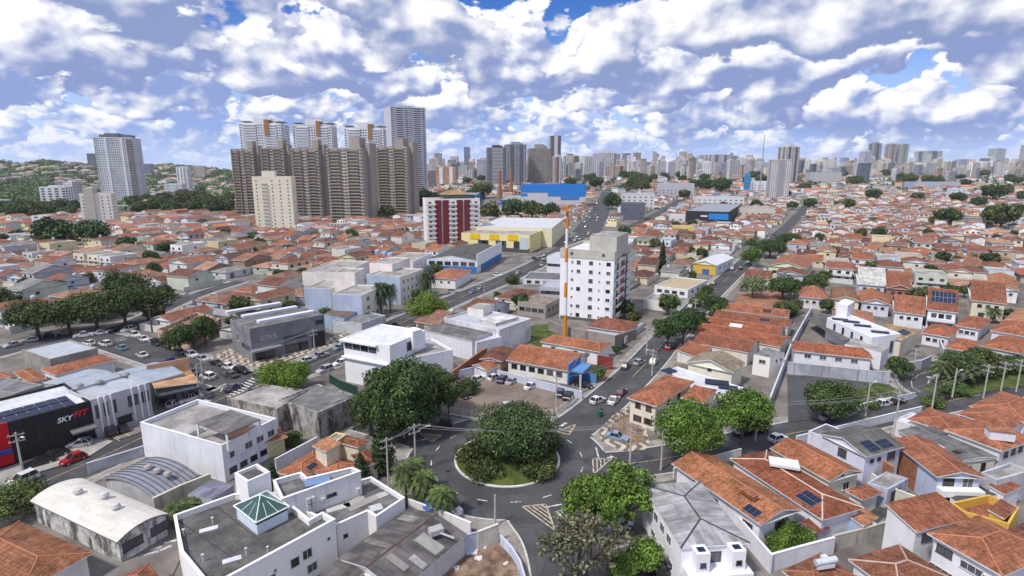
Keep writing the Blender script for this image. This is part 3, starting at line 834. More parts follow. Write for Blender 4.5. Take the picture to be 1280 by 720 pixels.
# ------------------------------------------------------------------ builders: trees
def leaf_cloud(b, c, rad, n, size, rnd, m='leaf', shell=.55, droop=0):
    """n small leaf faces through the outer volume of one clump"""
    for _ in range(n):
        while True:
            d = Vector((rnd.uniform(-1, 1), rnd.uniform(-1, 1), rnd.uniform(-1, 1)))
            if .05 < d.length < 1: break
        d.normalize(); r = shell + (1 - shell) * rnd.random() ** .6; r *= 1 + .12 * math.sin(d.x * 7 + c[0]) * math.cos(d.z * 6 + c[1])
        p = Vector((c[0] + d.x * rad[0] * r, c[1] + d.y * rad[1] * r, c[2] + d.z * rad[2] * r))
        nrm = (d + Vector((rnd.uniform(-.9, .9), rnd.uniform(-.9, .9), rnd.uniform(-.3, .9)))).normalized()
        t = nrm.cross(Vector((rnd.uniform(-1, 1), rnd.uniform(-1, 1), rnd.uniform(-1, 1)))).normalized(); s = nrm.cross(t); z = size * rnd.uniform(.6, 1.3)
        i = len(b.v); b.v += [tuple(p + t * z), tuple(p + s * z * .62 + nrm * z * .15), tuple(p - t * z), tuple(p - s * z * .62 + nrm * z * .15)]
        b.f.append((i, i + 1, i + 2, i + 3)); b.m.append(b.mi(m)); b.uv += [(0, 0)] * 4
def tree_meshes(kind, seed, H, RAD, leaves, size):
    """crown and trunk meshes, foot at the origin; H height, RAD crown radius"""
    rnd = random.Random(seed); c = MB(); t = MB()
    if kind in ('round', 'broad', 'loose'):
        zc = {'round': .60, 'broad': .68, 'loose': .60}[kind] * H; hh = {'round': .40, 'broad': .30, 'loose': .38}[kind] * H
        n = {'round': 34, 'broad': 44, 'loose': 26}[kind]; cl = []
        for i in range(n):
            a = i * 2.39996 + rnd.uniform(-.3, .3); f = (i + .5) / n; el = math.asin(max(-.72, min(1, 1 - 1.65 * f)))
            rr = rnd.uniform(.48, .92)
            cl.append((math.cos(a) * math.cos(el) * RAD * rr, math.sin(a) * math.cos(el) * RAD * rr, zc + math.sin(el) * hh * rr))
        k = {'round': .42, 'broad': .36, 'loose': .36}[kind]
        for q in cl:
            w_ = rnd.uniform(.55, 1.35); r = RAD * k * w_; leaf_cloud(c, q, (r * rnd.uniform(.85, 1.25), r, r * .66), int(leaves / n * w_ * w_), size, rnd, 'leaf', .42)
        t.tube([(0, 0, -.3), (rnd.uniform(-.1, .1), rnd.uniform(-.1, .1), zc * .45), (rnd.uniform(-.3, .3), 0, zc)], [RAD * .075, RAD * .055, RAD * .035], 'bark', 8)
        for q in rnd.sample(cl, 8): t.tube([(0, 0, zc * .42), (q[0] * .5, q[1] * .5, (zc * .42 + q[2]) / 2 + .3), q], [RAD * .038, RAD * .026, RAD * .008], 'bark', 5, False)
    elif kind == 'cypress':
        for i in range(30):
            f = i / 29; z = H * (.05 + .93 * f); r = RAD * (1 - f) ** .75 * (.55 + .45 * min(1, f * 6)); a = i * 2.4
            leaf_cloud(c, (math.cos(a) * r * .35, math.sin(a) * r * .35, z), (r * .8 + .1, r * .8 + .1, H * .05), leaves // 30, size, rnd, 'leaf', .55)
        t.tube([(0, 0, -.3), (0, 0, H * .9)], [RAD * .12, .03], 'bark', 7)
    elif kind == 'palm':
        for i in range(34):
            a = i * 2.39996; up = 1.15 - 1.9 * (i / 34); L = RAD * rnd.uniform(.85, 1.1); pr = None
            for s in range(9):
                f = s / 8; x = L * f * math.cos(up) if False else L * (f * .98); z = H + L * (math.sin(up) * f * .9 - .75 * f * f); x *= max(.35, math.cos(up * .7))
                p = Vector((math.cos(a) * x, math.sin(a) * x, z)); sd_ = Vector((-math.sin(a), math.cos(a), 0))
                if pr is not None:
                    w = RAD * .17 * math.sin(math.pi * min(1, .15 + f * .85)) + .03
                    for sg in (-1, 1):
                        for q in (0, .5):
                            m0 = pr.lerp(p, q); m1 = pr.lerp(p, q + .40)
                            c.poly([m0, m1, m1 + sd_ * sg * w + Vector((0, 0, -.45 * w)) + (p - pr) * .5, m0 + sd_ * sg * w + Vector((0, 0, -.5 * w)) + (p - pr) * .5], 'leaf')
                pr = p
        t.tube([(0, 0, -.3), (.08, 0, H * .4), (.05, .05, H * .8), (0, 0, H + .1)], [RAD * .085, RAD * .065, RAD * .06, RAD * .075], 'bark', 8)
    elif kind == 'bush':
        for i in range(16):
            a = i * 2.4; r = RAD * .6 * rnd.random() ** .5; leaf_cloud(c, (math.cos(a) * r, math.sin(a) * r, H * rnd.uniform(.3, .66)), (RAD * .42, RAD * .42, H * .34), leaves // 16, size, rnd, 'leaf', .45)
        for i in range(5): t.tube([(0, 0, -.1), (math.cos(i * 1.3) * RAD * .3, math.sin(i * 1.3) * RAD * .3, H * .5)], [.07, .03], 'bark', 5)
    elif kind == 'bare':
        def grow(p, d, L, r, dep):
            q = p + d * L; t.tube([p, (p + q) / 2 + Vector((rnd.uniform(-.08, .08), rnd.uniform(-.08, .08), .04)) * L, q], [r, r * .8, r * .6], 'bark', 5 if dep > 2 else 3, False)
            if dep == 0:
                if rnd.random() < .5: leaf_cloud(c, q, (.5, .5, .4), 3, size, rnd, 'leaf', .2)
                return
            for i in range(4 if dep > 1 else 5):
                nd = (d + Vector((rnd.uniform(-1, 1), rnd.uniform(-1, 1), rnd.uniform(-.15, .6))) * .8).normalized(); grow(q, nd, L * rnd.uniform(.62, .85), r * .58, dep - 1)
        for i in range(4):
            a = i * 1.57 + .4; grow(Vector((0, 0, H * .18)), Vector((math.cos(a) * .6, math.sin(a) * .6, 1)).normalized(), H * .27, RAD * .04, 4)
        t.tube([(0, 0, -.3), (0, 0, H * .2)], [RAD * .07, RAD * .055], 'bark', 7)
    if kind != 'palm' and c.v:      # bring the crown to the wanted height and radius
        rr = sorted(math.hypot(v[0], v[1]) for v in c.v)[int(len(c.v) * .97)]; zt = sorted(v[2] for v in c.v)[int(len(c.v) * .985)]
        c.v = [(v[0] * RAD / rr, v[1] * RAD / rr, v[2] * H / zt) for v in c.v]; t.v = [(v[0] * RAD / rr, v[1] * RAD / rr, v[2] * H / zt) for v in t.v]
    return c.mesh('crown'), t.mesh('trunk')
TP = {}
def proto(kind, seed, H, RAD, leaves, size):
    key = (kind, seed, H, RAD, leaves)
    if key not in TP: TP[key] = tree_meshes(kind, seed, H, RAD, leaves, size)
    return TP[key]
TREES = []
def tree(name, label, px, kind, h, r, col, seed=1, leaves=5000, size=.3, group=None, cat='tree', pos=None, base=None):
    """px: a point of the photograph at the tree's foot; h, r wanted height and crown radius"""
    H0, R0 = base or (h, r); crown, trunk = proto(kind, seed, H0, R0, leaves, size)
    p = pos if pos is not None else at(*px)
    t = thing(name, label, cat, p, random.uniform(0, 6.28), group); t.scale = (r / R0, r / R0, h / H0)
    link('crown', crown, t, col); link('trunk', trunk, t); TREES.append(t); reserve([(p.x + math.cos(a) * 1.2, p.y + math.sin(a) * 1.2) for a in (0, 1.57, 3.14, 4.71)], 0); return t

# ------------------------------------------------------------------ builders: cars
def make_car(name, style):
    """nose towards +x; body, glazing, four wheels, lamps"""
    L = {'hatch': 3.9, 'sedan': 4.45, 'suv': 4.5, 'pickup': 5.2, 'van': 4.7}[style]; H = {'hatch': 1.5, 'sedan': 1.46, 'suv': 1.72, 'pickup': 1.78, 'van': 1.95}[style]
    w = .86 if style in ('hatch', 'sedan') else .92; bz = .25; belt = H * .60; hood = H * .55
    x0, x1 = -L / 2, L / 2
    pr = {'hatch': [(-1.0, .52, None), (-.97, .84, None), (-.90, .98, None), (-.66, 1.0, H), (.05, 1, H), (.42, 1, None), (.60, .93, None), (.92, .82, None), (1, .55, None)],
          'sedan': [(-1.0, .58, None), (-.97, .90, None), (-.62, .96, None), (-.34, 1, H), (.10, 1, H), (.42, 1, None), (.60, .92, None), (.93, .80, None), (1, .55, None)],
          'suv': [(-1.0, .55, None), (-.98, .86, None), (-.93, 1.0, None), (-.78, 1.0, H), (.12, 1, H), (.42, 1, None), (.58, .97, None), (.93, .88, None), (1, .6, None)],
          'pickup': [(-1.0, .60, None), (-.99, .88, None), (-.30, .88, None), (-.20, 1.0, H), (.15, 1, H), (.40, 1, None), (.55, .95, None), (.93, .88, None), (1, .6, None)],
          'van': [(-1.0, .55, None), (-.99, .9, None), (-.97, 1.0, None), (-.90, 1.0, H), (.30, 1, H), (.62, 1, None), (.70, .95, None), (.95, .84, None), (1, .6, None)]}[style]
    b = MB(); g = MB(); rows = []
    for fx, fh, top in pr:
        x = fx * L / 2; hw = w * (1 - .10 * abs(fx) ** 4); zb = belt * fh; zt = top or zb; tw = hw * .80 if top else hw * .92
        rows.append((x, hw, zb, zt, tw))
    for (xa, wa, ba, ta, va), (xb, wb, bb, tb, vb) in zip(rows[:-1], rows[1:]):
        ra, rb = ta > ba + .05, tb > bb + .05
        for s in (1, -1):
            q = [(xa, s * wa, bz), (xb, s * wb, bz), (xb, s * wb, bb), (xa, s * wa, ba)]; b.poly(q if s < 0 else q[::-1], 'car_paint')
            q = [(xa, s * wa, ba), (xb, s * wb, bb), (xb, s * vb, tb), (xa, s * va, ta)]
            if ra or rb: g.poly(q if s < 0 else q[::-1], 'car_glass')
            else: b.poly(q if s < 0 else q[::-1], 'car_paint')
        q = [(xa, -va, ta), (xb, -vb, tb), (xb, vb, tb), (xa, va, ta)]
        (g if ra != rb else b).poly(q, 'car_glass' if ra != rb else 'car_paint')
    for k, s in ((0, -1), (-1, 1)):
        x, hw, zb, zt, tw = rows[k]; q = [(x, -hw, bz), (x, hw, bz), (x, tw, zt), (x, -tw, zt)]; b.poly(q if s > 0 else q[::-1], 'car_paint')
    b.box((0, 0, bz - .04), (L * .9, w * 1.8, .1), 'rubber')
    for s in (-1, 1):    # roof pillars and sill line
        for i in range(len(rows) - 1):
            (xa, wa, ba, ta, va), (xb, wb, bb, tb, vb) = rows[i], rows[i + 1]
            if (ta > ba + .05) != (tb > bb + .05): b.tube([(xa, s * va, ta), (xb, s * vb, tb)], .05, 'car_paint', 4, False)
            elif ta > ba + .05: b.tube([((xa + xb) / 2, s * (wa + .005), ba), ((xa + xb) / 2, s * va, ta)], .04, 'car_paint', 4, False)
    root = thing(name, '', 'car')
    b.build('body', root, (.7, .7, .72)); g.build('glazing', root)
    if 'wheel' not in TP:
        m = MB(); m.lathe((0, 0, 0), [(0, -.1), (.31, -.1), (.33, -.05), (.33, .05), (.31, .1), (.22, .1)], 'rubber', 14); m.lathe((0, 0, .0), [(.22, .09), (.06, .11), (0, .11)], 'chrome', 10)
        for i, (x, y, z) in enumerate(m.v): m.v[i] = (x, -z, y)
        TP['wheel'] = m.mesh('wheel')
    for sx in (-.62, .62):
        for s in (-1, 1):
            o = link('wheel', TP['wheel'], root, None, (sx * L / 2, s * (w - .06), .33), 0 if s < 0 else math.pi)
    for s in (-1, 1):
        m = MB(); m.box((x1 - .03, s * w * .62, belt * .72), (.12, .34, .16), 'lamp_clear'); m.build('headlight', root)
        m = MB(); m.box((x0 + .03, s * w * .68, belt * .76), (.10, .24, .24), 'lamp_red'); m.build('tail_light', root)
    index_kids(root); return root
CARP = {}
CARCOL = {'white': (.74, .74, .76), 'silver': (.42, .44, .47), 'black': (.012, .012, .014), 'dark grey': (.06, .065, .075), 'red': (.42, .015, .02), 'blue': (.03, .10, .34), 'dark blue': (.02, .035, .10), 'grey': (.20, .21, .23), 'maroon': (.10, .012, .02), 'green': (.02, .12, .07), 'light blue': (.25, .36, .50)}
CARS = []
def car(px, heading, colour, style, where, group='cars parked in the streets', pos=None):
    """heading: a second point of the photograph the nose points to, or an angle"""
    p = pos if pos is not None else at(*px); p = Vector(p)
    if isinstance(heading, tuple): q = at(*heading); a = math.atan2(q.y - p.y, q.x - p.x)
    else: a = heading
    if style not in CARP: CARP[style] = make_car('parked_car', style); c = CARP[style]; c.location = p; c.rotation_euler = (0, 0, a); first = [k for k in KIDS[c.name] if k.name.startswith('body')][0]; first.color = CARCOL[colour] + (1,)
    else: c = copy_thing(CARP[style], p, a, None, {'body': CARCOL[colour]})
    kind = {'hatch': 'hatchback', 'sedan': 'saloon', 'suv': 'tall car', 'pickup': 'pickup', 'van': 'van'}[style]
    tag(c, '%s %s %s' % (colour, kind, where), 'pickup' if style == 'pickup' else 'van' if style == 'van' else 'car', group); CARS.append(c); return c

# ------------------------------------------------------------------ buildings along the avenue (left and foreground)
ROOF_W = (.55, .56, .60)
g = bld('gym_building', 'black box-fronted gym with red and white sign lettering and solar panels on its pale roof', 'gym', [(-60, 547), (112, 501), (70, 481)], 7.2, 'flat', (.022, .022, .026), (.62, .64, .68), 'clean', 'metal_roof', par=.5)
wp = WP[g.name]; e = facing(wp)[0]; A, B = wp[e], wp[(e + 1) % 4]; fd = Vector((B[0] - A[0], B[1] - A[1])).normalized(); fn = Vector((fd.y, -fd.x)); fa = math.atan2(fd.y, fd.x); FL = math.hypot(B[0] - A[0], B[1] - A[1])
def on_wall(root, A, B, t0, t1, z0, z1, d, m, col, name):
    a = Vector((A[0], A[1])); b_ = Vector((B[0], B[1])); v = b_ - a; L = v.length; u = v.normalized(); n = Vector((u.y, -u.x)); c = a + v * ((t0 + t1) / 2) + n * (d / 2)
    b = MB(); b.box((c.x, c.y, (z0 + z1) / 2), (L * abs(t1 - t0), d, z1 - z0), m, math.atan2(u.y, u.x), True); return b.build(name, root, col)
lz = wp[0]
def tpx(px, z, A=A, B=B):
    p = at(px[0], px[1], z); v = Vector((B[0] - A[0], B[1] - A[1])); return ((p.x - A[0]) * v.x + (p.y - A[1]) * v.y) / v.length_squared
t_red = tpx((15, 550), 5)
on_wall(g, A, B, 0, t_red, .4, 7.9, .30, 'clean', (.50, .012, .016), 'red_panel')
on_wall(g, A, B, 0, t_red - .01, 2.6, 3.3, 1.2, 'plain', (.03, .04, .22), 'blue_awning')
on_wall(g, A, B, .80, 1.0, 2.9, 3.2, 2.4, 'plain', (.16, .15, .15), 'canopy')
for i in range(8): on_wall(g, A, B, t_red + .02 + i * .067, t_red + .023 + i * .067, .4, 7.4, .05, 'plain', (.05, .05, .055), 'panel_joint')
on_wall(g, A, B, .82, .985, .2, 2.7, .06, 'car_glass', (.02, .02, .02), 'entrance_glazing')
text_part(g, 'SKY', A, B, tpx((82, 525), 5.6), 5.5, 1.3, 'plain', (.85, .85, .85), shear=.25)
text_part(g, 'FIT', A, B, tpx((100, 518), 5.6), 5.75, 1.6, 'plain', (.72, .02, .03), shear=.25)
for r in range(2):       # two double rows of panels
    b = MB()
    for i in range(9):
        for j in range(2):
            c = Vector(A) + fd * (FL * .12 + i * 1.62 + .8) - fn * (1.9 + r * 3.4 + j * 1.45); b.box((c.x, c.y, 7.42 + (r * 2 + j) * .001), (1.52, 1.36, .08), 'solar', fa)
    b.build('solar_panel', g)
g2 = bld('commercial_building', 'grey two-storey commercial building with white pilasters beside the black gym', 'commercial building', [(113, 500), (186, 478), (160, 467)], 7.3, 'flat', (.46, .47, .50), (.42, .45, .50), 'paint', 'metal_roof', par=.5,
         wins=[('m', .02, .42, 3, 5.2, .8, 2.6, 'dark'), ('m', .58, .98, 4, 5.2, .8, 2.2, 'dark')], doors=[('m', .50, 2.6, 2.6, (.03, .03, .035))])
wp = WP[g2.name]; e = facing(wp, False)[0]; A, B = wp[e], wp[(e + 1) % 4]
for t in (.10, .20, .30, .66, .79, .90): on_wall(g2, A, B, t, t + .026, .2, 7.9, .35, 'paint', (.80, .80, .82), 'pilaster')
on_wall(g2, A, B, 0, 1, .0, 1.0, .5, 'paint', (.40, .40, .42), 'plinth')
for i, px in enumerate(((100, 486), (125, 481), (158, 472))): lathe_part(g2, 'roof_vent', px, 7.3, [(.4, 0), (.4, .5), (.75, .6), (.55, 1.0), (0, 1.15)], 'steel', (.30, .28, .27))
bld('metal_roofed_shed', 'long shed under a grey-blue metal roof behind the pilastered commercial building', 'shed', [(53, 478), (94, 489), (150, 470)], 6.2, 'gable', (.42, .43, .46), (.36, .40, .46), rm='metal_roof', pitch=.10, axis='b', over=.2)
bld('metal_roofed_shed', 'wide shed with a pale blue-grey roof behind the tan corner shop', 'shed', [(142, 466), (177, 481), (214, 460)], 5.0, 'gable', (.42, .43, .46), (.33, .38, .46), rm='metal_roof', pitch=.14, axis='b', over=.2)
bld('tiled_house', 'long low house under an orange tile roof with white eaves behind the grey sheds', 'house', [(50, 462), (69, 469), (146, 449)], 4.2, 'hip', WHITE, ORANGE, pitch=.28, eave=(.78, .78, .80), wins=[(0, .1, .9, 4, 2.2, 1.2, 1.0)])
bld('flat_roofed_shop', 'pale flat-roofed shop with a rough stone side wall beside the tree-shaded street', 'shop', [(27, 437), (62, 449), (113, 432)], 4.8, 'flat', (.33, .31, .28), (.44, .47, .52), 'grimy', 'metal_roof', par=.3)
bld('tiled_house', 'small square house under an orange hip roof left of the long low tiled house', 'house', [(16, 465), (36, 479), (60, 474)], 3.6, 'hip', OFFW, ORANGE, pitch=.22)
bld('flat_roofed_house', 'grey flat-roofed house at the left edge above the gym', 'house', [(-30, 482), (18, 492), (44, 479)], 4.0, 'flat', (.30, .30, .31), (.22, .22, .23), 'paint', 'fibro', par=.2)
bld('tiled_house', 'little brown-walled house with a faded tile roof at the left edge', 'house', [(-16, 470), (4, 476), (14, 468)], 3.4, 'gable', (.35, .20, .14), ORANGE, pitch=.25)
g3 = bld('corner_shop', 'tan-roofed corner shop with dark awnings beside the zebra crossing', 'shop', [(196, 494), (250, 478), (238, 462)], 3.9, 'shed', (.10, .09, .085), (.52, .30, .17), rm='fibro', pitch=.10, over=.2, wins=[('m', .05, .95, 5, 1.8, 1.8, 1.8, 'dark')])
wp = WP[g3.name]; e = facing(wp, False)[0]; A, B = wp[e], wp[(e + 1) % 4]; on_wall(g3, A, B, -.02, 1.02, 3.0, 3.35, 1.8, 'plain', (.06, .065, .085), 'awning')
k = min(range(4), key=lambda i: -(wp[i][1] + wp[(i + 1) % 4][1])); on_wall(g3, wp[k], wp[(k + 1) % 4], -.02, 1.02, 3.9, 6.9, .3, 'paint', (.55, .33, .20), 'sign_wall')

g4 = bld('white_terrace_building', 'white two-storey building with a roof terrace under a grey canopy, across from the gym', 'building', [(175, 528), (277, 557), (333, 520)], 5.9, 'flat', (.74, .76, .82), (.30, .29, .31), 'paint', 'slab_roof', par=.7,
         wins=[(1, .05, .25, 1, 4.3, 1.0, 1.1), (1, .34, .98, 3, 4.4, 1.5, 1.2), (1, .05, .98, 5, 1.6, 1.4, 1.0, 'dark')], cap=(.74, .76, .80))
q = outline([(245, 529), (283, 543), (321, 523)], 8.8)
for i in range(4):
    b = MB(); b.box((q[i][0] * .96 + centre(q)[0] * .04, q[i][1] * .96 + centre(q)[1] * .04, 7.3), (.28, .28, 2.8), 'paint'); b.build('canopy_post', g4, WHITE)
b = MB(); b.prism(q, 8.68, 8.84, 'plain', None, True); b.poly([p + (8.842,) for p in q], 'fibro'); b.build('canopy_roof', g4, (.17, .16, .16))
b = MB(); b.box((centre(q)[0] + .9, centre(q)[1] + .6, 7.2), (3.4, 2.4, 2.7), 'paint', .6); b.build('stair_head', g4, (.62, .36, .22))
q = outline([(214, 537), (236, 543), (250, 534)], 6.6); b = MB(); b.prism(q, 5.9, 6.7, 'paint', 'slab_roof'); b.build('light_well', g4, WHITE)
# air conditioners on the street wall
wp = WP[g4.name]; e = facing(wp)[1]; A, B = wp[e], wp[(e + 1) % 4]
for t in (.30, .62): on_wall(g4, A, B, t, t + .07, 3.0, 3.7, .5, 'plain', (.62, .62, .64), 'air_conditioner')

g5 = bld('vaulted_shed', 'shed under a blue-grey ribbed barrel roof beside the white terrace building', 'shed', [(128, 598), (193, 623), (247, 593)], 2.9, 'vault', (.55, .55, .57), (.25, .27, .33), 'grimy', 'metal_roof', axis='b', rise=1.2)
for i in range(9):
    wq = outline([(128, 598), (193, 623), (247, 593)], 2.9)
    f = (i + .5) / 9; A0, B0, C0_, D0 = [Vector(p) for p in wq]
    s0, s1 = (B0.lerp(C0_, f), A0.lerp(D0, f)) if True else (0, 0)
    pts = [(lambda p, h: (p.x, p.y, h))(s0.lerp(s1, t / 10), 2.95 + 1.2 * (1 - (2 * t / 10 - 1) ** 2)) for t in range(11)]
    b = MB(); b.tube(pts, .10, 'plain', 4, False); b.build('roof_rib', g5, (.07, .065, .07))
for px in ((185, 588), (197, 592), (210, 596)): lathe_part(g5, 'roof_vent', px, 3.95, [(.35, 0), (.35, .3), (.62, .4), (.5, .8), (0, .95)], 'steel', (.42, .38, .36))
wall_run('street_wall', 'stepped blue-grey street wall in front of the barrel-roofed shed', [(112, 592), (150, 580), (190, 567)], 1.9, .3, 'grimy', (.50, .52, .58))
wall_run('stained_wall', 'stained cream wall with a parapet beside the barrel-roofed shed', [(196, 647), (230, 630), (264, 616)], 3.2, .35, 'grimy', (.58, .53, .42))
g6 = bld('warehouse', 'old warehouse with a shallow cream-white barrel roof and three round vents, walls peeling', 'warehouse', [(37, 626), (146, 678), (213, 643)], 3.4, 'vault', (.50, .49, .48), (.66, .63, .58), 'ruin', 'metal_roof', axis='a', rise=.85,
         wins=[(1, .12, .42, 1, 1.9, 2.6, 1.3, 'dark'), (1, .72, .98, 1, 1.9, 2.6, 1.3, 'dark')])
for px in ((98, 618), (131, 623), (145, 637)): lathe_part(g6, 'roof_vent', px, 4.15, [(.35, 0), (.35, .35), (.65, .45), (.5, .9), (0, 1.0)], 'steel', (.62, .60, .58))
bld('tiled_house', 'brown-orange hip-roofed house in the bottom left corner, moss on its tiles', 'house', [(24, 651), (116, 691), (40, 750)], 3.3, 'hip', OFFW, (.30, .125, .065), pitch=.26)
bld('tiled_house', 'low tiled outbuilding at the bottom edge beside the tiled court', 'house', [(138, 714), (186, 704), (206, 730)], 2.9, 'hip', (.35, .3, .27), RUST, pitch=.2)
bld('slatted_shelter', 'low shelter with a slatted blue-grey roof beside the peeling cream wall', 'shelter', [(236, 618), (262, 600), (292, 606)], 3.0, 'flat', (.4, .4, .42), (.20, .21, .28), 'paint', 'fibro', par=0)

N9 = [(217, 644), (293, 617), (345, 615), (387, 649), (403, 640), (419, 649), (262, 734), (226, 690)]
g9 = bld('white_office_building', 'large white building in the foreground with a dark flat roof, lift block and glass pyramid', 'building', N9, 5.6, 'flat', (.80, .79, .78), (.62, .60, .60), 'clean', 'roof_felt', par=.75, cap=(.80, .80, .82))
wp = WP[g9.name]
lab = [i for i in facing(wp)]
best = max(lab, key=lambda i: math.hypot(wp[i][0] - wp[(i + 1) % len(wp)][0], wp[i][1] - wp[(i + 1) % len(wp)][1])); A, B = wp[best], wp[(best + 1) % len(wp)]
for px, z, w_, h_ in (((368, 702), 3.6, 1.2, 1.3), ((384, 692), 3.8, 1.3, 1.3), ((394, 712), 1.6, 1.4, 1.2), ((335, 718), 3.3, 1.0, .9), ((412, 674), 4.2, .5, .5), ((343, 712), 4.0, .4, .4)):
    window(g9, A, B, tpx(px, z, A, B), z, w_, h_, 'plain')
q = outline([(293, 591), (309, 602), (340, 591)], 9.4); b = MB(); i_ = inset(q, .3); b.prism(q, 5.6, 9.4, 'clean')
for i in range(4):
    k = (i + 1) % 4; b.poly([q[i] + (9.4,), q[k] + (9.4,), i_[k] + (9.4,), i_[i] + (9.4,)], 'clean'); b.poly([i_[k] + (8.9,), i_[i] + (8.9,), i_[i] + (9.4,), i_[k] + (9.4,)], 'clean')
b.poly([p + (8.9,) for p in i_], 'roof_felt'); b.build('lift_block', g9, (.80, .79, .80))
q = outline([(296, 648), (322, 669), (361, 649)], 5.65); b = MB(); b.prism(inset(q, .05), 5.6, 7.35, 'clean'); b.build('skylight_drum', g9, (.62, .70, .80))
b = MB(); c = centre(q); o = inset(q, -.15); ap = (c[0], c[1], 9.15); mid = inset(q, .02); b.prism(mid, 7.0, 7.46, 'green_glass')
for i in range(4): b.poly([o[i] + (7.5,), o[(i + 1) % 4] + (7.5,), ap], 'green_glass')
gl = b.build('glass_pyramid', g9); b = MB()
for i in range(4):
    b.tube([o[i] + (7.5,), ap], .07, 'plain', 5); b.tube([o[i] + (7.5,), o[(i + 1) % 4] + (7.5,)], .10, 'plain', 5)
    for f in (.33, .66): s_ = Vector(o[i] + (7.5,)).lerp(Vector(o[(i + 1) % 4] + (7.5,)), f); b.tube([tuple(s_), tuple(s_.lerp(Vector(ap), .62))], .035, 'plain', 4)
b.build('glazing_bar', gl, (.70, .76, .76), g9.location)
for px, sz, rz in (((261, 662), (2.1, .8, .12), .5), ((290, 700), (2.0, .8, .10), .5)): box_part(g9, 'roof_light', px, 5.6, sz, 'plain', (.55, .57, .62), rz)
for px in ((266, 655), (308, 694), (335, 692), (254, 702), (230, 670)):
    p = at(px[0], px[1], 5.6); b = MB(); b.tube([(p.x, p.y, 5.6), (p.x, p.y, 6.5)], .06, 'plain', 6); b.box((p.x, p.y, 6.5), (.3, .2, .16), 'plain', .4, True); b.build('vent_pipe', g9, (.62, .62, .62))
for p0, p1 in (((272, 634), (338, 686)), ((222, 650), (300, 704))):
    a_, c_ = at(*p0, 5.61), at(*p1, 5.61); b = MB(); b.tube([a_, c_], .07, 'plain', 4); b.build('roof_seam', g9, (.04, .04, .042))

g10 = bld('white_annex', 'white block with air conditioners on its wall behind the glass pyramid building', 'building', [(341, 600), (376, 590), (384, 597), (440, 584), (451, 589), (352, 624)], 7.3, 'flat', (.76, .75, .76), (.16, .16, .165), 'paint', 'fibro', par=.7, cap=(.78, .78, .8))
wp = WP[g10.name]; lab = facing(wp); best = max(lab, key=lambda i: math.hypot(wp[i][0] - wp[(i + 1) % len(wp)][0], wp[i][1] - wp[(i + 1) % len(wp)][1])); A, B = wp[best], wp[(best + 1) % len(wp)]
for t, z in ((.28, 5.2), (.34, 5.2), (.28, 6.1), (.34, 6.1), (.46, 5.4), (.92, 4.9)): on_wall(g10, A, B, t, t + .045, z, z + .75, .4, 'plain', (.50, .50, .52), 'air_conditioner')
for t in (.56, .60, .64): window(g10, A, B, t, 6.0, .5, .5, 'dark')
p = at(385, 598, 7.5); b = MB(); b.box((p.x + 1.5, p.y - .6, 7.65), (3.4, 2.6, .12), 'plain', .45); b.build('roof_panel', g10, (.16, .24, .42))
g11 = bld('fibre_roofed_block', 'white block with a grey corrugated roof, between the white annex and the palms', 'building', [(383, 640), (450, 600), (464, 596), (506, 622), (470, 646), (459, 639), (421, 656)], 4.3, 'flat', (.74, .73, .74), (.15, .145, .145), 'paint', 'fibro', par=.6, cap=(.76, .76, .78),
          wins=[(1, .1, .4, 1, 2.8, .6, .5, 'dark')])
for px, sz, rz, cc in (((423, 635), (3.2, 1.1, .1), .5, (.50, .49, .48)), ((443, 627), (3.0, 1.2, .1), .9, (.36, .35, .34)), ((470, 635), (1.7, 1.5, .1), .5, (.48, .5, .52)), ((458, 627), (5.5, 1.4, .08), .75, (.30, .28, .26)), ((478, 619), (1.4, 1.2, .1), .75, (.42, .42, .42))): box_part(g11, 'roof_light', px, 4.3, sz, 'plain', cc, rz)
wp = WP[g11.name]
for px in ((436, 664), (447, 655), (455, 652), (487, 640), (494, 636)): box_part(g11, 'air_conditioner', px, 2.6, (.9, .5, .8), 'plain', (.52, .52, .54), .55)
bld('fibre_roofed_house', 'house under a wide patched grey corrugated roof behind the white street wall', 'house', [(421, 698), (511, 635), (586, 666)], 3.3, 'gable', (.62, .61, .60), (.125, .115, .115), rm='fibro', pitch=.20, over=.3, caps=(.13, .06, .05))
g12 = BUILT[-1]
on_roof(g12, 1, .12, .24, .1, .7, 'roof_patch', 'fibro', (.26, .25, .24), .06); on_roof(g12, 1, .62, .70, .05, .95, 'roof_patch', 'fibro', (.22, .20, .19), .06); on_roof(g12, 0, .34, .42, .05, .5, 'roof_patch', 'fibro', (.34, .33, .33), .06); on_roof(g12, 0, .82, .93, .3, .95, 'roof_patch', 'fibro', (.09, .085, .085), .06)
on_roof(g12, 0, .55, .70, .1, .8, 'roof_light', 'plain', (.30, .29, .28)); on_roof(g12, 0, .2, .28, .3, .9, 'roof_light', 'plain', (.24, .23, .22))
p = at(545, 666, 4.4); b = MB(); b.box((p.x, p.y, 4.75), (1.8, 1.2, .7), 'steel', .5); b.tube([(p.x, p.y, 4.6), (p.x + 2.5, p.y - 1.2, 4.5)], .14, 'steel', 6); b.build('extractor_duct', g12, (.45, .45, .46))
bld('fibre_roofed_house', 'low grey-roofed outhouse at the bottom edge below the white office building', 'house', [(392, 720), (425, 700), (458, 716)], 3.0, 'shed', (.62, .6, .58), (.12, .11, .11), rm='fibro', pitch=.12, over=.2)
wall_run('plot_wall', 'white rendered wall along the bare earth plot', [(470, 735), (499, 722), (567, 699)], 2.9, .25, 'paint', (.78, .78, .80))
wall_run('sheet_metal_gate', 'blue-grey sheet metal gate set in the wall of the bare earth plot', [(567.5, 699), (597, 689)], 2.9, .12, 'paint', (.42, .46, .58), cat='gate')
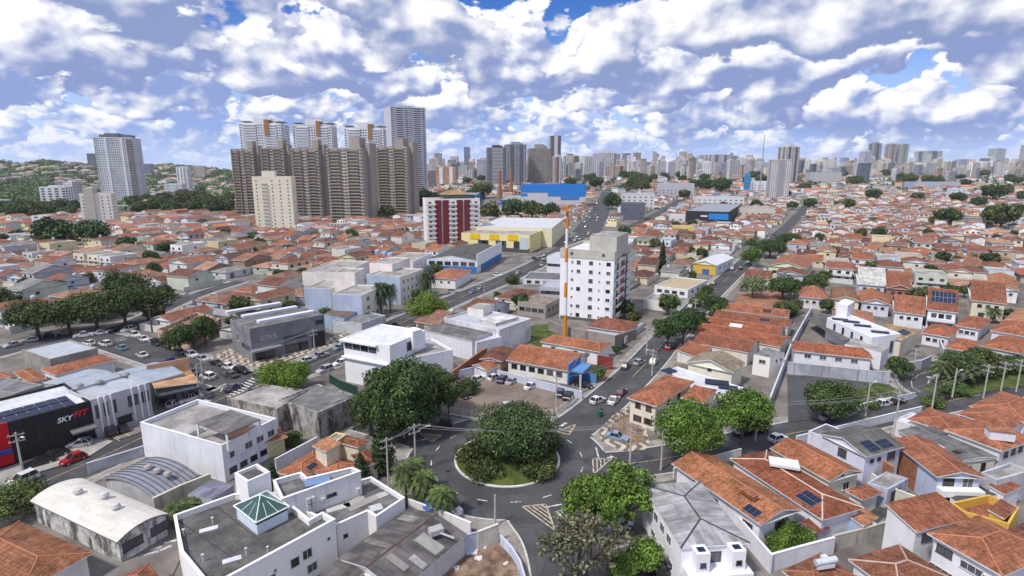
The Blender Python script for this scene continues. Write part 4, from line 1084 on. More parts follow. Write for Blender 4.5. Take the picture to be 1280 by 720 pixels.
wall_run('plot_wall', 'stained cream wall between the sheet gate and the roundabout', [(597.5, 689), (622, 679)], 2.9, .25, 'grimy', (.66, .62, .54))
wall_run('plot_fence', 'low blue and white painted fence curving along the pavement of the bare plot', [(626, 682), (640, 697), (650, 714), (656, 735)], 1.5, .15, 'paint', (.55, .60, .74), cat='fence')
wall_run('garden_wall', 'white wall beside the palms and the roundabout pavement', [(512, 642), (560, 660), (588, 672)], 2.3, .25, 'paint', (.76, .76, .77))

# the cream and orange house behind the white annex
g14 = bld('tiled_house', 'cream house with several orange tile roofs and a raised turret behind the white annex', 'house', [(346, 590), (391, 563), (409, 579)], 3.3, 'hip', CREAM, ORANGE, pitch=.32)
solar(g14, 0, .30, .52, .25, .55, (3, 1))
def sub_roof(root, px, z, kind, rc, z0=0, pitch=.3, wall=CREAM, axis=None, over=.35):
    q = outline(px, z); pitched(root, q, z, kind, pitch, axis, 'paint', wall, 'tile', rc, over, True, z0); reserve(q)
sub_roof(g14, [(390, 557), (407, 565), (425, 555)], 6.2, 'shed', (.50, .23, .12), 0, .12)
sub_roof(g14, [(415, 551), (429, 543), (461, 551)], 3.5, 'hip', RUST); sub_roof(g14, [(442, 572), (459, 562), (475, 577)], 3.0, 'hip', RUST); sub_roof(g14, [(392, 590), (426, 571), (452, 582)], 3.1, 'hip', ORANGE)
wall_run('garden_wall', 'lavender-white wall beside the lane and the orange-roofed house', [(346, 590), (397, 562)], 2.4, .22, 'paint', (.66, .66, .76))
bld('concrete_ruin', 'blackened unfinished concrete hall with a grey corrugated roof beside the big dark tree', 'ruin', [(348, 499), (397, 516), (447, 495)], 5.2, 'flat', (.30, .29, .28), (.19, .185, .185), 'ruin', 'fibro', par=.15)
bld('concrete_ruin', 'stained beige flat-roofed concrete shell behind the round clipped tree', 'ruin', [(284, 497), (328, 480), (386, 488), (346, 511)], 4.9, 'flat', (.34, .31, .28), (.33, .30, .27), 'ruin', 'slab_roof', par=.3)
bld('yellow_house', 'small yellow house with an orange hip roof beside the white terrace building', 'house', [(331, 553), (360, 546), (350, 535)], 3.2, 'hip', (.68, .58, .30), ORANGE, pitch=.25, wins=[(0, .3, .8, 1, 1.7, 1.0, 1.0)])
bld('yellow_house', 'yellow rendered side building between the ruin and the orange-roofed house', 'house', [(404, 551), (420, 540), (430, 545)], 4.0, 'flat', (.66, .55, .30), (.3, .28, .25), 'paint', 'slab_roof', par=.3)

g17 = bld('white_modern_building', 'tall white modern corner building with a strip of square windows, beside the avenue', 'building', [(429, 422), (487, 432), (531, 413)], 10.9, 'flat', (.78, .79, .84), (.68, .70, .76), 'clean', 'metal_roof', par=.15,
          wins=[(0, .02, .72, 4, 9.3, 2.2, 1.3, 'dark'), (1, .40, .62, 1, 8.9, 1.5, 2.1, 'dark'), (1, .72, .86, 1, 9.2, .9, 1.8, 'dark'), (0, .60, .98, 1, 4.0, 4.5, 1.9, 'dark'), (0, .62, .98, 1, 1.5, 4.0, 1.9, 'dark')])
wp = WP[g17.name]; e = facing(wp)[0]; A, B = wp[e], wp[(e + 1) % 4]
on_wall(g17, A, B, -.03, 1.0, 6.3, 6.6, .7, 'clean', (.78, .79, .84), 'cornice'); on_wall(g17, A, B, -.04, .75, 10.4, 10.8, .9, 'clean', (.80, .81, .86), 'roof_overhang')
q = outline([(506, 411), (516, 414), (531, 412)], 12.6); b = MB(); b.prism(q, 8, 12.5, 'clean', 'clean'); b.build('stair_block', g17, (.78, .79, .84))
bld('white_modern_building', 'lower white wing with a blank end wall behind the big dark tree', 'building', [(500, 450), (566, 437), (536, 423)], 6.6, 'flat', (.76, .77, .83), (.42, .40, .42), 'clean', 'slab_roof', par=.6)
wall_run('site_hoarding', 'dark green hoarding in front of the white modern building', [(412, 478), (425, 486), (447, 494)], 2.0, .12, 'plain', (.015, .05, .04), cat='fence')
bld('grey_roofed_hall', 'white hall under a brown-grey corrugated gable roof right of the white modern building', 'hall', [(529, 412), (590, 426), (603, 413)], 5.6, 'gable', (.70, .71, .76), (.16, .15, .15), rm='fibro', pitch=.16, over=.2, axis=None)
bld('pale_roofed_hall', 'white shed under a pale lavender metal roof beside the brown-grey hall', 'shed', [(591, 426), (627, 421), (604, 412)], 5.0, 'flat', (.70, .71, .76), (.55, .58, .68), 'paint', 'metal_roof', par=.1)
g19 = bld('white_commercial_block', 'weathered white two-storey block with pale roofs beside the avenue right of the round clipped tree', 'building', [(555, 397), (624, 412), (653, 396)], 6.6, 'flat', (.70, .71, .75), (.46, .48, .54), 'grimy', 'metal_roof', par=.5, wins=[(0, .78, .92, 1, 5.0, 1.3, 1.2, 'dark')])
q = outline([(588, 383), (604, 387), (618, 380)], 8.8); b = MB(); b.prism(q, 6.6, 8.8, 'paint', 'slab_roof'); b.build('stair_block', g19, (.72, .70, .66))
q = outline([(598, 399), (620, 404), (648, 396)], 7.6); b = MB(); b.prism(q, 6.2, 7.6, 'grimy', 'fibro'); b.build('upper_room', g19, (.62, .6, .6))
wall_run('brick_boundary', 'old brick boundary wall behind the car park, capped with tiles', [(566, 478), (600, 452), (640, 430)], 2.8, .3, 'brick', (.4, .2, .12))
bld('gate_pavilion', 'small white gatehouse with an orange tile roof in the corner of the gravel car park', 'gatehouse', [(590, 456), (608, 463), (621, 457)], 2.7, 'gable', (.66, .66, .72), ORANGE, pitch=.3, axis='b', over=.4)
bld('tiled_house', 'old house with a dark mossy tile roof behind the gatehouse of the car park', 'house', [(602, 446), (627, 452), (643, 437)], 3.2, 'gable', (.45, .35, .26), (.19, .075, .05), pitch=.24)
g21 = bld('tiled_hall', 'long white orange-roofed hall with six windows and a blue entrance above the car park', 'hall', [(632, 450), (712, 464), (746, 444)], 3.6, 'gable', (.74, .72, .66), ORANGE, pitch=.30, over=.5, wins=[(0, .03, .93, 6, 2.2, 1.6, 1.2, 'dark')])
wp = WP[g21.name]; vis = facing(wp); A, B = wp[vis[1]], wp[(vis[1] + 1) % 4]
on_wall(g21, A, B, -.05, .55, .1, 5.2, .3, 'clean', (.08, .22, .50), 'blue_facade'); on_wall(g21, A, B, .02, .5, 3.2, 3.6, 3.5, 'plain', (.10, .25, .52), 'entrance_canopy')
p = at(725, 492); b = MB(); b.box((p.x, p.y, 2.2), (.4, .4, 4.4), 'plain'); b.build('gate_post', g21, (.55, .56, .6))
bld('tiled_hall', 'second orange-roofed white hall behind the one with the blue entrance', 'hall', [(675, 427), (750, 440), (767, 430)], 3.8, 'hip', WHITE, ORANGE, pitch=.26, wins=[(0, .1, .9, 4, 2.5, 1.2, .6, 'dark')], hipf=.5)
wall_run('car_park_wall', 'pale blue wall round the upper side of the gravel car park', [(568, 474), (601, 466), (640, 477), (690, 490), (727, 500)], 1.9, .2, 'paint', (.56, .60, .72))
wall_run('red_wall', 'dark red wall at the end of the red court beside the orange halls', [(747, 459), (765, 463)], 3.2, .25, 'paint', (.22, .035, .03))
flat('red_court', [(735, 474), (744, 463), (764, 465), (756, 476)], 'red_soil', .17)
wall_run('blue_gate', 'bright blue gate panels at the red court', [(728, 474), (745, 480)], 2.2, .12, 'paint', (.10, .25, .52), cat='gate')

# the white apartment block and the mast
gw = bld('apartment_tower', 'unfinished white eight-storey apartment block with bare grey upper floors beside the orange and white mast', 'apartment block', [(709, 318), (768, 326), (789, 314)], 21.2, 'flat', (.82, .83, .87), (.6, .6, .62), 'clean', 'slab_roof', par=0)
q = WP[gw.name]
vis = facing(q); A, B = q[vis[0]], q[(vis[0] + 1) % 4]; A2, B2 = q[vis[1]], q[(vis[1] + 1) % 4]
for r in range(7):
    z = 1.9 + r * 3.0
    for t, w_, h_ in ((.23, .7, .7), (.35, 1.3, 1.25) if r not in () else (0, 0, 0), (.58, 1.4, 1.3), (.74, .6, .6), (.90, 1.4, 1.1)):
        if w_ and not (t == .35 and r in (2, 4)): window(gw, A, B, t, z, w_, h_, 'plain' if (r + int(t * 10)) % 3 else 'dark')
b = MB(); b.prism(inset(q, -.12), 21.2, 24.2, 'paint'); i_ = inset(q, .25); o_ = inset(q, -.12)
for i in range(4):
    k = (i + 1) % 4; b.poly([o_[i] + (24.2,), o_[k] + (24.2,), i_[k] + (24.2,), i_[i] + (24.2,)], 'paint'); b.poly([i_[k] + (23.2,), i_[i] + (23.2,), i_[i] + (24.2,), i_[k] + (24.2,)], 'paint')
b.build('bare_top_storey', gw, (.52, .51, .45)); b = MB(); b.poly([p + (23.2,) for p in i_], 'stone_white'); b.build('roof', gw)
for t in (.22, .80): window(gw, [o_[vis[0]], o_[(vis[0] + 1) % 4]][0], o_[(vis[0] + 1) % 4], t, 22.8, .9, .8, 'dark')
A_, B_, C_, D_ = [Vector(q[(vis[0] + i) % 4]) for i in range(4)]; XY = lambda f, g: tuple((A_.lerp(B_, f)).lerp(D_.lerp(C_, f), g))
qt = [XY(.50, .12), XY(.99, .12), XY(.99, .80), XY(.50, .80)]; b = MB(); b.prism(qt, 23.2, 28.6, 'paint', 'slab_roof'); b.build('machine_room', gw, (.50, .49, .44))
u = (Vector(B2) - Vector(A2)).normalized(); n = Vector((u.y, -u.x)); L2 = (Vector(B2) - Vector(A2)).length; a2 = math.atan2(u.y, u.x)
for r in range(7):
    z = 2.6 + r * 3.0
    for f, wd in ((.20, .34), (.72, .42)):
        c = Vector(A2) + u * (L2 * f) + n * .75; b = MB(); b.box((c.x, c.y, z), (L2 * wd, 1.5, .2), 'concrete', a2, True)
        e = c + n * .70; b.box((e.x, e.y, z + .55), (L2 * wd, .12, .9), 'stone_white', a2)
        b.build('balcony', gw)
    window(gw, A2, B2, .20, z + 1.35, 1.8, 2.1, 'dark'); window(gw, A2, B2, .72, z + 1.35, 2.0, 2.1, 'dark')
for f in (.40, .50): on_wall(gw, A2, B2, f, f + .07, 2.5, 22, .25, 'paint', (.38, .12, .06), 'orange_pier')
on_wall(gw, A, B, .02, .95, .1, 1.0, .12, 'plain', (.10, .10, .10), 'dark_plinth')
wall_run('site_wall', 'grey-brown block wall round the foot of the white apartment block', [(686, 413), (705, 421), (768, 433), (795, 424)], 3.2, .25, 'grimy', (.33, .30, .28))
p = at(706, 424); m = thing('telecom_mast', 'orange and white banded telecom mast beside the white apartment block', 'mast', p)
zs = [0, 7.6, 13, 17.5, 23.5, 27.7, 33.4, 40.2]
for i in range(7):
    r0, r1 = .62 - .28 * zs[i] / 40, .62 - .28 * zs[i + 1] / 40; b = MB(); b.lathe((p.x, p.y, 0), [(r0, zs[i]), (r1, zs[i + 1])], 'clean', 14); b.build('orange_band' if i % 2 == 0 else 'white_band', m, (.62, .22, .02) if i % 2 == 0 else (.74, .74, .75), smooth=False)
b = MB(); b.lathe((p.x, p.y, 0), [(.2, 38.2), (1.3, 38.2), (1.3, 38.4), (.2, 38.4)], 'clean', 12)
for i in range(10):
    a = i * .6283; b.tube([(p.x + 1.25 * math.cos(a), p.y + 1.25 * math.sin(a), 38.3), (p.x + 1.25 * math.cos(a), p.y + 1.25 * math.sin(a), 39.6)], .05, 'clean', 4)
ring = [(p.x + 1.25 * math.cos(i * .5236), p.y + 1.25 * math.sin(i * .5236), 39.6) for i in range(13)]; b.tube(ring, .05, 'clean', 4); b.build('platform', m, (.60, .21, .02))
for i in range(3):
    a = i * 2.094 + .4; b = MB(); b.box((p.x + 1.35 * math.cos(a), p.y + 1.35 * math.sin(a), 39.3), (.25, .3, 2.2), 'clean', a, True); b.build('antenna', m, (.62, .24, .03))
bld('white_house', 'small equipment house with a white box and dish behind the second orange hall', 'house', [(700, 432), (716, 436), (724, 430)], 3.0, 'flat', OFFW, (.4, .4, .42), 'paint', 'slab_roof', par=.2)

# ------------------------------------------------------------------ houses right of the roundabout
TW = (.74, .74, .80)
h1 = bld('tiled_house', 'cream two-storey house with brown shutters and an orange hip roof at the roundabout corner', 'house', [(783, 497), (832, 468), (858, 484)], 5.5, 'hip', (.72, .69, .58), ORANGE, pitch=.36, over=.6,
         wins=[(0, .10, .95, 2, 4.3, 1.2, 1.1, 'brown'), (0, .10, .95, 2, 1.6, 1.8, 1.2, 'brown'), (1, .2, .8, 2, 4.3, 1.2, 1.1, 'brown')])
bld('tiled_house', 'small orange-roofed house tucked behind the bright green street trees', 'house', [(850, 497), (868, 481), (897, 487)], 4.8, 'hip', CREAM, ORANGE, pitch=.33)
hb = bld('flat_roofed_house', 'low white flat roof with solar panels below the cream gable house', 'house', [(836, 463), (846, 458), (934, 486), (922, 495), (862, 482)], 3.4, 'flat', TW, (.62, .64, .68), 'clean', 'metal_roof', par=.2)
for px, s, rz in (((836, 463.5), (3.2, 2.6, .12), .6), ((896, 478), (5.0, 3.0, .12), -.35), ((910, 484), (4.0, 2.0, .12), -.35)): box_part(hb, 'solar_panel', px, 3.7, s, 'solar', None, rz)
bld('cream_house', 'cream house with a beige gable roof, its blank gable wall to the street', 'house', [(857, 453), (917, 466), (931, 453)], 5.0, 'gable', (.76, .72, .60), (.34, .285, .20), pitch=.34, axis='b', over=.5, wins=[(0, .48, .52, 1, 4.4, .9, .8, 'dark')])
bld('cream_house', 'low beige hip-roofed front part of the cream gable house beside the street', 'house', [(829, 463), (846, 452), (862, 459)], 3.0, 'hip', (.72, .69, .60), (.30, .25, .18), pitch=.2)
rows = [('first', [(864, 428), (936, 441), (946, 425)], 3.8, RUST), ('second', [(867, 415), (976, 434), (985, 420)], 3.8, (.36, .12, .065)), ('third', [(877, 406), (973, 420), (986, 409)], 3.8, (.36, .12, .065)),
        ('fourth', [(890, 396), (986, 409), (992, 400)], 3.8, RUST), ('fifth', [(901, 387), (985, 397), (992, 388)], 3.8, (.38, .14, .08))]
for n_, px, z, c in rows:
    r_ = bld('row_house', 'long narrow red-tiled house, %s from the cream gable in the row up the hill street' % n_, 'house', px, z, 'gable', (.66, .62, .56), c, pitch=.22, over=.3, group='long tiled row houses on the hill street', eave=(.60, .58, .56), margin=.2)
    if n_ == 'third': on_roof(r_, 0, .35, .52, .25, .65, 'roof_light', 'plain', (.62, .63, .66))
    if n_ in ('fourth', 'fifth'): solar(r_, 0, .62, .74, .3, .7, (4, 2))
bld('tiled_house', 'low orange-roofed house with a dark solar heater beside the red parked car', 'house', [(845, 442), (862, 430), (892, 433)], 3.2, 'shed', OFFW, ORANGE, pitch=.18, over=.3)
bld('white_house', 'small white two-storey house with a grey roof at the back of the vacant lot', 'house', [(942, 443), (963, 447), (981, 441), (958, 434)], 5.2, 'flat', (.78, .76, .72), (.22, .22, .23), 'clean', 'fibro', par=0, wins=[(0, .3, .8, 1, 3.8, 1.6, 1.0), (1, .3, .9, 2, 3.8, .6, .6, 'dark')])
wall_run('boundary_wall', 'long pale boundary wall running up the hill along the vacant lot', [(1014, 392), (988, 440), (958, 520)], 2.6, .25, 'grimy', (.58, .60, .68))
wall_run('boundary_wall', 'high blue-grey rendered wall behind the vacant lot', [(984, 467), (1092, 479), (1110, 480)], 3.0, .25, 'grimy', (.46, .48, .55))
wall_run('low_wall', 'low white wall between the street and the grassy vacant lot', [(1058, 522), (1080, 511), (1142, 498)], 1.3, .25, 'paint', (.62, .64, .72))
bld('tiled_house', 'long white house with an orange hip roof behind the high blue-grey wall', 'house', [(991, 438), (1092, 449), (1098, 438)], 4.0, 'hip', TW, (.37, .125, .065), pitch=.32, hipf=.7, wins=[(0, .08, .9, 4, 2.8, 1.6, 1.0)])
hm = bld('white_modern_house', 'white modern house with a long slab roof and solar panels above the vacant lot', 'house', [(1034, 397), (1090, 422), (1126, 417), (1058, 391)], 6.4, 'flat', (.74, .76, .82), (.66, .68, .74), 'clean', 'metal_roof', par=.15, wins=[(0, .1, .9, 4, 4.8, 1.0, 1.8, 'dark'), (1, .55, .9, 1, 3.2, 1.2, 3.2, 'dark')])
q = outline([(1046, 379), (1060, 382), (1068, 377), (1055, 374)], 10); b = MB(); b.prism(q, 6.3, 10, 'clean', 'clean'); b.build('water_tower', hm, TW)
for px in ((1050, 399), (1064, 402), (1078, 407), (1100, 415)): box_part(hm, 'solar_panel', px, 6.6, (4.2, 1.8, .15), 'solar', None, -.42)
q = outline([(1010, 398), (1030, 391), (1066, 421), (1054, 428)], 3.6); b = MB(); b.prism(q, 3.4, 3.6, 'plain', 'roof_felt', True); b.build('veranda_roof', hm, (.2, .2, .2)); reserve(q)
q = outline([(1056, 430), (1072, 421), (1112, 433), (1102, 441)], 4.6); b = MB(); b.prism(q, 0, 4.6, 'clean', 'slab_roof'); b.build('side_wing', hm, TW); reserve(q)
hs = bld('tiled_house', 'tan-tiled house carrying blue solar panels right of the white modern house', 'house', [(1097, 410), (1128, 425), (1151, 413)], 5.4, 'hip', (.72, .66, .52), (.46, .31, .17), pitch=.26, wins=[(0, .2, .8, 2, 3.6, 1.2, 1.1)])
solar(hs, 0, .30, .62, .15, .65, (3, 2)); solar(hs, 1, .30, .70, .1, .5, (3, 2))
hp = bld('terrace_house', 'white two-storey house with arches, a balcony and a wide blue solar panel on red tiles', 'house', [(1158, 388), (1198, 391), (1193, 371)], 6.6, 'gable', TW, RUST, pitch=.34, wins=[(0, .1, .9, 3, 4.7, 1.4, 1.6, 'dark'), (0, .05, .95, 3, 1.4, 1.8, 1.9, 'dark')], axis='a')
solar(hp, 0, .12, .92, .35, .85, (6, 2))
wp = WP[hp.name]; e = facing(wp)[0]; on_wall(hp, wp[e], wp[(e + 1) % 4], 0, 1, 3.1, 4.0, 1.3, 'clean', TW, 'balcony')
EXTRA = [
 ('white house with an orange gable roof in front of the purple-flowering tree', [(1117, 393), (1157, 394), (1152, 377)], 4.8, 'gable', TW, (.38, .15, .085), 'a'),
 ('white house with a pale orange gable front, below and left of the purple-flowering tree', [(1077, 379), (1114, 381), (1106, 366)], 4.6, 'gable', (.66, .68, .78), (.42, .17, .09), 'b'),
 ('small white house with a terracotta hip roof beside the timber utility pole', [(1000, 373), (1037, 374), (1031, 362)], 4.2, 'hip', OFFW, (.40, .165, .10), 'a'),
 ('low house with a brown double gable roof left of the purple-flowering tree', [(1040, 375), (1076, 377), (1070, 364)], 3.8, 'gable', CREAM, (.30, .15, .085), 'b'),
 ('brown-gabled two-storey house with a balcony behind the purple-flowering tree', [(1107, 360), (1144, 363), (1132, 345)], 6.4, 'gable', (.34, .18, .13), (.36, .13, .075), 'b'),
 ('white two-storey house with a pale metal roof and open verandas left of the brown-gabled house', [(1072, 356), (1108, 358), (1102, 343)], 6.2, 'gable', (.58, .60, .66), (.64, .63, .60), 'a'),
 ('cream two-storey house with dark balconies beside the fan palm', [(1214, 378), (1259, 380), (1250, 362)], 6.2, 'gable', (.70, .64, .50), (.29, .11, .065), 'a'),
 ('white house with a bright orange gable roof and two narrow windows at the right edge', [(1236, 362), (1275, 364), (1268, 346)], 5.0, 'gable', WHITE, (.46, .20, .10), 'b'),
 ('low orange hip-roofed house behind the park palms', [(1155, 412), (1188, 422), (1200, 411)], 3.6, 'hip', TW, (.40, .14, .075), None),
 ('orange-roofed house with white parapets right behind the palm grove', [(1182, 432), (1212, 440), (1226, 428)], 3.6, 'hip', TW, (.40, .14, .075), None),
 ('broad orange hip-roofed house at the right edge above the hedge', [(1226, 432), (1275, 442), (1296, 428)], 3.8, 'hip', OFFW, (.38, .135, .07), None),
 ('orange-roofed house with a low white front at the right edge, above the broad hip roof', [(1236, 414), (1290, 422), (1304, 408)], 3.8, 'hip', TW, (.40, .145, .08), None),
 ('pale terracotta-roofed house with white walls at the right edge below the cream two-storey house', [(1252, 402), (1296, 408), (1310, 392)], 3.8, 'hip', TW, (.50, .24, .14), None),
 ('white house with a cream chimney under reddish tiles beside the fan palm', [(1196, 404), (1226, 412), (1240, 400)], 3.8, 'hip', TW, (.36, .13, .075), None)]
for lb, px, z, kd, wc, c, ax in EXTRA:
    bld('tiled_house', lb, 'house', px, z, kd, wc, c, pitch=.33, axis=ax, over=.5, wins=[(0, .12, .9, 3, z - 1.7, 1.2, 1.1, 'dark' if 'dark' in lb or 'brown' in lb else 'plain')] + ([(0, .15, .9, 2, 1.4, 1.6, 1.6, 'dark')] if z > 5.5 else []))
wall_run('curved_wall', 'curving pale garden wall beside the tan house with solar panels', [(1152, 416), (1164, 424), (1174, 434), (1178, 446)], 2.2, .25, 'paint', (.58, .60, .66))
wall_run('gate_wall', 'grey street wall with a gate at the bend of the park street', [(1122, 466), (1150, 462), (1162, 456)], 2.4, .25, 'paint', (.46, .50, .58))

# bottom right
hw = bld('white_villa', 'big white villa with a grey hip roof and black ridge lines below the roundabout', 'house', [(803, 606), (851, 685), (925, 663)], 6.2, 'hip', (.78, .78, .82), (.36, .36, .375), 'clean', 'fibro', .15, over=.25, caps=(.05, .05, .05), eave=(.80, .80, .83),
         wins=[(0, .1, .8, 4, 4.4, 1.4, 1.3), (0, .2, .9, 3, 1.5, 1.4, 1.1), (1, .42, .58, 1, 4.2, 1.8, 2.0, 'dark')])
wp = WP[hw.name]; vis = facing(wp); A, B = wp[vis[1]], wp[(vis[1] + 1) % 4]
for t in (.14, .68): on_wall(hw, A, B, t, t + .20, 0, 6.3, 1.7, 'clean', (.78, .78, .82), 'bathroom_tower')
u = (Vector(B) - Vector(A)).normalized(); n = Vector((u.y, -u.x)); LL = (Vector(B) - Vector(A)).length
for t in (.24, .78):
    c = Vector(A) + u * LL * t + n * 1.705; window(hw, tuple(c), tuple(c + u), 0, 4.8, .7, .6, 'dark')
    c2 = Vector(A) + u * LL * t + n * .9; b = MB(); b.box((c2.x, c2.y, 6.33), (.9, .8, .08), 'solar', math.atan2(u.y, u.x)); b.build('roof_light', hw)
on_wall(hw, A, B, .02, .98, 2.7, 3.7, 2.3, 'clean', (.76, .76, .8), 'terrace'); on_wall(hw, A, B, .40, .64, 3.2, 3.3, 3.4, 'plain', (.70, .74, .82), 'awning')
wall_run('party_wall', 'white wall between the pale-roofed villa and the long orange-roofed house', [(872, 612), (922, 668), (962, 716)], 2.6, .25, 'paint', (.74, .74, .80))
wall_run('garden_wall', 'white panelled garden wall in front of the bushes of the orange-roofed house', [(962, 714), (1000, 703), (1040, 692)], 2.4, .25, 'paint', (.74, .74, .78))
ha = bld('tiled_house', 'long orange-roofed white house with brown shutters, a dormer and a solar panel', 'house', [(839, 579), (951, 656), (1009, 640)], 4.4, 'gable', TW, (.40, .165, .082), pitch=.28, over=.7,
         wins=[(0, .22, .34, 1, 2.6, 1.8, 2.0, 'brown'), (0, .42, .56, 1, 2.4, 1.7, 1.5, 'brown'), (0, .82, .94, 1, 2.2, 1.7, 1.6, 'brown'), (1, .45, .7, 1, 2.5, 1.8, 1.5, 'brown')], caps=(.40, .17, .09))
solar(ha, 0, .80, .93, .10, .42, (3, 3)) if ROOFS[ha.name][0][0].x < ROOFS[ha.name][0][1].x else solar(ha, 1, .80, .93, .10, .42, (3, 3))
on_roof(ha, 0, .66, .82, .55, .80, 'dormer_roof', 'tile', (.36, .14, .07), .9)
hbb = bld('tiled_house', 'dark red hip-roofed house with cream ridge lines and a white roof light', 'house', [(912, 573), (1028, 650), (1082, 636)], 4.2, 'hip', TW, (.30, .098, .055), pitch=.24, hipf=.9, caps=(.58, .50, .42))
p = at(980, 579, 5.6); b = MB(); b.box((p.x, p.y, 5.6), (4.2, 2.6, .4), 'clean', -.35, True); b.build('roof_light', hbb, (.66, .67, .70))
solar(hbb, 0, .70, .86, .2, .75, (4, 2))
bld('tiled_house', 'orange gable-roofed house with a cream end wall next to the blue-white house', 'house', [(962, 560), (1037, 602), (1080, 590)], 4.6, 'gable', (.74, .70, .60), (.39, .15, .078), pitch=.32, over=.5, wins=[(1, .5, .75, 1, 2.6, 1.4, 1.3), (1, .4, .52, 1, 4.4, .6, .6, 'dark')])
hd = bld('grey_roofed_house', 'blue-white two-storey house with a dark grey roof and two blue solar heaters', 'house', [(1028, 541), (1083, 571), (1131, 558)], 6.3, 'gable', (.64, .66, .78), (.13, .125, .12), 'paint', 'fibro', .30, axis='b', over=.4, wins=[(0, .4, .6, 1, 4.8, 1.5, 1.4, 'dark'), (0, .1, .4, 1, 1.8, 1.5, 1.4, 'dark'), (1, .1, .5, 2, 5.0, .8, .6, 'dark'), (1, .6, .9, 1, 5.0, 1.8, 1.3, 'dark')])
k = max(range(2), key=lambda i: -(ROOFS[hd.name][i][0].y + ROOFS[hd.name][i][1].y)); solar(hd, k, .18, .44, .10, .62, (3, 3)); solar(hd, k, .50, .80, .10, .50, (3, 2))
bld('white_annex', 'plain white lean-to at the street end of the blue-white two-storey house', 'annex', [(1012, 538), (1034, 548), (1056, 538)], 4.6, 'flat', (.64, .66, .78), (.16, .155, .15), 'paint', 'fibro', par=.1)
bld('courtyard_block', 'bare grey concrete yard block with a dark garage opening below the blue-white house', 'garage', [(1084, 603), (1110, 612), (1136, 598), (1108, 589)], 3.2, 'flat', (.48, .52, .66), (.34, .33, .33), 'grimy', 'slab_roof', par=.1, doors=[(1, .4, 2.4, 2.4, (.02, .02, .02))])
wall_run('brick_wall', 'raw brick wall stepping down below the blue-white house', [(1083, 594), (1111, 615)], 4.4, .3, 'brick', (.4, .2, .1))
hf = bld('balcony_house', 'blue-walled house with a long red tile roof and a white balcony front', 'house', [(1111, 549), (1171, 596), (1215, 585)], 5.4, 'gable', (.50, .56, .72), (.35, .135, .08), pitch=.26, over=.5, wins=[(1, .1, .45, 1, 4.1, 1.6, 2.0, 'dark'), (1, .55, .9, 1, 4.1, 1.6, 2.0), (1, .2, .8, 2, 1.5, 1.6, 1.4, 'dark')])
wp = WP[hf.name]; vis = facing(wp); on_wall(hf, wp[vis[1]], wp[(vis[1] + 1) % 4], 0, 1, 2.6, 3.6, 1.4, 'clean', WHITE, 'balcony'); on_wall(hf, wp[vis[0]], wp[(vis[0] + 1) % 4], .05, .6, .1, 4.6, .1, 'brick', (.3, .15, .1), 'brick_facing')
bld('fibre_roofed_house', 'cream house under a stained grey corrugated roof with dark holes behind the balcony house', 'house', [(1121, 538), (1198, 578), (1234, 565)], 4.8, 'gable', (.74, .70, .62), (.16, .155, .155), rm='fibro', pitch=.13, over=.25, wins=[(1, .15, .45, 1, 3.2, 1.2, 1.1, 'dark'), (1, .6, .8, 1, 3.2, .9, 1.6, 'dark')])
on_roof(BUILT[-1], 0, .55, .66, .2, .5, 'roof_patch', 'plain', (.45, .45, .46)); on_roof(BUILT[-1], 0, .76, .84, .45, .7, 'roof_hole', 'plain', (.02, .02, .02))
bld('tiled_house', 'orange hip-roofed house with a white roof ridge streak beside the street wall', 'house', [(1139, 521), (1194, 543), (1220, 527)], 4.0, 'hip', TW, (.37, .14, .08), pitch=.25)
hh2 = bld('tiled_house', 'white two-storey house with an orange hip roof and a boxy chimney at the right', 'house', [(1188, 534), (1253, 564), (1296, 548)], 6.0, 'hip', (.72, .71, .70), (.38, .145, .08), pitch=.26, wins=[(1, .1, .8, 3, 4.6, 1.2, 1.0, 'dark')])
p = at(1250, 541, 7.5); b = MB(); b.box((p.x, p.y, 7.3), (3.4, 2.0, 1.5), 'paint', -.3); b.box((p.x, p.y, 8.1), (3.7, 2.3, .14), 'brick', -.3, True); b.build('chimney', hh2, TW)
bld('tiled_house', 'orange hip roof between the boxy-chimney house and the street', 'house', [(1192, 518), (1262, 538), (1294, 522)], 4.2, 'hip', TW, (.36, .14, .08), pitch=.24)
bld('tiled_house', 'wide orange-roofed house at the right edge under the street poles', 'house', [(1216, 505), (1284, 529), (1322, 508)], 4.4, 'hip', TW, (.39, .15, .085), pitch=.26)
bld('flat_roofed_annex', 'small white flat-roofed garage next to the street left of the orange hip roofs', 'garage', [(1118, 524), (1138, 531), (1160, 523), (1140, 515)], 3.0, 'flat', TW, (.66, .67, .70), 'paint', 'metal_roof', par=.2)
hy = bld('yellow_house', 'yellow-walled patio house with a rust tile roof in the bottom right', 'house', [(1188, 628), (1206, 640), (1262, 655), (1274, 634), (1236, 618)], 2.4, 'flat', (.66, .42, .08), (.34, .13, .07), 'clean', 'tile', par=1.2)
q = outline([(1236, 636), (1256, 646), (1272, 632)], 4.2); pitched(hy, q, 3.9, 'shed', .2, None, 'paint', (.66, .42, .08), 'tile', RUST, .2)
bld('grey_shed', 'dark grey corrugated shelter roof beside the yellow patio house', 'shelter', [(1188, 622), (1200, 630), (1248, 618), (1226, 608)], 3.0, 'flat', TW, (.09, .09, .095), 'paint', 'fibro', par=0)
bld('stained_house', 'grimy pale concrete house at the right edge below the boxy chimney', 'house', [(1226, 590), (1246, 600), (1290, 588), (1262, 578)], 4.2, 'flat', (.52, .54, .58), (.33, .3, .28), 'grimy', 'slab_roof', par=.6)
bld('tiled_house', 'little rust-tiled roof with white side walls right of the grey shelter', 'house', [(1236, 608), (1256, 618), (1278, 608)], 3.6, 'shed', TW, RUST, pitch=.16, over=.2)
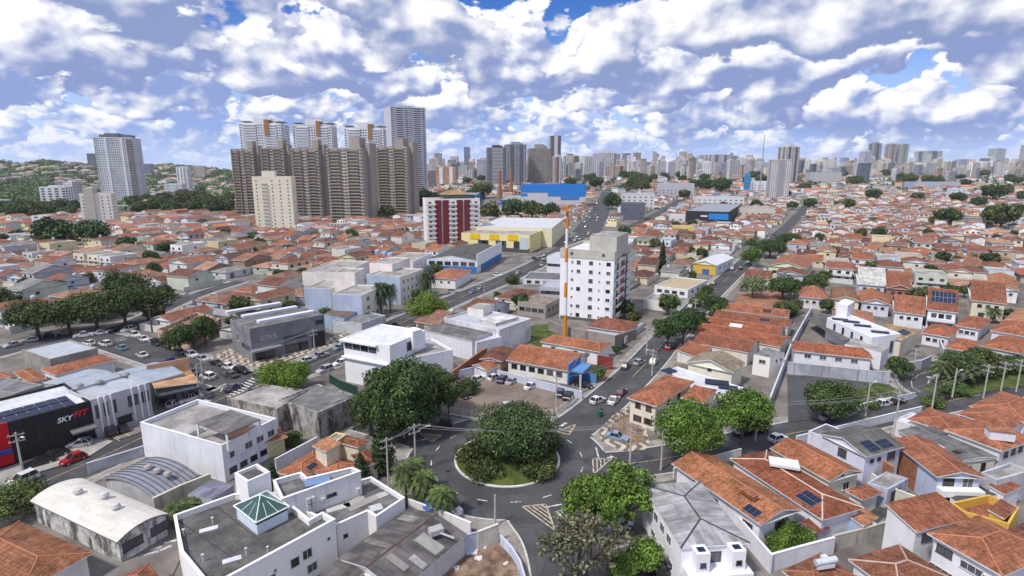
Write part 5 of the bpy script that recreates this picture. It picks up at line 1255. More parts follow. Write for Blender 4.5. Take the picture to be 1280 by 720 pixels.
hj = bld('tiled_house', 'white two-storey house with a single red-brown roof slope facing the viewer', 'house', [(1113, 637), (1146, 665), (1213, 648)], 5.8, 'shed', (.74, .74, .77), (.33, .12, .068), pitch=.26, over=.3, wins=[(1, .08, .4, 1, 4.4, 1.8, 1.2, 'dark'), (1, .55, .85, 1, 4.3, 1.2, 1.8, 'dark')])
hk = bld('tiled_house', 'large white two-storey house with an orange-brown hip roof in the bottom right corner', 'house', [(1159, 666), (1253, 720), (1320, 692)], 6.2, 'hip', (.76, .76, .80), (.36, .14, .075), pitch=.30, over=.6, wins=[(0, .10, .28, 1, 4.8, 1.8, 1.1, 'dark'), (0, .06, .34, 1, 2.0, 3.0, 1.0), (0, .5, .75, 1, 4.6, 2.4, 1.0), (0, .80, .96, 1, 4.0, 1.4, 1.6)], hipf=.8)
bld('tiled_house', 'dark brown tile roof at the right edge behind the large bottom right house', 'house', [(1244, 668), (1280, 682), (1320, 664)], 4.6, 'hip', OFFW, (.21, .085, .055), pitch=.25)
bld('tiled_house', 'red-brown hip roof with white repair streaks at the bottom edge', 'house', [(1060, 699), (1124, 680), (1196, 724)], 3.8, 'hip', TW, (.27, .105, .062), pitch=.30, caps=(.44, .34, .29))
hl = bld('tiled_house', 'brown hip roof carrying a silver solar water heater at the bottom edge', 'house', [(977, 713), (1026, 691), (1082, 716)], 3.8, 'hip', TW, (.27, .11, .062), pitch=.28)
p = at(1032, 706, 5.2); b = MB()
b.tube([(p.x - 1.3, p.y - .2, 5.6), (p.x + 1.3, p.y + .3, 5.75)], .38, 'steel', 12); b.box((p.x, p.y + .5, 5.9), (.7, .4, .3), 'plain', .2, True); b.box((p.x, p.y - .1, 5.1), (2.2, .3, .5), 'plain', .2); b.build('water_heater', hl, (.62, .66, .72))
bld('garden_shed', 'small rust-roofed garden shed with a purple eave beside the bushes', 'shed', [(1000, 655), (1020, 667), (1038, 659)], 2.4, 'shed', TW, RUST, pitch=.18, over=.2, eave=(.34, .15, .38))
bld('tiled_house', 'small white outbuilding with a red hip roof beside the cream-ended house', 'house', [(1056, 613), (1078, 625), (1104, 616)], 3.0, 'hip', (.74, .73, .68), (.31, .115, .068), pitch=.24)
bld('tiled_house', 'blue-walled back porch with a tan tile roof beside the dark red hip roof', 'porch', [(1043, 650), (1080, 658), (1099, 647)], 2.7, 'shed', (.36, .48, .68), (.46, .22, .12), pitch=.16, over=.2)
bld('grey_shed', 'black corrugated lean-to roof between the tan porch and the white one-slope house', 'shelter', [(1078, 646), (1096, 654), (1118, 640), (1098, 632)], 2.6, 'flat', OFFW, (.075, .07, .07), 'paint', 'fibro', par=0)
wall_run('yard_wall', 'grimy cream wall of the yard below the tan porch', [(1040, 688), (1080, 678), (1112, 668)], 2.2, .25, 'grimy', (.46, .43, .38))
wall_run('yard_wall', 'pale cream wall stepping down beside the small red-roofed outbuilding', [(1074, 600), (1110, 628), (1140, 640)], 2.6, .25, 'grimy', (.66, .64, .54))
wall_run('street_wall', 'low white street wall in front of the pale-roofed villa and the orange roofs', [(842, 598), (892, 582), (925, 573)], 1.8, .22, 'paint', (.70, .71, .74))
wall_run('street_wall', 'white street wall by the blue-white house on the right street', [(995, 556), (1020, 550), (1108, 528), (1150, 518)], 1.7, .22, 'paint', (.66, .68, .74))

# ------------------------------------------------------------------ buildings left of the avenue, middle distance
gg = bld('grey_commercial_hall', 'dark grey rendered corner hall with three white roof lights across the zebra crossing', 'hall', [(270, 402), (312, 411), (405, 393)], 9.0, 'flat', (.245, .245, .27), (.17, .165, .165), 'grimy', 'fibro', par=.3,
         wins=[(1, .42, .72, 3, 4.6, 2.4, 1.3, 'dark'), (1, .45, .72, 3, 1.6, 2.8, 2.2, 'dark'), (1, .88, .97, 1, 7.4, 2.4, 1.2, 'dark'), (0, .2, .5, 1, 5.2, 1.4, 2.2), (0, .5, .95, 3, 3.6, 1.6, 1.2, 'dark'), (1, .04, .28, 2, 1.4, 2.6, 2.4, 'dark')])
wp = WP[gg.name]; vis = facing(wp); A, B = wp[vis[1]], wp[(vis[1] + 1) % 4]; text_part(gg, "GTA'S", A, B, .22, 6.0, 1.7, 'plain', (.42, .42, .46)); on_wall(gg, A, B, -.02, .36, 3.0, 3.5, 2.0, 'paint', (.25, .25, .28), 'canopy'); on_wall(gg, A, B, .80, .99, .2, 4.6, .15, 'plain', (.02, .02, .02), 'garage_opening')
for px in ((318, 386), (338, 391), (358, 397)):
    p = at(px[0], px[1], 9); dv = (Vector(B) - Vector(A)); b = MB(); b.box((p.x, p.y, 9.35), (16, 1.8, .7), 'clean', math.atan2(dv.y, dv.x)); b.build('roof_light', gg, (.66, .68, .76))
bld('demolished_house', 'roofless brick and plaster house being demolished beside the grey hall', 'ruin', [(196, 412), (238, 420), (276, 398), (246, 390)], 3.0, 'flat', (.46, .32, .24), (.34, .22, .16), 'ruin', 'dirt', par=.9)
bld('flat_roofed_shop', 'brown-roofed shop with a pale blue front between the grey hall and the apartments', 'shop', [(404, 393), (430, 398), (452, 386), (428, 380)], 4.4, 'flat', (.30, .42, .58), (.16, .12, .10), 'paint', 'fibro', par=0)
bld('low_shop_wall', 'low white walled forecourt shop between the pale blue awning and the avenue', 'shop', [(414, 402), (452, 404), (482, 394), (452, 388)], 3.4, 'flat', (.55, .58, .62), (.22, .22, .23), 'paint', 'fibro', par=.2)
def apt(label, px, z, wl, wr=None, wins=(), par=.4, rc=(.30, .27, .26), cat='apartment block', name='apartment_block'):
    o = bld(name, label, cat, px, z, 'flat', wr or wl, rc, 'paint', 'slab_roof', par=par, wins=wins)
    if wr:
        wp = WP[o.name]; v = facing(wp); on_wall(o, wp[v[0]], wp[(v[0] + 1) % 4], 0, 1, .1, z + par, .08, 'paint', wl, 'coloured_wall')
    return o
BL = (.42, .50, .66); CR = (.76, .72, .66)
apt('three-storey flats with a pale blue end wall, left of the tall date palms', [(418, 366), (452, 369), (478, 357)], 9.6, BL, CR, [(1, .05, .95, 2, 7.9, 1.8, 1.4), (1, .05, .95, 2, 4.9, 1.8, 1.4), (1, .03, .97, 5, 1.4, 1.2, 2.4, 'dark')])
apt('three-storey cream and blue apartment block right of the tall date palms', [(468, 340), (500, 346), (529, 336)], 10.5, BL, CR, [(1, .05, .75, 4, 8.6, 1.0, 1.2), (1, .05, .75, 4, 5.4, 1.0, 1.2), (1, .05, .75, 4, 2.2, 1.0, 1.2), (0, .3, .9, 2, 8.6, 1.4, 1.4)])
apt('low plain block with a pale blue blank wall behind the brown-roofed shop', [(385, 358), (413, 361), (436, 350)], 8.0, BL, CR, [(1, .2, .9, 2, 6.2, 1.0, 1.0)])
apt('slim cream stair tower standing between the blue and cream apartment blocks', [(423, 338), (443, 341), (455, 335)], 14.0, (.80, .74, .70), None, [(1, .3, .8, 1, 8, .6, .6)])
ht = apt('cream block topped by blue and white water tanks behind the apartment blocks', [(467, 327), (490, 330), (512, 322)], 13.2, (.80, .74, .70), None, [])
for px in ((472, 317), (481, 319), (489, 320)): lathe_part(ht, 'water_tank', px, 13.4, [(1.0, 0), (1.1, 1.2), (.9, 1.7), (0, 1.9)], 'plain', (.30, .42, .62))
apt('wide white flat-roofed house with a roof box left of the cream stair tower', [(388, 336), (428, 341), (462, 326)], 7.2, (.74, .70, .68), None, [(1, .1, .6, 2, 5.2, 1.2, 1.0)], name='flat_roofed_house', cat='house')
apt('white flat-roofed house with small windows behind the water tanks', [(490, 322), (516, 327), (540, 316)], 7.0, (.76, .75, .74), None, [(1, .1, .9, 4, 5.2, 1.0, 1.0), (0, .2, .8, 2, 5.2, 1.0, 1.0)], name='flat_roofed_house', cat='house')
hv = bld('blue_white_store', 'blue-based white store with a blank gable screen and dark roof by the avenue', 'store', [(535, 323), (596, 326), (627, 309)], 6.4, 'gable', (.70, .73, .82), (.10, .098, .10), rm='fibro', pitch=.16, axis='b', over=.1, wins=[(0, .02, .98, 6, 4.6, 3.2, 1.9, 'dark')])
wp = WP[hv.name]; v = facing(wp); A, B = wp[v[0]], wp[(v[0] + 1) % 4]; on_wall(hv, A, B, 0, 1, .1, 3.3, .2, 'clean', (.045, .16, .44), 'blue_base')
for i in range(6): window(hv, A, B, .1 + i * .16, 1.9, 1.2, 1.0, 'dark')
A, B = wp[v[1]], wp[(v[1] + 1) % 4]; on_wall(hv, A, B, 0, 1, 3.4, 9.6, .3, 'clean', (.78, .79, .84), 'gable_screen'); on_wall(hv, A, B, .15, .98, .1, 3.3, .2, 'clean', (.045, .17, .46), 'blue_base')
bld('tiled_house', 'white orange-roofed house between the slender palms and the blue-based store', 'house', [(539, 344), (570, 349), (590, 338)], 4.4, 'hip', WHITE, (.42, .18, .10), pitch=.28, wins=[(0, .1, .9, 3, 2.8, 1.2, 1.0)])

# ------------------------------------------------------------------ trees and plants
DG = (.036, .064, .020); MG = (.052, .092, .022); BG = (.070, .122, .020); LG = (.12, .145, .075); OG = (.050, .070, .022)
def T(label, px, kind, h, r, col, **k): return tree(k.pop('name', 'tree'), label, px, kind, h, r, col, **k)
T('large dense dark green tree filling the roundabout island', (645, 573), 'round', 9.0, 7.6, (.040, .066, .024), seed=11, leaves=22000, size=.24)
for px, lb in (((592, 574), 'low clipped shrub on the left of the roundabout island'), ((606, 595), 'low clipped shrub at the front left of the roundabout island'), ((672, 592), 'low shrub at the front right of the roundabout island'), ((680, 560), 'low shrub on the right of the roundabout island')):
    T(lb, px, 'bush', 2.4, 3.4, (.034, .050, .014), seed=4, leaves=3500, size=.18, name='shrub', cat='shrub')
T('biggest spreading dark green tree in front of the white modern building', (504, 545), 'broad', 14.5, 7.0, DG, seed=21, leaves=20000, size=.27)
T('dark green tree between the biggest dark tree and the gravel car park', (549, 520), 'round', 10, 5.2, (.034, .058, .018), seed=22, leaves=9000, size=.26)
T('dark tree hanging over the street exit left of the roundabout', (522, 542), 'loose', 8, 4.6, DG, seed=23, leaves=7000, size=.25)
T('dark tree in the shade behind the tall cypress', (492, 556), 'round', 9.5, 4.6, DG, seed=24, leaves=7000, size=.25)
T('bushy dark tree left of the tall cypress beside the ruin', (464, 545), 'round', 9.0, 4.0, DG, seed=24, leaves=7000, size=.25, base=(9.5, 4.6))
T('tall dark cypress beside the orange-roofed cream house', (479, 592), 'cypress', 12, 1.9, (.024, .045, .018), seed=5, leaves=7000, size=.2, name='cypress')
T('small dark conifer behind the end of the white annex', (452, 604), 'cypress', 5.2, 1.5, (.03, .05, .02), seed=6, leaves=3000, size=.2, name='conifer')
T('small dark conifer beside the lane and the glass pyramid building', (341, 612), 'cypress', 4.6, 1.3, (.025, .045, .02), seed=6, leaves=3000, size=.2, name='conifer', base=(5.2, 1.5))
for px, h, lb in (((508, 632), 6.2, 'feathery palm nearest the white block, at the back of the palm group'), ((531, 634), 5.4, 'feathery palm in the middle of the pavement palm group'), ((553, 648), 4.4, 'shortest feathery palm, nearest the blue parasol'), ((520, 622), 5.8, 'feathery palm furthest up the pavement towards the street lamp')):
    T(lb, px, 'palm', h, 3.0, (.050, .074, .022), seed=3, leaves=0, size=.2, name='palm_tree', cat='palm', base=(5, 3))
T('bright green street tree with a dense crown below the roundabout, left of its pair', (735, 672), 'round', 8.6, 4.0, BG, seed=31, leaves=11000, size=.22)
T('bright green street tree nearest the pale-roofed villa below the roundabout', (782, 660), 'loose', 9.2, 4.2, BG, seed=32, leaves=10000, size=.22)
T('nearly bare grey-brown tree with thin twigs at the bottom of the picture', (722, 735), 'bare', 9.0, 5.8, (.10, .10, .065), seed=8, leaves=0, size=.24, name='bare_tree')
T('small bright green tree in front of the black parked cars at the bottom', (806, 716), 'round', 4.2, 2.4, BG, seed=33, leaves=5000, size=.2)
T('small bright green tree at the bottom edge left of the black cars', (778, 728), 'round', 3.4, 1.9, BG, seed=33, leaves=5000, size=.2, base=(4.2, 2.4))
T('large bright green street tree in front of the cream corner house', (860, 580), 'broad', 10.6, 6.3, (.064, .118, .018), seed=41, leaves=18000, size=.23)
T('bright green street tree with a broad crown right of the largest one', (926, 562), 'broad', 10.6, 5.0, (.058, .108, .018), seed=42, leaves=14000, size=.23)
T('dark green round tree on the edge of the vacant lot', (1036, 528), 'round', 8.2, 5.4, (.036, .062, .018), seed=43, leaves=10000, size=.24)
T('twin-crowned dark street tree below the white apartment block, near crown', (834, 437), 'broad', 9.0, 4.3, (.026, .056, .017), seed=44, leaves=6000, size=.27)
T('twin-crowned dark street tree below the white apartment block, far crown', (853, 431), 'broad', 10.2, 4.3, (.026, .056, .017), seed=45, leaves=6000, size=.27)
T('slim dark tree standing alone on the hill street kerb', (887, 395), 'round', 7.2, 2.7, (.026, .05, .018), seed=46, leaves=4000, size=.26)
T('pale grey-green tree beside the sandy yard', (940, 372), 'round', 8.6, 5.0, LG, seed=47, leaves=5000, size=.3)
T('large dark tree behind the sandy yard, left of a matching tree', (978, 374), 'round', 9.0, 6.2, DG, seed=48, leaves=6000, size=.32)
T('dark round tree behind the sandy yard, right of a larger dark tree', (1014, 372), 'round', 9.0, 5.0, DG, seed=49, leaves=5000, size=.32)
T('low green bush tree beside the sandy yard', (982, 394), 'bush', 4, 4.2, MG, seed=50, leaves=3000, size=.3)
T('dark green tree beside the yellow-fronted warehouse on the hill street', (938, 333), 'round', 9.5, 5.4, MG, seed=48, leaves=6000, size=.32, base=(9, 6.2))
T('long dark tree mass along the upper hill street', (962, 322), 'broad', 10, 9, DG, seed=51, leaves=8000, size=.4)
T('dark tree filling the bend of the upper hill street', (985, 312), 'broad', 10, 8, DG, seed=51, leaves=8000, size=.4, base=(10, 9))
T('tall dark cypress beside the tiled roofs left of the yellow-fronted warehouse', (827, 342), 'cypress', 16, 2.2, (.020, .038, .020), seed=5, leaves=7000, size=.2, name='cypress', base=(12, 1.9))
for i, (px, h, lb) in enumerate((((1174, 481), 5.2, 'fan palm at the street bend end of the small park'), ((1188, 476), 5.8, 'tallest fan palm in the middle of the small park grove'), ((1203, 482), 5.0, 'fan palm at the right of the small park grove'), ((1216, 476), 5.0, 'fan palm at the far right of the park grove by the hedge'), ((1186, 468), 5.6, 'fan palm at the back of the small park grove'), ((1240, 404), 4.6, 'spiky fan palm in front of the cream two-storey house'))):
    T(lb, px, 'palm', h, 3.4, (.045, .062, .024), seed=3, leaves=0, size=.2, name='palm_tree', cat='palm', base=(5, 3))
T('rounded green bush under the park fan palms', (1193, 492), 'bush', 2.6, 3.2, MG, seed=4, leaves=3500, size=.18, name='shrub', cat='shrub', base=(2.6, 3.0))
T('dense dark tree among the park palms', (1196, 476), 'round', 6.5, 5.0, DG, seed=49, leaves=5000, size=.32, base=(9, 5))
T('dark tree hanging over the park street by the hedge', (1226, 466), 'round', 6.0, 4.6, OG, seed=49, leaves=5000, size=.32, base=(9, 5))
T('small dark tree at the street corner below the tan house', (1122, 474), 'loose', 5.2, 2.9, DG, seed=52, leaves=3500, size=.24)
T('round tree with deep purple blossom in front of the brown-gabled house', (1117, 376), 'round', 5.8, 2.9, (.095, .035, .19), seed=53, leaves=3500, size=.26, name='flowering_tree')
T('clipped dome-shaped bright green tree on the avenue corner by the zebra crossing', (358, 490), 'broad', 6.6, 6.4, (.080, .132, .015), seed=54, leaves=16000, size=.2)
T('clipped dome-shaped bright green tree beside the avenue right of the white modern building', (533, 404), 'round', 9.6, 6.8, (.085, .140, .016), seed=55, leaves=16000, size=.24)
for px, h, lb in (((477, 394), 10.5, 'tall date palm left of its twin beside the pale blue apartments'), ((488, 392), 9.6, 'tall date palm right of its twin beside the cream apartments'), ((532, 372), 9.2, 'slender palm left of its pair beside the white house with the blue awning'), ((539, 371), 10.2, 'slender palm right of its pair beside the white house with the blue awning')):
    T(lb, px, 'palm', h, 4.0 if px[0] < 500 else 2.8, (.030, .048, .020), seed=3, leaves=0, size=.2, name='palm_tree', cat='palm', base=(5, 3))
for px, h, r, lb in (((48, 422), 11, 8.5, 'wide dark tree at the left end of the tree row by the parked cars'), ((88, 417), 10, 7.0, 'dark tree second from the left in the row by the parked cars'), ((122, 413), 11, 7.6, 'dark tree in the middle of the row by the parked cars'), ((158, 410), 13, 8.4, 'tallest dark tree of the row by the parked cars'), ((186, 402), 12, 7.6, 'dark tree at the right end of the row by the parked cars'), ((158, 388), 14, 7.5, 'dark tree standing behind the right end of the row'), ((104, 402), 9, 6, 'dark tree in the second line behind the row by the parked cars')):
    T(lb, px, 'broad', h, r, (.036, .058, .018), seed=56, leaves=9000, size=.34, base=(11, 8))
T('dark street tree left of its pair on the corner before the grey hall', (226, 443), 'round', 8.0, 4.6, (.032, .058, .018), seed=57, leaves=6000, size=.26)
T('dark street tree right of its pair against the grey hall', (258, 432), 'round', 8.4, 3.8, (.032, .058, .018), seed=57, leaves=6000, size=.26, base=(8, 4.6))
T('dark tree cut by the left edge above the tree row', (-2, 392), 'round', 9, 5, DG, seed=57, leaves=6000, size=.26, base=(8, 4.6))
T('low dense hedge tree at the left edge beside the white barrel roof', (16, 644), 'broad', 4.0, 5.0, (.050, .075, .020), seed=58, leaves=9000, size=.18)
for px, lb in (((222, 654), 'small palm left of its pair beside the dark flat roof'), ((236, 650), 'small palm right of its pair beside the dark flat roof')): T(lb, px, 'palm', 2.8, 2.4, (.06, .085, .03), seed=3, leaves=0, size=.2, name='palm_tree', cat='palm', base=(5, 3))
T('small dark shrub beside the yellow house and the ruin', (366, 556), 'bush', 2.4, 1.8, MG, seed=4, leaves=3500, size=.18, name='shrub', cat='shrub', base=(2.6, 3))
for i, px in enumerate(((972, 690), (984, 680), (994, 688), (1002, 682))): T(('leftmost', 'tallest', 'front', 'rightmost')[i] + ' bright bush behind the white panelled garden wall', px, 'bush', 2.6 + (i == 1) * .8, 1.7, BG, seed=4, leaves=3500, size=.18, name='shrub', cat='shrub', base=(2.6, 3))
for i, px in enumerate(((1228, 470), (1243, 467), (1258, 464), (1272, 462))): T(('first', 'second', 'third', 'fourth')[i] + ' dark hedge clump from the palms along the park edge', px, 'bush', 3.4, 3.6, DG, seed=4, leaves=3500, size=.18, name='hedge', cat='hedge', base=(2.6, 3), group='hedge clumps along the park')
for i, px in enumerate(((868, 383), (876, 375), (884, 367))): T(('near', 'middle', 'far')[i] + ' length of the tall trimmed hedge beside the white house on the hill street', px, 'bush', 3.4, 2.4, MG, seed=4, leaves=3500, size=.18, name='hedge', cat='hedge', base=(2.6, 3), group='trimmed hedge on the hill street')
for i, (x, y) in enumerate(((1075, 500), (1092, 494), (1106, 500), (1084, 508))): T(('left', 'upper', 'right', 'lower')[i] + ' weedy shrub on the grass of the vacant lot', (x, y), 'bush', 1.5, 2.2, (.07, .09, .03), seed=4, leaves=3500, size=.18, name='shrub', cat='shrub', base=(2.6, 3))
T('small dark tree beside the small orange halls near the street', (748, 476), 'round', 3.8, 1.9, MG, seed=33, leaves=5000, size=.2, base=(4.2, 2.4))
T('dark shrub beside the parked cars in the corner of the gravel car park', (586, 492), 'bush', 3.4, 2.6, DG, seed=4, leaves=3500, size=.18, name='shrub', cat='shrub', base=(2.6, 3))
T('grassy bush beside the street kerb under the right hand poles', (1165, 508), 'bush', 2.2, 2.2, MG, seed=4, leaves=3500, size=.18, name='shrub', cat='shrub', base=(2.6, 3))
T('tall conifer shrub beside the road of the blue-based store', (640, 355), 'bush', 4.2, 3.2, DG, seed=4, leaves=3500, size=.18, name='shrub', cat='shrub', base=(2.6, 3))

# ------------------------------------------------------------------ cars
for px, hd, c, st, w in [
 ((92, 577), (75, 584), 'red', 'hatch', 'pulling out of the gym forecourt'), ((100, 558), (86, 560), 'silver', 'hatch', 'beside the gym entrance'), ((68, 572), (55, 577), 'black', 'sedan', 'in front of the gym, nearer its entrance'), ((50, 581), (36, 585), 'black', 'sedan', 'in front of the gym, nearer the red panel'),
 ((28, 604), (12, 611), 'white', 'suv', 'on the kerb beside the left edge hedge'), ((138, 543), (128, 535), 'black', 'suv', 'in the bays before the grey pilastered building, left'), ((153, 539), (143, 531), 'black', 'hatch', 'in the bays before the grey pilastered building, right'),
 ((238, 501), (250, 497), 'white', 'pickup', 'under the awning of the tan corner shop'), ((218, 507), (224, 503), 'silver', 'hatch', 'half hidden under the tan shop awning'), ((252, 508), (262, 503), 'white', 'hatch', 'by the lamp pole at the tan corner shop'),
 ((105, 421), (96, 422), 'white', 'pickup', 'under the tree row, left of its neighbour'), ((125, 418), (116, 419), 'white', 'sedan', 'under the tree row, right of its neighbour'), ((144, 414), (136, 416), 'black', 'sedan', 'under the right end of the tree row'), ((161, 414), (154, 416), 'white', 'suv', 'at the mouth of the back street'),
 ((169, 421), (176, 424), 'white', 'suv', 'waiting at the stop line'), ((180, 426), (188, 429), 'white', 'hatch', 'just behind the stop line'), ((196, 431), (203, 434), 'black', 'suv', 'kerbside near the demolished house'), ((208, 434), (215, 437), 'maroon', 'hatch', 'under the corner street tree'),
 ((111, 431), (103, 430), 'white', 'hatch', 'on the near kerb of the tree-row street, left'), ((132, 432), (124, 430), 'white', 'suv', 'on the near kerb of the tree-row street, right'), ((152, 437), (145, 434), 'light blue', 'hatch', 'on the near kerb facing the stop line'), ((178, 446), (170, 443), 'white', 'sedan', 'in the corner behind the metal sheds'), ((214, 455), (207, 452), 'blue', 'pickup', 'beside the tan corner shop sign wall'),
 ((16, 433), (8, 435), 'silver', 'sedan', 'at the far left under the tree row'), ((38, 427), (30, 428), 'silver', 'hatch', 'second from the left under the tree row'), ((62, 421), (54, 422), 'black', 'pickup', 'under the left trees, darkest of three'),
 ((225, 442), (232, 445), 'dark grey', 'hatch', 'half under the corner street trees'), ((240, 446), (248, 449), 'white', 'suv', 'before the grey hall, leftmost of the kerb row'), ((254, 451), (262, 454), 'silver', 'hatch', 'before the grey hall, second of the kerb row'), ((271, 456), (279, 458), 'black', 'sedan', 'before the grey hall, third of the kerb row'), ((287, 461), (295, 463), 'white', 'hatch', 'before the grey hall, fourth of the kerb row'), ((302, 466), (310, 468), 'black', 'suv', 'before the grey hall, last of the kerb row'),
 ((289, 471), (281, 468), 'dark grey', 'sedan', 'crossing towards the zebra'), ((260, 473), (251, 470), 'white', 'suv', 'heading away from the zebra crossing'), ((243, 467), (250, 469), 'black', 'van', 'beside the white car near the tan shop'), ((292, 487), (300, 483), 'dark blue', 'sedan', 'driving over the zebra crossing'),
 ((386, 452), (396, 449), 'white', 'hatch', 'kerbside before the grey hall window wall, nearer'), ((402, 446), (412, 443), 'silver', 'hatch', 'kerbside before the grey hall window wall, further'), ((425, 436), (433, 433), 'light blue', 'sedan', 'beside the grey hall garage opening'), ((425, 456), (415, 459), 'white', 'hatch', 'driving past the white modern building'), ((406, 465), (398, 468), 'silver', 'suv', 'behind the green hoarding'),
 ((492, 408), (500, 405), 'dark grey', 'hatch', 'on the avenue behind the white modern building'), ((566, 366), (576, 366), 'silver', 'suv', 'before the white house with the blue awning'), ((591, 366), (598, 363), 'light blue', 'sedan', 'on the avenue kerb, nearer of two'), ((601, 361), (608, 358), 'silver', 'sedan', 'on the avenue kerb, further of two'), ((622, 345), (630, 346), 'white', 'suv', 'before the blue-based store'), ((648, 342), (656, 339), 'silver', 'hatch', 'on the avenue beyond the blue-based store'),
 ((598, 476), (606, 472), 'white', 'hatch', 'in the car park beside the gatehouse, left'), ((591, 482), (598, 477), 'silver', 'hatch', 'in the car park tucked by the corner shrub'), ((618, 474), (628, 470), 'white', 'hatch', 'in the car park just right of the gatehouse'), ((629, 477), (636, 471), 'dark blue', 'suv', 'in the car park, second right of the gatehouse'), ((640, 479), (648, 474), 'silver', 'sedan', 'in the car park, third right of the gatehouse'), ((664, 485), (672, 481), 'white', 'sedan', 'alone along the pale blue car park wall'),
 ((579, 497), (586, 501), 'black', 'hatch', 'at the left end of the gravel car park'), ((633, 510), (633, 503), 'white', 'hatch', 'nosing to the car park fence, left'), ((648, 511), (648, 504), 'dark grey', 'hatch', 'nosing to the car park fence, right'), ((701, 494), (706, 487), 'dark blue', 'suv', 'by the street end of the car park, left'), ((711, 498), (717, 490), 'black', 'suv', 'by the street end of the car park, right'), ((730, 484), (738, 486), 'black', 'sedan', 'between the blue gate and the gate post'),
 ((552, 535), (542, 535), 'black', 'suv', 'entering the roundabout from the car park side'), ((747, 503), (755, 500), 'white', 'hatch', 'driving up the hill street from the roundabout'), ((767, 503), (774, 496), 'white', 'sedan', 'at the right kerb before the cream corner house, lower'), ((776, 493), (783, 486), 'maroon', 'sedan', 'at the right kerb before the cream corner house, upper'), ((782, 460), (790, 452), 'dark grey', 'hatch', 'on the left kerb of the hill street'), ((799, 455), (806, 452), 'silver', 'hatch', 'coming down the hill street, left of a white car'), ((817, 454), (822, 448), 'white', 'hatch', 'at the hill street kerb by the cream gable house'), ((836, 436), (842, 430), 'red', 'hatch', 'beneath the twin-crowned street tree'), ((777, 435), (784, 432), 'dark blue', 'sedan', 'at the site wall of the apartment block'),
 ((863, 385), (868, 380), 'silver', 'hatch', 'below the trimmed hedge on the hill street'), ((876, 395), (880, 391), 'dark blue', 'suv', 'beside the slim dark kerb tree'), ((892, 356), (898, 351), 'dark grey', 'hatch', 'further up the hill street at the crossing'), ((771, 549), (780, 551), 'light blue', 'sedan', 'on the patterned court of the cream corner house'),
 ((772, 661), (786, 657), 'light blue', 'sedan', 'on the forecourt of the pale-roofed villa'), ((800, 702), (812, 697), 'black', 'sedan', 'at the bottom forecourt, further back'), ((828, 718), (842, 712), 'black', 'hatch', 'at the bottom forecourt, nearest the viewer'),
 ((930, 543), (940, 541), 'black', 'sedan', 'under the bright trees on the right street'), ((945, 541), (956, 539), 'black', 'suv', 'just right of the bright street trees'), ((972, 551), (982, 548), 'white', 'hatch', 'on the right street before the dark red hip roof'), ((1035, 524), (1045, 521), 'silver', 'sedan', 'under the dark tree of the vacant lot'), ((1104, 507), (1113, 505), 'white', 'hatch', 'passing the low wall of the vacant lot'), ((1122, 504), (1131, 502), 'black', 'hatch', 'on the right street just after the white one'), ((1178, 500), (1186, 498), 'black', 'sedan', 'on the right street beside the park'),
 ((270, 402 - 30), (278, 371), 'white', 'suv', 'in the back street before the tiled corner houses'), ((248, 378), (256, 376), 'dark grey', 'hatch', 'in the back street beside the demolished house'), ((88, 362), (96, 362), 'blue', 'pickup', 'in the left lane behind the tree row'), ((560, 640), (570, 645), 'white', 'van', 'half hidden behind the garden wall by the palms')]:
    car(px, hd, c, st, w)

# ------------------------------------------------------------------ poles, lamps, wires and street things
def pole(px, h, label, arm=True, lamp=None, wood=False, ax=(1, 0)):
    p = at(*px); t = thing('utility_pole', label, 'pole', p)
    b = MB(); b.tube([(p.x, p.y, -.2), (p.x, p.y, h)], [.19, .12], 'bark' if wood else 'pole_concrete', 8); b.build('shaft', t)
    if arm:
        for z in (h - .5, h - 1.6):
            b = MB(); b.box((p.x, p.y, z), (2.2, .12, .14), 'bark' if wood else 'steel', math.atan2(ax[1], ax[0]), True)
            for s in (-.9, -.3, .3, .9): b.tube([(p.x + ax[0] * s, p.y + ax[1] * s, z), (p.x + ax[0] * s, p.y + ax[1] * s, z + .32)], .05, 'plain', 5)
            b.build('crossarm', t, (.45, .42, .4))
    if lamp:
        q = Vector((p.x + lamp[0], p.y + lamp[1], h * .82 + .9)); b = MB(); b.tube([(p.x, p.y, h * .80), ((p.x + q.x) / 2, (p.y + q.y) / 2, h * .82 + .7), tuple(q)], .05, 'steel', 5); b.build('lamp_arm', t, (.5, .5, .5))
        b = MB(); b.box(tuple(q), (.7, .3, .14), 'plain', math.atan2(lamp[1], lamp[0]), True); b.build('lamp_head', t, (.62, .62, .62))
    reserve([(p.x - .4, p.y - .4), (p.x + .4, p.y - .4), (p.x + .4, p.y + .4), (p.x - .4, p.y + .4)], 0)
    return p, h, ax
PO = {}
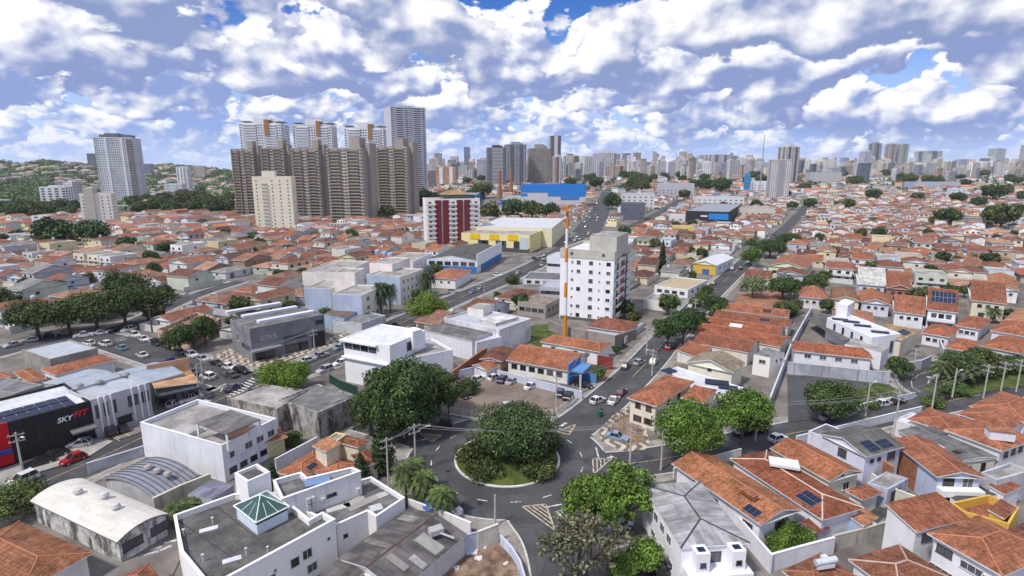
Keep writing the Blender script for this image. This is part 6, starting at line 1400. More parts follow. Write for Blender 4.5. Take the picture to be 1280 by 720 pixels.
for key, px, h, lb, arm, lamp, wood in [
 ('gym', (30, 596), 8, 'concrete utility pole before the gym', True, (1.6, -.6), False), ('n1', (486, 612), 9, 'concrete pole behind the palms, left of the lamp pole', True, None, False), ('n2', (520, 592), 9, 'concrete pole with a curved street lamp over the roundabout', True, (2.2, .8), False), ('post', (619, 658), 5, 'plain white post at the plot wall corner', False, None, False),
 ('r1', (787, 585), 8.5, 'concrete pole at the mouth of the right street', True, None, False), ('r2', (826, 588), 8, 'concrete pole before the large bright tree', True, None, False), ('r3', (944, 552), 8, 'concrete pole beside the parked black cars', True, None, False), ('r4', (1082, 520), 8, 'lamp pole with a flat head by the vacant lot', False, (1.4, .4), False),
 ('r5', (1117, 544), 9, 'concrete pole behind the small white garage', True, None, False), ('r6', (1164, 516), 8.5, 'bent-arm lamp pole beside the grassy bush', False, (-1.6, .2), False), ('r7', (1229, 498), 8, 'left one of three bare poles at the right street', True, None, False), ('r8', (1250, 494), 8, 'middle one of three bare poles at the right street', True, None, False), ('r9', (1270, 490), 8, 'right one of three bare poles at the right street', True, None, False),
 ('c1', (394, 447), 8, 'concrete pole on the patterned pavement before the grey hall', True, None, False), ('c2', (250, 500), 8, 'slim concrete pole in front of the tan shop awning', True, None, False), ('c3', (256, 494), 8, 'second slim pole beside the tan shop, nearer the zebra', True, None, False), ('c4', (190, 415), 9, 'tall timber pole at the corner of the back street', True, None, True), ('c5', (416, 420), 7, 'bluish pole before the pale blue awning', False, None, False),
 ('s1', (695, 515), 8, 'pole at the car park corner near the roundabout', True, None, False), ('s2', (561, 520), 7, 'slender trunk-like pole left of the car park', False, None, True), ('s3', (808, 443), 8, 'concrete pole on the left pavement of the hill street', True, None, False), ('s4', (815, 470), 7, 'pole before the low beige-roofed front part', True, (-1.4, .5), False), ('s5', (1036, 392), 10, 'thick dark timber pole beside the small terracotta hip roof', True, None, True),
 ('s6', (1140, 474), 8, 'grey pole at the bend of the park street', True, None, False), ('s7', (1190, 498), 7, 'lamp pole in front of the park palms', False, (1.2, .2), False), ('s8', (505, 548), 10, 'pole standing inside the dark trees at the left street', True, None, False), ('s9', (650, 585 + 88), 3.2, 'thin rust-brown vent post on the patched grey roofs', False, None, True), ('s10', (533, 408), 8, 'pole beside the dome-shaped tree on the avenue', True, None, False), ('s11', (868, 402), 8, 'pole on the hill street below the hedge', True, None, False), ('s12', (605, 372), 8, 'pole on the avenue kerb before the blue awning house', True, None, False)]:
    if key == 's9': continue
    PO[key] = pole(px, h, lb, arm, lamp, wood, (.8, .6) if px[0] < 640 else (.6, -.8))
def wire(a, b, label, sag=.7, n=3):
    (p, h0, ax), (q, h1, bx) = PO[a], PO[b]; m = MB()
    for s in (-.9, .3, .9)[:n]:
        pts = []
        for i in range(9):
            f = i / 8; x = p.x + ax[0] * s + (q.x + bx[0] * s - p.x - ax[0] * s) * f; y = p.y + ax[1] * s + (q.y + bx[1] * s - p.y - ax[1] * s) * f
            pts.append((x, y, (h0 - .3) * (1 - f) + (h1 - .3) * f - sag * 4 * f * (1 - f)))
        m.tube(pts, .032, 'cable', 3, False)
    o = m.build('overhead_cable'); tag(o, label, 'cable', 'cables strung between the street poles')
wire('n2', 'r1', 'cables crossing low in front of the roundabout tree', 1.2); wire('n1', 'n2', 'cables strung behind the pavement palms', .4); wire('r1', 'r2', 'cables over the mouth of the right street', .3); wire('r2', 'r3', 'cables past the large bright street tree', .6); wire('r3', 'r5', 'cables from the parked black cars to the white garage', .7); wire('r5', 'r7', 'cables over the orange hip roofs beside the right street', .8); wire('r7', 'r8', 'cables between the left and middle bare poles', .2); wire('r8', 'r9', 'cables between the middle and right bare poles', .2)
wire('s1', 's4', 'cables climbing from the car park corner up the hill street', .6); wire('s4', 's3', 'cables across the hill street by the cream gable house', .4); wire('s3', 's11', 'cables along the hill street above the twin-crowned tree', .6); wire('c3', 'c1', 'cables over the zebra crossing', .6); wire('c1', 's10', 'cables along the avenue past the white modern building', .8)
# railing round the car park
def railing(name, label, px, h, gap=2.2, col=(.66, .66, .68), cat='fence'):
    pts = resample(P(px), gap); t = thing(name, label, cat, pts[len(pts) // 2] + (0,)); n = 0
    for x, y in pts:
        b = MB(); b.box((x, y, h / 2), (.12, .12, h), 'plain'); b.build('post', t, col)
    for z in (h * .35, h * .65, h * .95):
        b = MB(); b.tube([(x, y, z) for x, y in pts], .03, 'plain', 4); b.build('wire_strand', t, col)
    return t
railing('wire_fence', 'white post and wire fence along the street side of the gravel car park', [(557, 516), (600, 523), (640, 521), (690, 520)], 1.5); railing('wire_fence', 'white post fence up the hill street edge of the gravel car park', [(696, 519), (712, 508), (726, 494)], 1.7, 1.8)
railing('wire_fence', 'grey mesh fence round the grass of the vacant lot', [(1062, 512), (1100, 504), (1128, 494), (1118, 478)], 2.0, 3, (.3, .3, .3)); railing('wire_fence', 'low wooden fence round the corner planting', [(757, 548), (762, 536), (778, 519), (796, 509)], .9, 1.6, (.16, .12, .09))
wall_run('kerb_wall', 'low stained concrete kerb wall below the car park fence', [(560, 520), (598, 527), (640, 525), (686, 524)], .5, .3, 'grimy', (.5, .48, .45))
p = at(541, 648); t = thing('parasol', 'bright blue parasol open behind the white garden wall by the palms', 'parasol', p); b = MB(); b.lathe((p.x, p.y, 2.1), [(1.5, 0), (.8, .4), (0, .6)], 'plain', 10); b.build('canopy', t, (.02, .09, .42)); b = MB(); b.tube([(p.x, p.y, 0), (p.x, p.y, 2.65)], .04, 'steel', 6); b.build('stick', t, (.6, .6, .6))
def person(px, rz, top, legs, skin, hair, label):
    p = at(*px); t = thing('person', label, 'person', (p.x, p.y, .15), rz, 'people on foot')
    def skinm(name, V, E, m, c):
        me = bpy.data.meshes.new(name); me.from_pydata([v[:3] for v in V], E, []); o = link(name, me, t, c); o.data.materials.append(M[m])
        o.modifiers.new('Skin', 'SKIN'); sv = me.skin_vertices[0].data
        for i, v in enumerate(V): sv[i].radius = (v[3], v[3] * .8)
        sv[0].use_root = True; o.modifiers.new('Smooth', 'SUBSURF').levels = 1; o.modifiers['Smooth'].render_levels = 1; return o
    B = [(0, 0, .92, .13), (0, .01, 1.15, .13), (0, 0, 1.38, .15), (0, .01, 1.50, .055), (0, -.02, 1.60, .10), (0, -.01, 1.72, .085), (.19, 0, 1.40, .055), (.25, .02, 1.14, .042), (.25, -.08, .90, .034), (.26, -.12, .80, .04), (-.19, 0, 1.40, .055), (-.25, .04, 1.14, .042), (-.25, .02, .90, .034), (-.25, -.02, .80, .04), (.09, -.03, .86, .09), (.10, -.12, .48, .065), (.10, -.14, .08, .045), (.10, -.26, .04, .04), (-.09, .03, .86, .09), (-.10, .06, .48, .065), (-.10, .20, .09, .045), (-.10, .10, .04, .04)]
    E = [(0, 1), (1, 2), (2, 3), (3, 4), (4, 5), (2, 6), (6, 7), (7, 8), (8, 9), (2, 10), (10, 11), (11, 12), (12, 13), (0, 14), (14, 15), (15, 16), (16, 17), (0, 18), (18, 19), (19, 20), (20, 21)]
    skinm('body', B, E, 'plain', skin); g = .018
    skinm('shirt', [(x, y, z, r + g) for x, y, z, r in [B[0], B[1], B[2], B[6], B[7], B[10], B[11]]], [(0, 1), (1, 2), (2, 3), (3, 4), (2, 5), (5, 6)], 'plain', top)
    skinm('trousers', [(x, y, z, r + g) for x, y, z, r in [B[0], B[14], B[15], B[16], B[18], B[19], B[20]]], [(0, 1), (1, 2), (2, 3), (0, 4), (4, 5), (5, 6)], 'plain', legs)
    skinm('hair', [(0, .02, 1.64, .105), (0, .01, 1.73, .10)], [(0, 1)], 'plain', hair)
person((281, 449), .6, (.02, .02, .03), (.03, .03, .05), (.42, .26, .18), (.02, .015, .01), 'person in dark clothes walking on the patterned pavement before the grey hall')
person((313, 455), 2.4, (.04, .04, .05), (.05, .07, .14), (.40, .25, .17), (.02, .015, .01), 'person in a dark top and blue trousers at the grey hall corner entrance')
person((167, 527), -.5, (.45, .05, .04), (.03, .03, .04), (.42, .27, .2), (.03, .02, .01), 'person in a red top by the door of the pilastered building')
p = at(750, 521); t = thing('rubbish_bin', 'green wheeled rubbish bin on the kerb before the cream corner house', 'bin', p); b = MB(); b.box((p.x, p.y, .65), (.9, .8, 1.0), 'plain', .5); b.build('bin_body', t, (.02, .13, .09)); b = MB(); b.box((p.x, p.y, 1.2), (1.0, .9, .12), 'plain', .5, True); b.build('lid', t, (.02, .10, .07))
for i, (px, s) in enumerate((((590, 692), .9), ((606, 684), .7), ((598, 700), .6), ((632, 706), .4), ((570, 712), .5))):
    p = at(*px); b = MB(); b.box((p.x, p.y, .15 + s * .12), (s * 1.6, s, s * .24), 'stone_white', i * 1.3, True); b.box((p.x + s * .5, p.y + s * .3, .2 + s * .2), (s * .7, s * .6, s * .2), 'stone_white', i * .7 + .4, True)
    o = b.build('rubble', None, None, (p.x, p.y, 0)); o.location = (p.x, p.y, 0); tag(o, ('largest white rubble slab at the foot of the cream plot wall', 'white rubble slab against the sheet gate wall', 'broken slab in the middle of the bare earth', 'small pale stone near the plot fence', 'broken pale slab nearest the bottom of the bare earth')[i], 'rubble')

for i, px in enumerate(((716, 600), (560, 590), (752, 512), (690, 700), (860, 572), (600, 630))):
    p = at(*px); b = MB(); b.lathe((0, 0, 0), [(.42, 0), (.42, .012), (.34, .014), (0, .014)], 'rubber', 14); o = b.build('manhole_cover', None); o.location = (p.x, p.y, .128)
    tag(o, 'round dark manhole cover in the asphalt ' + ('right of the roundabout island', 'left of the roundabout island', 'on the hill street by the white car', 'on the street under the bare tree', 'on the right street before the bright tree', 'below the roundabout island')[i], 'manhole cover')

# ------------------------------------------------------------------ towers and larger buildings of the middle distance
def span(x0, x1, ytop, ybase):
    p = at((x0 + x1) / 2, ybase); k = mpp(p); r = ray((x0 + x1) / 2, ytop); return p, (x1 - x0) * k, EYE + r.z * p.y / r.y - p.z
def rot2(p, a): return (p[0] * math.cos(a) - p[1] * math.sin(a), p[0] * math.sin(a) + p[1] * math.cos(a))
def tower(name, label, x0, x1, ytop, ybase, col, facade='facade_grid', dr=.8, rz=0.0, pent=.5, pcol=None, stripes=0, scol=(.12, .12, .13), cat='tower', group=None, slabs=0, slab_c=None, roofm='slab_roof', core=None, rcol=None):
    """a slab tower whose outline fills x0..x1 and ytop..ybase of the photograph, turned by rz"""
    p, W_, H = span(x0, x1, ytop, ybase); c, s = abs(math.cos(rz)), abs(math.sin(rz)); w = W_ / (c + dr * s); d = w * dr
    ctr = p + Vector((0, d * .5, 0)); f = ctr.y / p.y; ctr.x = p.x * f
    for _ in range(4):      # settle width and place so that the turned box fills x0..x1
        xs = [pix((ctr.x + rot2(q, rz)[0], ctr.y + rot2(q, rz)[1], p.z + H * .6))[0] for q in ((-w / 2, -d / 2), (w / 2, -d / 2), (w / 2, d / 2), (-w / 2, d / 2))]
        w *= (x1 - x0) / (max(xs) - min(xs)); d = w * dr; ctr.x += ((x0 + x1) / 2 - (max(xs) + min(xs)) / 2) * mpp(p)
    t = thing(name, label, cat, (ctr.x, ctr.y, p.z), rz, group); hp = min(7, H * .08) * pent * 2 if pent else 0; hb = H - hp
    b = MB(); q = [(-w / 2, -d / 2), (w / 2, -d / 2), (w / 2, d / 2), (-w / 2, d / 2)]; b.prism(q, -6, hb, facade); b.build('wall', t, col, (0, 0, 0))
    b = MB(); i_ = inset(q, .3)
    b.poly([x + (hb - .02,) for x in q], roofm)
    for i in range(4):
        k = (i + 1) % 4; b.poly([q[i] + (hb,), q[k] + (hb,), q[k] + (hb + .9,), q[i] + (hb + .9,)], 'clean'); b.poly([i_[k] + (hb,), i_[i] + (hb,), i_[i] + (hb + .9,), i_[k] + (hb + .9,)], 'clean'); b.poly([q[i] + (hb + .9,), q[k] + (hb + .9,), i_[k] + (hb + .9,), i_[i] + (hb + .9,)], 'clean')
    b.build('roof', t, rcol or col, (0, 0, 0))
    if pent:
        b = MB(); b.box((0, 0, hb + hp / 2), (w * .42, d * .5, hp), 'clean'); b.box((w * .12, 0, hb + hp * .35), (w * .5, d * .3, hp * .7), 'clean'); b.build('penthouse', t, pcol or col, (0, 0, 0))
    for i in range(stripes):
        x = -w / 2 + w * (i + .5) / stripes; b = MB(); b.box((x, -d / 2 - .15, hb / 2), (w / stripes * .34, .5, hb), 'clean'); b.build('dark_stripe', t, scol, (0, 0, 0))
        y = -d / 2 + d * (i + .5) / stripes; b = MB(); b.box((w / 2 * (1 if ctr.x < 0 else -1) * 1.004, y, hb / 2), (.5, d / stripes * .3, hb), 'clean'); b.build('dark_stripe', t, scol, (0, 0, 0))
    if slabs:
        n = int(hb / 3.05); bw = w / slabs * .62; me = None; ki = ('slab', round(bw, 1), name)
        for i in range(n):
            for j in range(slabs):
                if i * slabs + j >= 100: break
                if ki not in WM:
                    b = MB(); b.box((0, 0, 0), (bw, 1.3, .28), 'clean', 0, True); b.box((0, -.6, .5), (bw, .1, .8), 'clean'); WM[ki] = b.mesh('balcony')
                o = link('balcony', WM[ki], t, slab_c or col, (-w / 2 + w * (j + .5) / slabs, -d / 2 - .6, 2.6 + i * 3.05))
    if core:
        b = MB(); b.box((w * core[0], -d * .1, hb + core[1] / 2 - 1), (w * core[2], d * .45, core[1] + 2), 'clean'); b.build('lift_core', t, core[3], (0, 0, 0))
    reserve([(ctr.x + rot2(a, rz)[0], ctr.y + rot2(a, rz)[1]) for a in q], 5); return t, w, d, hb
def tower_windows(t, w, d, hb, cols, w_, h_, face='front', skip=(), style='dark', fl=3.0, z0=1.8, limit=100, rng=(0, 1)):
    n = 0; fl_n = int((hb - 1) / fl)
    for i in range(fl_n):
        for j in range(cols):
            if j in skip or n >= limit: continue
            f = rng[0] + (rng[1] - rng[0]) * (j + .5) / cols
            o = link('window', win_mesh(w_, h_, style), t, (.5, .5, .52))
            if face == 'front': o.location = (-w / 2 + w * f, -d / 2 - .02, z0 + i * fl)
            elif face == 'right': o.location = (w / 2 + .02, -d / 2 + d * f, z0 + i * fl); o.rotation_euler = (0, 0, R(90))
            else: o.location = (-w / 2 - .02, d / 2 - d * f, z0 + i * fl); o.rotation_euler = (0, 0, R(-90))
            n += 1
BRW = (.31, .262, .215); BRG = (.33, .295, .262)
# the five grey-brown slabs
SL = 'grey-brown slab towers with stepped cores'
for i, (x0, x1, yt, yb, lb, cx) in enumerate(((291, 328, 187, 271, 'grey-brown slab tower at the left end of the row of five', .36), (328, 365, 186, 272, 'grey-brown slab tower second from the left, behind the cream tower', .36), (366, 409, 186, 274, 'grey-brown slab tower in the middle of the row of five', .36), (410, 470, 186, 278, 'grey-brown slab tower second from the right, with a light grey end wall', .26), (471, 521, 184, 270, 'grey-brown slab tower at the right end of the row of five', .22))):
    t, w, d, hb = tower('slab_tower', lb, x0, x1, yt, yb, BRW, 'facade_wide', .62, -.12 if i < 3 else -.30, 0, group=SL, slabs=2, slab_c=(.33, .28, .225), core=(cx, 9 + (i == 3) * 1.5, .24 if i < 3 else .26, BRG))
    b = MB(); b.box((w / 2 + .25, 0, hb / 2), (.5, d * .96, hb), 'clean'); b.box((w / 2 + 2, d * .1, hb / 2 + 2), (3.6, d * .5, hb + 4 + (i > 2) * 3), 'clean'); b.build('end_wall', t, BRG, (0, 0, 0))
    b = MB()
    for f in (.12, .5, .88): b.box((-w / 2 + w * f * .7, -d / 2 - .9, hb / 2), (.5, 1.4, hb), 'clean')
    b.build('balcony_fin', t, (.24, .21, .18), (0, 0, 0))
WTG = 'white towers with orange crowns'
for i, (x0, x1, yt, lb) in enumerate(((302, 364, 146, 'white apartment tower with an orange crown, left of three behind the grey-brown slabs'), (368, 423, 148, 'white apartment tower with an orange crown, middle of three behind the grey-brown slabs'), (432, 484, 152, 'white apartment tower with an orange crown, right of three, beside the tallest tower'))):
    t, w, d, hb = tower('white_tower', lb, x0, x1, yt, 262, (.76, .78, .83), 'facade_grid', .8, .12, .55, (.70, .72, .76), stripes=0, group=WTG, slabs=2, slab_c=(.76, .78, .82))
    b = MB(); b.box((w * .16, -d * .30, hb - 4), (w * .10, d * .5, 18), 'clean'); b.build('orange_fin', t, (.34, .18, .09), (0, 0, 0))
    for sx in (-.42, .42): b = MB(); b.box((w * sx, 0, hb + 3.4), (w * .24, d * .7, .4), 'clean', 0, True); b.box((w * sx, 0, hb + 1.8), (w * .08, d * .2, 3), 'clean'); b.build('roof_canopy', t, (.5, .5, .54), (0, 0, 0))
t, w, d, hb = tower('tall_tower', 'tallest pale grey tower with a blank left wall and stacked balconies on its right', 482, 533, 131, 250, (.56, .58, .64), 'facade_wide', .9, .42, .25, (.48, .5, .56), stripes=2, scol=(.13, .14, .17), slabs=2, slab_c=(.66, .68, .74))
b = MB(); b.box((-w / 2 - .3, 0, hb / 2), (.6, d, hb + 2), 'clean'); b.build('blank_wall', t, (.50, .52, .58), (0, 0, 0))
t, w, d, hb = tower('cream_tower', 'cream apartment tower with a balcony column standing before the grey-brown slabs', 317, 371, 222, 287, (.80, .75, .60), 'clean', .8, .22, 0, slabs=0)
b = MB(); b.box((-w * .12, 0, hb + 2.4), (w * .34, d * .4, 6), 'clean'); b.build('penthouse', t, (.78, .73, .60), (0, 0, 0))
tower_windows(t, w, d, hb, 5, 1.0, 1.1, 'front', (1,)); tower_windows(t, w, d, hb, 3, .9, 1.0, 'right', limit=36); tower_windows(t, w, d, hb, 3, .9, 1.0, 'left', limit=36)
for i in range(int(hb / 3) - 1):
    b = MB(); b.box((-w * .2, -d / 2 - .5, 2.4 + i * 3), (w * .17, 1.0, .2), 'clean', 0, True); b.box((-w * .2, -d / 2 - .97, 2.9 + i * 3), (w * .17, .08, .8), 'clean'); b.build('balcony', t, (.66, .66, .64), (0, 0, 0))
t, w, d, hb = tower('white_tower', 'broad white tower with a dark grey crown standing alone on the left', 121, 180, 172, 256, (.70, .72, .80), 'facade_grid', .75, .30, 0, slabs=0)
b = MB(); b.box((0, d * .05, hb + 3), (w * .78, d * .7, 6), 'clean'); b.box((-w * .06, 0, hb + 4), (w * .35, d * .75, 8), 'clean'); b.build('dark_crown', t, (.15, .155, .18), (0, 0, 0))
for f in (.30, .70): b = MB(); b.box((-w / 2 + w * f, -d / 2 - .2, hb / 2), (w * .05, .9, hb), 'clean'); b.build('pier', t, (.78, .80, .86), (0, 0, 0))
b = MB(); b.box((w * .40, -d / 2 - .1, hb / 2), (w * .16, .8, hb * .96), 'facade_wide'); b.build('balcony_bay', t, (.17, .14, .125), (0, 0, 0))
t, w, d, hb = tower('cream_tower', 'nine-storey cream block with a taller middle core, left of the tile roofs', 101, 147, 243, 283, (.74, .72, .68), 'clean', .8, .40, 0)
b = MB(); b.box((-w * .2, -d * .2, (hb + 6) / 2), (w * .30, d * .75, hb + 6), 'clean'); b.build('lift_core', t, (.50, .48, .43), (0, 0, 0)); tower_windows(t, w, d, hb, 5, 1.1, 1.1, 'front', (1, 2)); tower_windows(t, w, d, hb, 4, 1.1, 1.1, 'left', limit=40); tower_windows(t, w, d, hb, 4, 1.1, 1.1, 'right', limit=40)
tower('white_block', 'cluster-like white apartment block with dark balcony slots left of the tall white tower', 50, 92, 232, 263, (.72, .72, .74), 'facade_strip', .8, .3, .5)
tower('white_block', 'narrow white apartment block peeping behind the dark-slotted one', 80, 104, 226, 254, (.68, .68, .72), 'facade_grid', .8, -.3, .4)
tower('white_tower', 'slim plain white tower on the valley edge left of the grey-brown slabs', 221, 240, 208, 240, (.78, .78, .82), 'facade_strip', .9, .25, .2)
tower('white_block', 'low pale blue-white block beside the slim plain white tower', 205, 233, 230, 243, (.70, .73, .80), 'facade_grid', .8, .2, .2)
tower('pink_block', 'pale pink block of flats on the far side of the valley', 241, 258, 207, 224, (.62, .52, .47), 'facade_grid', .8, .3, .3)
tower('grey_tower', 'small dark grey tower on the hillside behind the broad white tower', 109, 122, 192, 210, (.20, .21, .27), 'facade_strip', .8, .3, 0)
tower('grey_tower', 'small blue-grey tower right of the broad white tower', 181, 192, 205, 221, (.26, .29, .38), 'facade_strip', .8, .3, 0)
tower('white_block', 'white low block with two window rows at the left edge', -8, 17, 251, 266, (.70, .72, .78), 'facade_grid', .8, .2, 0)
tower('white_house_block', 'white box house with a grey roof above the tile roofs, left of the cream block', 40, 68, 271, 287, (.74, .75, .80), 'facade_strip', .8, .2, 0)

t, w, d, hb = tower('maroon_tower', 'maroon and white striped apartment block with a glazed roof terrace and tile hat', 529, 600, 250, 307, (.80, .76, .74), 'clean', .55, .26, 0)
for f in (.22, .36, .62, .76): b = MB(); b.box((-w / 2 + w * f, -d / 2 - .35, hb / 2), (w * .115, .6, hb), 'clean'); b.build('maroon_stripe', t, (.15, .022, .035), (0, 0, 0))
for i in range(9):
    for f in (.10, .49, .88): b = MB(); b.box((-w / 2 + w * f, -d / 2 - .6, 2.2 + i * 3.15), (w * .16, 1.2, .22), 'clean', 0, True); b.box((-w / 2 + w * f, -d / 2 - 1.15, 2.7 + i * 3.15), (w * .16, .08, .8), 'clean'); b.build('balcony', t, (.70, .68, .68), (0, 0, 0))
tower_windows(t, w, d, hb, 7, 2.0, 1.8, 'front', (1, 2, 4, 5), 'dark', 3.15, 3.4); tower_windows(t, w, d, hb, 4, 1.0, 1.0, 'right', (1,), 'dark', 3.15, 3.2, 36)
b = MB(); b.box((w * .12, 0, hb + 1.7), (w * .6, d * .8, 3.2), 'green_glass'); b.build('roof_glazing', t, None, (0, 0, 0))
P_, F_, L_, r_ = roof_faces([(-w * .2, -d * .4), (w * .3, -d * .4), (w * .3, d * .4), (-w * .2, d * .4)], hb + 3.4, 'hip', .4); b = MB()
for f in F_: b.poly(f, 'tile')
b.build('tile_hat', t, (.46, .28, .15), (0, 0, 0))

def zfit(B, yb):
    p = at(B[0], yb); r = ray(B[0], B[1]); return EYE + r.z * p.y / r.y
def boxb(name, label, px, z, wall, roof, par=.5, rm='slab_roof', **k): return bld(name, label, k.pop('cat', 'commercial building'), px, z, k.pop('roof', 'flat'), wall, roof, k.pop('wm', 'clean'), rm, par=par, **k)
YW = (.78, .68, .34)
mall = boxb('yellow_shopping_hall', 'pale yellow shopping hall with bright yellow bays and a flat grey roof', [(580, 290), (662, 294), (705, 277)], 10.4, YW, (.34, .33, .36), .6, wins=[(0, .20, .98, 3, 4.6, 7.0, 4.6, 'dark')])
wp = WP[mall.name]; v = facing(wp); A, B = wp[v[0]], wp[(v[0] + 1) % 4]
for f in (.14, .42, .69): on_wall(mall, A, B, f, f + .14, 7.4, 10.9, .3, 'clean', (.72, .50, .01), 'yellow_panel')
for f in (.34, .61): window(mall, A, B, f, 5.5, 2.6, 2.0, 'dark')
on_wall(mall, A, B, .86, .98, 2.0, 9.5, .3, 'clean', (.50, .54, .58), 'grey_sign'); on_wall(mall, A, B, 0, 1, .1, 2.6, .2, 'plain', (.07, .07, .075), 'shop_front')
if len(v) > 1: A, B = wp[v[1]], wp[(v[1] + 1) % 4]; on_wall(mall, A, B, .28, .42, .5, 10.9, .3, 'clean', (.72, .50, .01), 'yellow_panel'); [window(mall, A, B, .5 + i * .09, 6.8, 4, 2.6, 'dark') for i in range(5)]
boxb('yellow_shopping_hall', 'higher rear wing of the yellow shopping hall with a long white roof', [(598, 282), (690, 285), (705, 273)], 12.4, (.74, .70, .50), (.58, .60, .64), .3, 'metal_roof')
t, w, d, hb = tower('blue_warehouse', 'grey-white warehouse with a ragged bright blue roof band', 651, 732, 232, 258, (.50, .52, .60), 'clean', .55, -.12, 0, cat='warehouse', rcol=(.02, .17, .56), roofm='clean')
for a_, b_, z0_, z1_ in ((0, 1, .68, 1.05), (.42, 1, .50, .68), (.62, .9, .34, .46), (.88, 1, .50, .62), (0, .1, .5, .62)): b = MB(); b.box((-w / 2 + w * (a_ + b_) / 2, -d / 2 - .1, hb * (z0_ + z1_) / 2), (w * (b_ - a_), .8 + a_ * .3, hb * (z1_ - z0_)), 'clean', 0, True); b.build('blue_band', t, (.02, .19, .60), (0, 0, 0))
b = MB(); b.box((w / 2 + .1, 0, hb * .84), (.8, d, hb * .46), 'clean', 0, True); b.build('blue_band', t, (.02, .19, .60), (0, 0, 0))
boxb('blue_store', 'low bright blue store wing between the brick chimneys', [(630, 247), (650, 250), (656, 244)], zfit((650, 250), 257), (.02, .17, .55), (.03, .2, .58), .2)
boxb('maroon_store', 'low store with a maroon sign tower behind the striped apartment block', [(556, 246), (590, 247), (596, 240)], zfit((590, 247), 262), (.16, .03, .05), (.30, .30, .33), .3); boxb('blue_store', 'bright blue boxy store right of the maroon sign tower', [(575, 244), (592, 246), (604, 238)], zfit((592, 246), 260), (.02, .19, .48), (.2, .25, .35), .2)
for px, yt, lb in (((625, 250), 214, 'shorter tapering old brick chimney beside the blue warehouse'), ((639, 245), 208, 'taller old brick chimney beside the blue warehouse')):
    p, _, H = span(px[0] - 2, px[0] + 2, yt, px[1]); t = thing('brick_chimney', lb, 'chimney', p); b = MB(); b.lathe((p.x, p.y, p.z), [(3.6, 0), (2.2, H * .6), (1.9, H - 1), (2.3, H - .8), (2.3, H), (1.2, H)], 'brick', 12); b.build('stack', t); b = MB(); b.lathe((p.x, p.y, p.z), [(4.3, -1), (4.3, 3), (3.6, 3.4)], 'brick', 12); b.build('base', t)
bk = boxb('black_store', 'black box store with a bright blue corner panel and a shallow grey roof', [(861, 262), (911, 265), (927, 255)], zfit((911, 265), 281), (.025, .028, .035), (.28, .29, .32), .2, 'metal_roof'); wp = WP[bk.name]; v = facing(wp); on_wall(bk, wp[v[0]], wp[(v[0] + 1) % 4], .55, 1.0, 5, 10.5, .3, 'clean', (.02, .22, .62), 'blue_panel'); on_wall(bk, wp[v[0]], wp[(v[0] + 1) % 4], .36, .52, 7.2, 8.6, .3, 'clean', (.7, .7, .7), 'white_sign')
MIDS = [('white store with slit windows and a grey canopy at the fork of the avenue', [(776, 240), (798, 246), (818, 237)], 14, (.58, .58, .62), (.5, .5, .54)), ('dark grey angular store front before the white slit-window store', [(776, 253), (800, 256), (806, 249)], 9, (.11, .12, .16), (.16, .17, .2)), ('wide pale grey hall with a white front right of the round dark avenue tree', [(821, 228), (848, 232), (868, 222)], 14, (.44, .43, .50), (.46, .45, .5)),
 ('long white factory shed behind the black store', [(868, 246), (920, 249), (930, 243)], 8, (.62, .64, .68), (.62, .64, .7)), ('white low sheds with a pale roof left of the black store', [(836, 268), (860, 272), (874, 262)], 6, (.60, .62, .66), (.66, .68, .72)), ('cream long wall building under the lattice radio mast', [(918, 259), (958, 262), (968, 257)], 6, (.58, .54, .47), (.5, .46, .42)), ('bright blue pylon sign block with a white hall to its right', [(930, 217), (936, 218), (938, 215)], 22, (.02, .26, .56), (.1, .3, .6)), ('white hall right of the bright blue pylon sign', [(938, 226), (966, 228), (975, 224)], 12, (.64, .66, .70), (.6, .62, .66)),
 ('small yellow and white fronted warehouse with a pale roof on the hill street', [(868, 328), (896, 332), (918, 322)], 6.4, (.72, .73, .76), (.62, .64, .69)), ('white house with a mottled yellowish roof beside the trimmed hedge', [(820, 356), (860, 362), (884, 350)], 4.6, (.74, .75, .78), (.46, .36, .22)), ('lavender-white wall workshop with a blue door beyond the mast', [(688, 318), (702, 321), (712, 316)], 8, (.66, .68, .75), (.5, .5, .55)), ('low white hall with a grey roof behind the mast', [(656, 346), (700, 350), (706, 341)], 4.4, (.62, .64, .68), (.16, .16, .165)), ('pale lavender metal shed next to the mast', [(677, 356), (703, 360), (710, 352)], 4.6, (.42, .43, .50), (.40, .41, .47)),
 ('rough brick and plaster two-storey house behind the overgrown yard', [(651, 375), (682, 381), (700, 372)], 6.0, (.34, .30, .27), (.28, .22, .18)), ('grey long roofed workshop in the right hand middle distance', [(1192, 272), (1262, 277), (1272, 270)], 5, (.30, .30, .32), (.20, .20, .21)), ('white long hall behind the grey long-roofed workshop', [(1226, 264), (1268, 266), (1272, 262)], 6.5, (.68, .68, .72), (.6, .6, .64)), ('blue-roofed hall at the right horizon', [(1130, 226), (1190, 230), (1200, 226)], 7, (.4, .45, .55), (.24, .34, .5)), ('grey banded office block low on the right horizon', [(1006, 214), (1046, 217), (1052, 213)], 15, (.42, .42, .44), (.3, .3, .32)),
 ('pale yellow-green gabled house beside the two dark round trees', [(962, 330), (1008, 336), (1018, 325)], 5.6, (.62, .66, .46), (.38, .17, .10)), ('white hall with a yellow side at the far right horizon', [(1220, 229), (1246, 231), (1256, 227)], 8, (.62, .56, .34), (.5, .5, .52)), ('white three-storey building with blue side before the right horizon', [(1183, 235), (1204, 237), (1208, 233)], 12, (.60, .66, .74), (.5, .54, .6)), ('low yellow shop front among the tile roofs behind the black store', [(840, 283), (858, 285), (866, 281)], 4, (.66, .52, .12), (.62, .54, .3)), ('dark shallow-roofed long hall behind the maroon striped block', [(524, 268), (560, 270), (570, 264)], 6, (.55, .55, .60), (.45, .47, .52))]
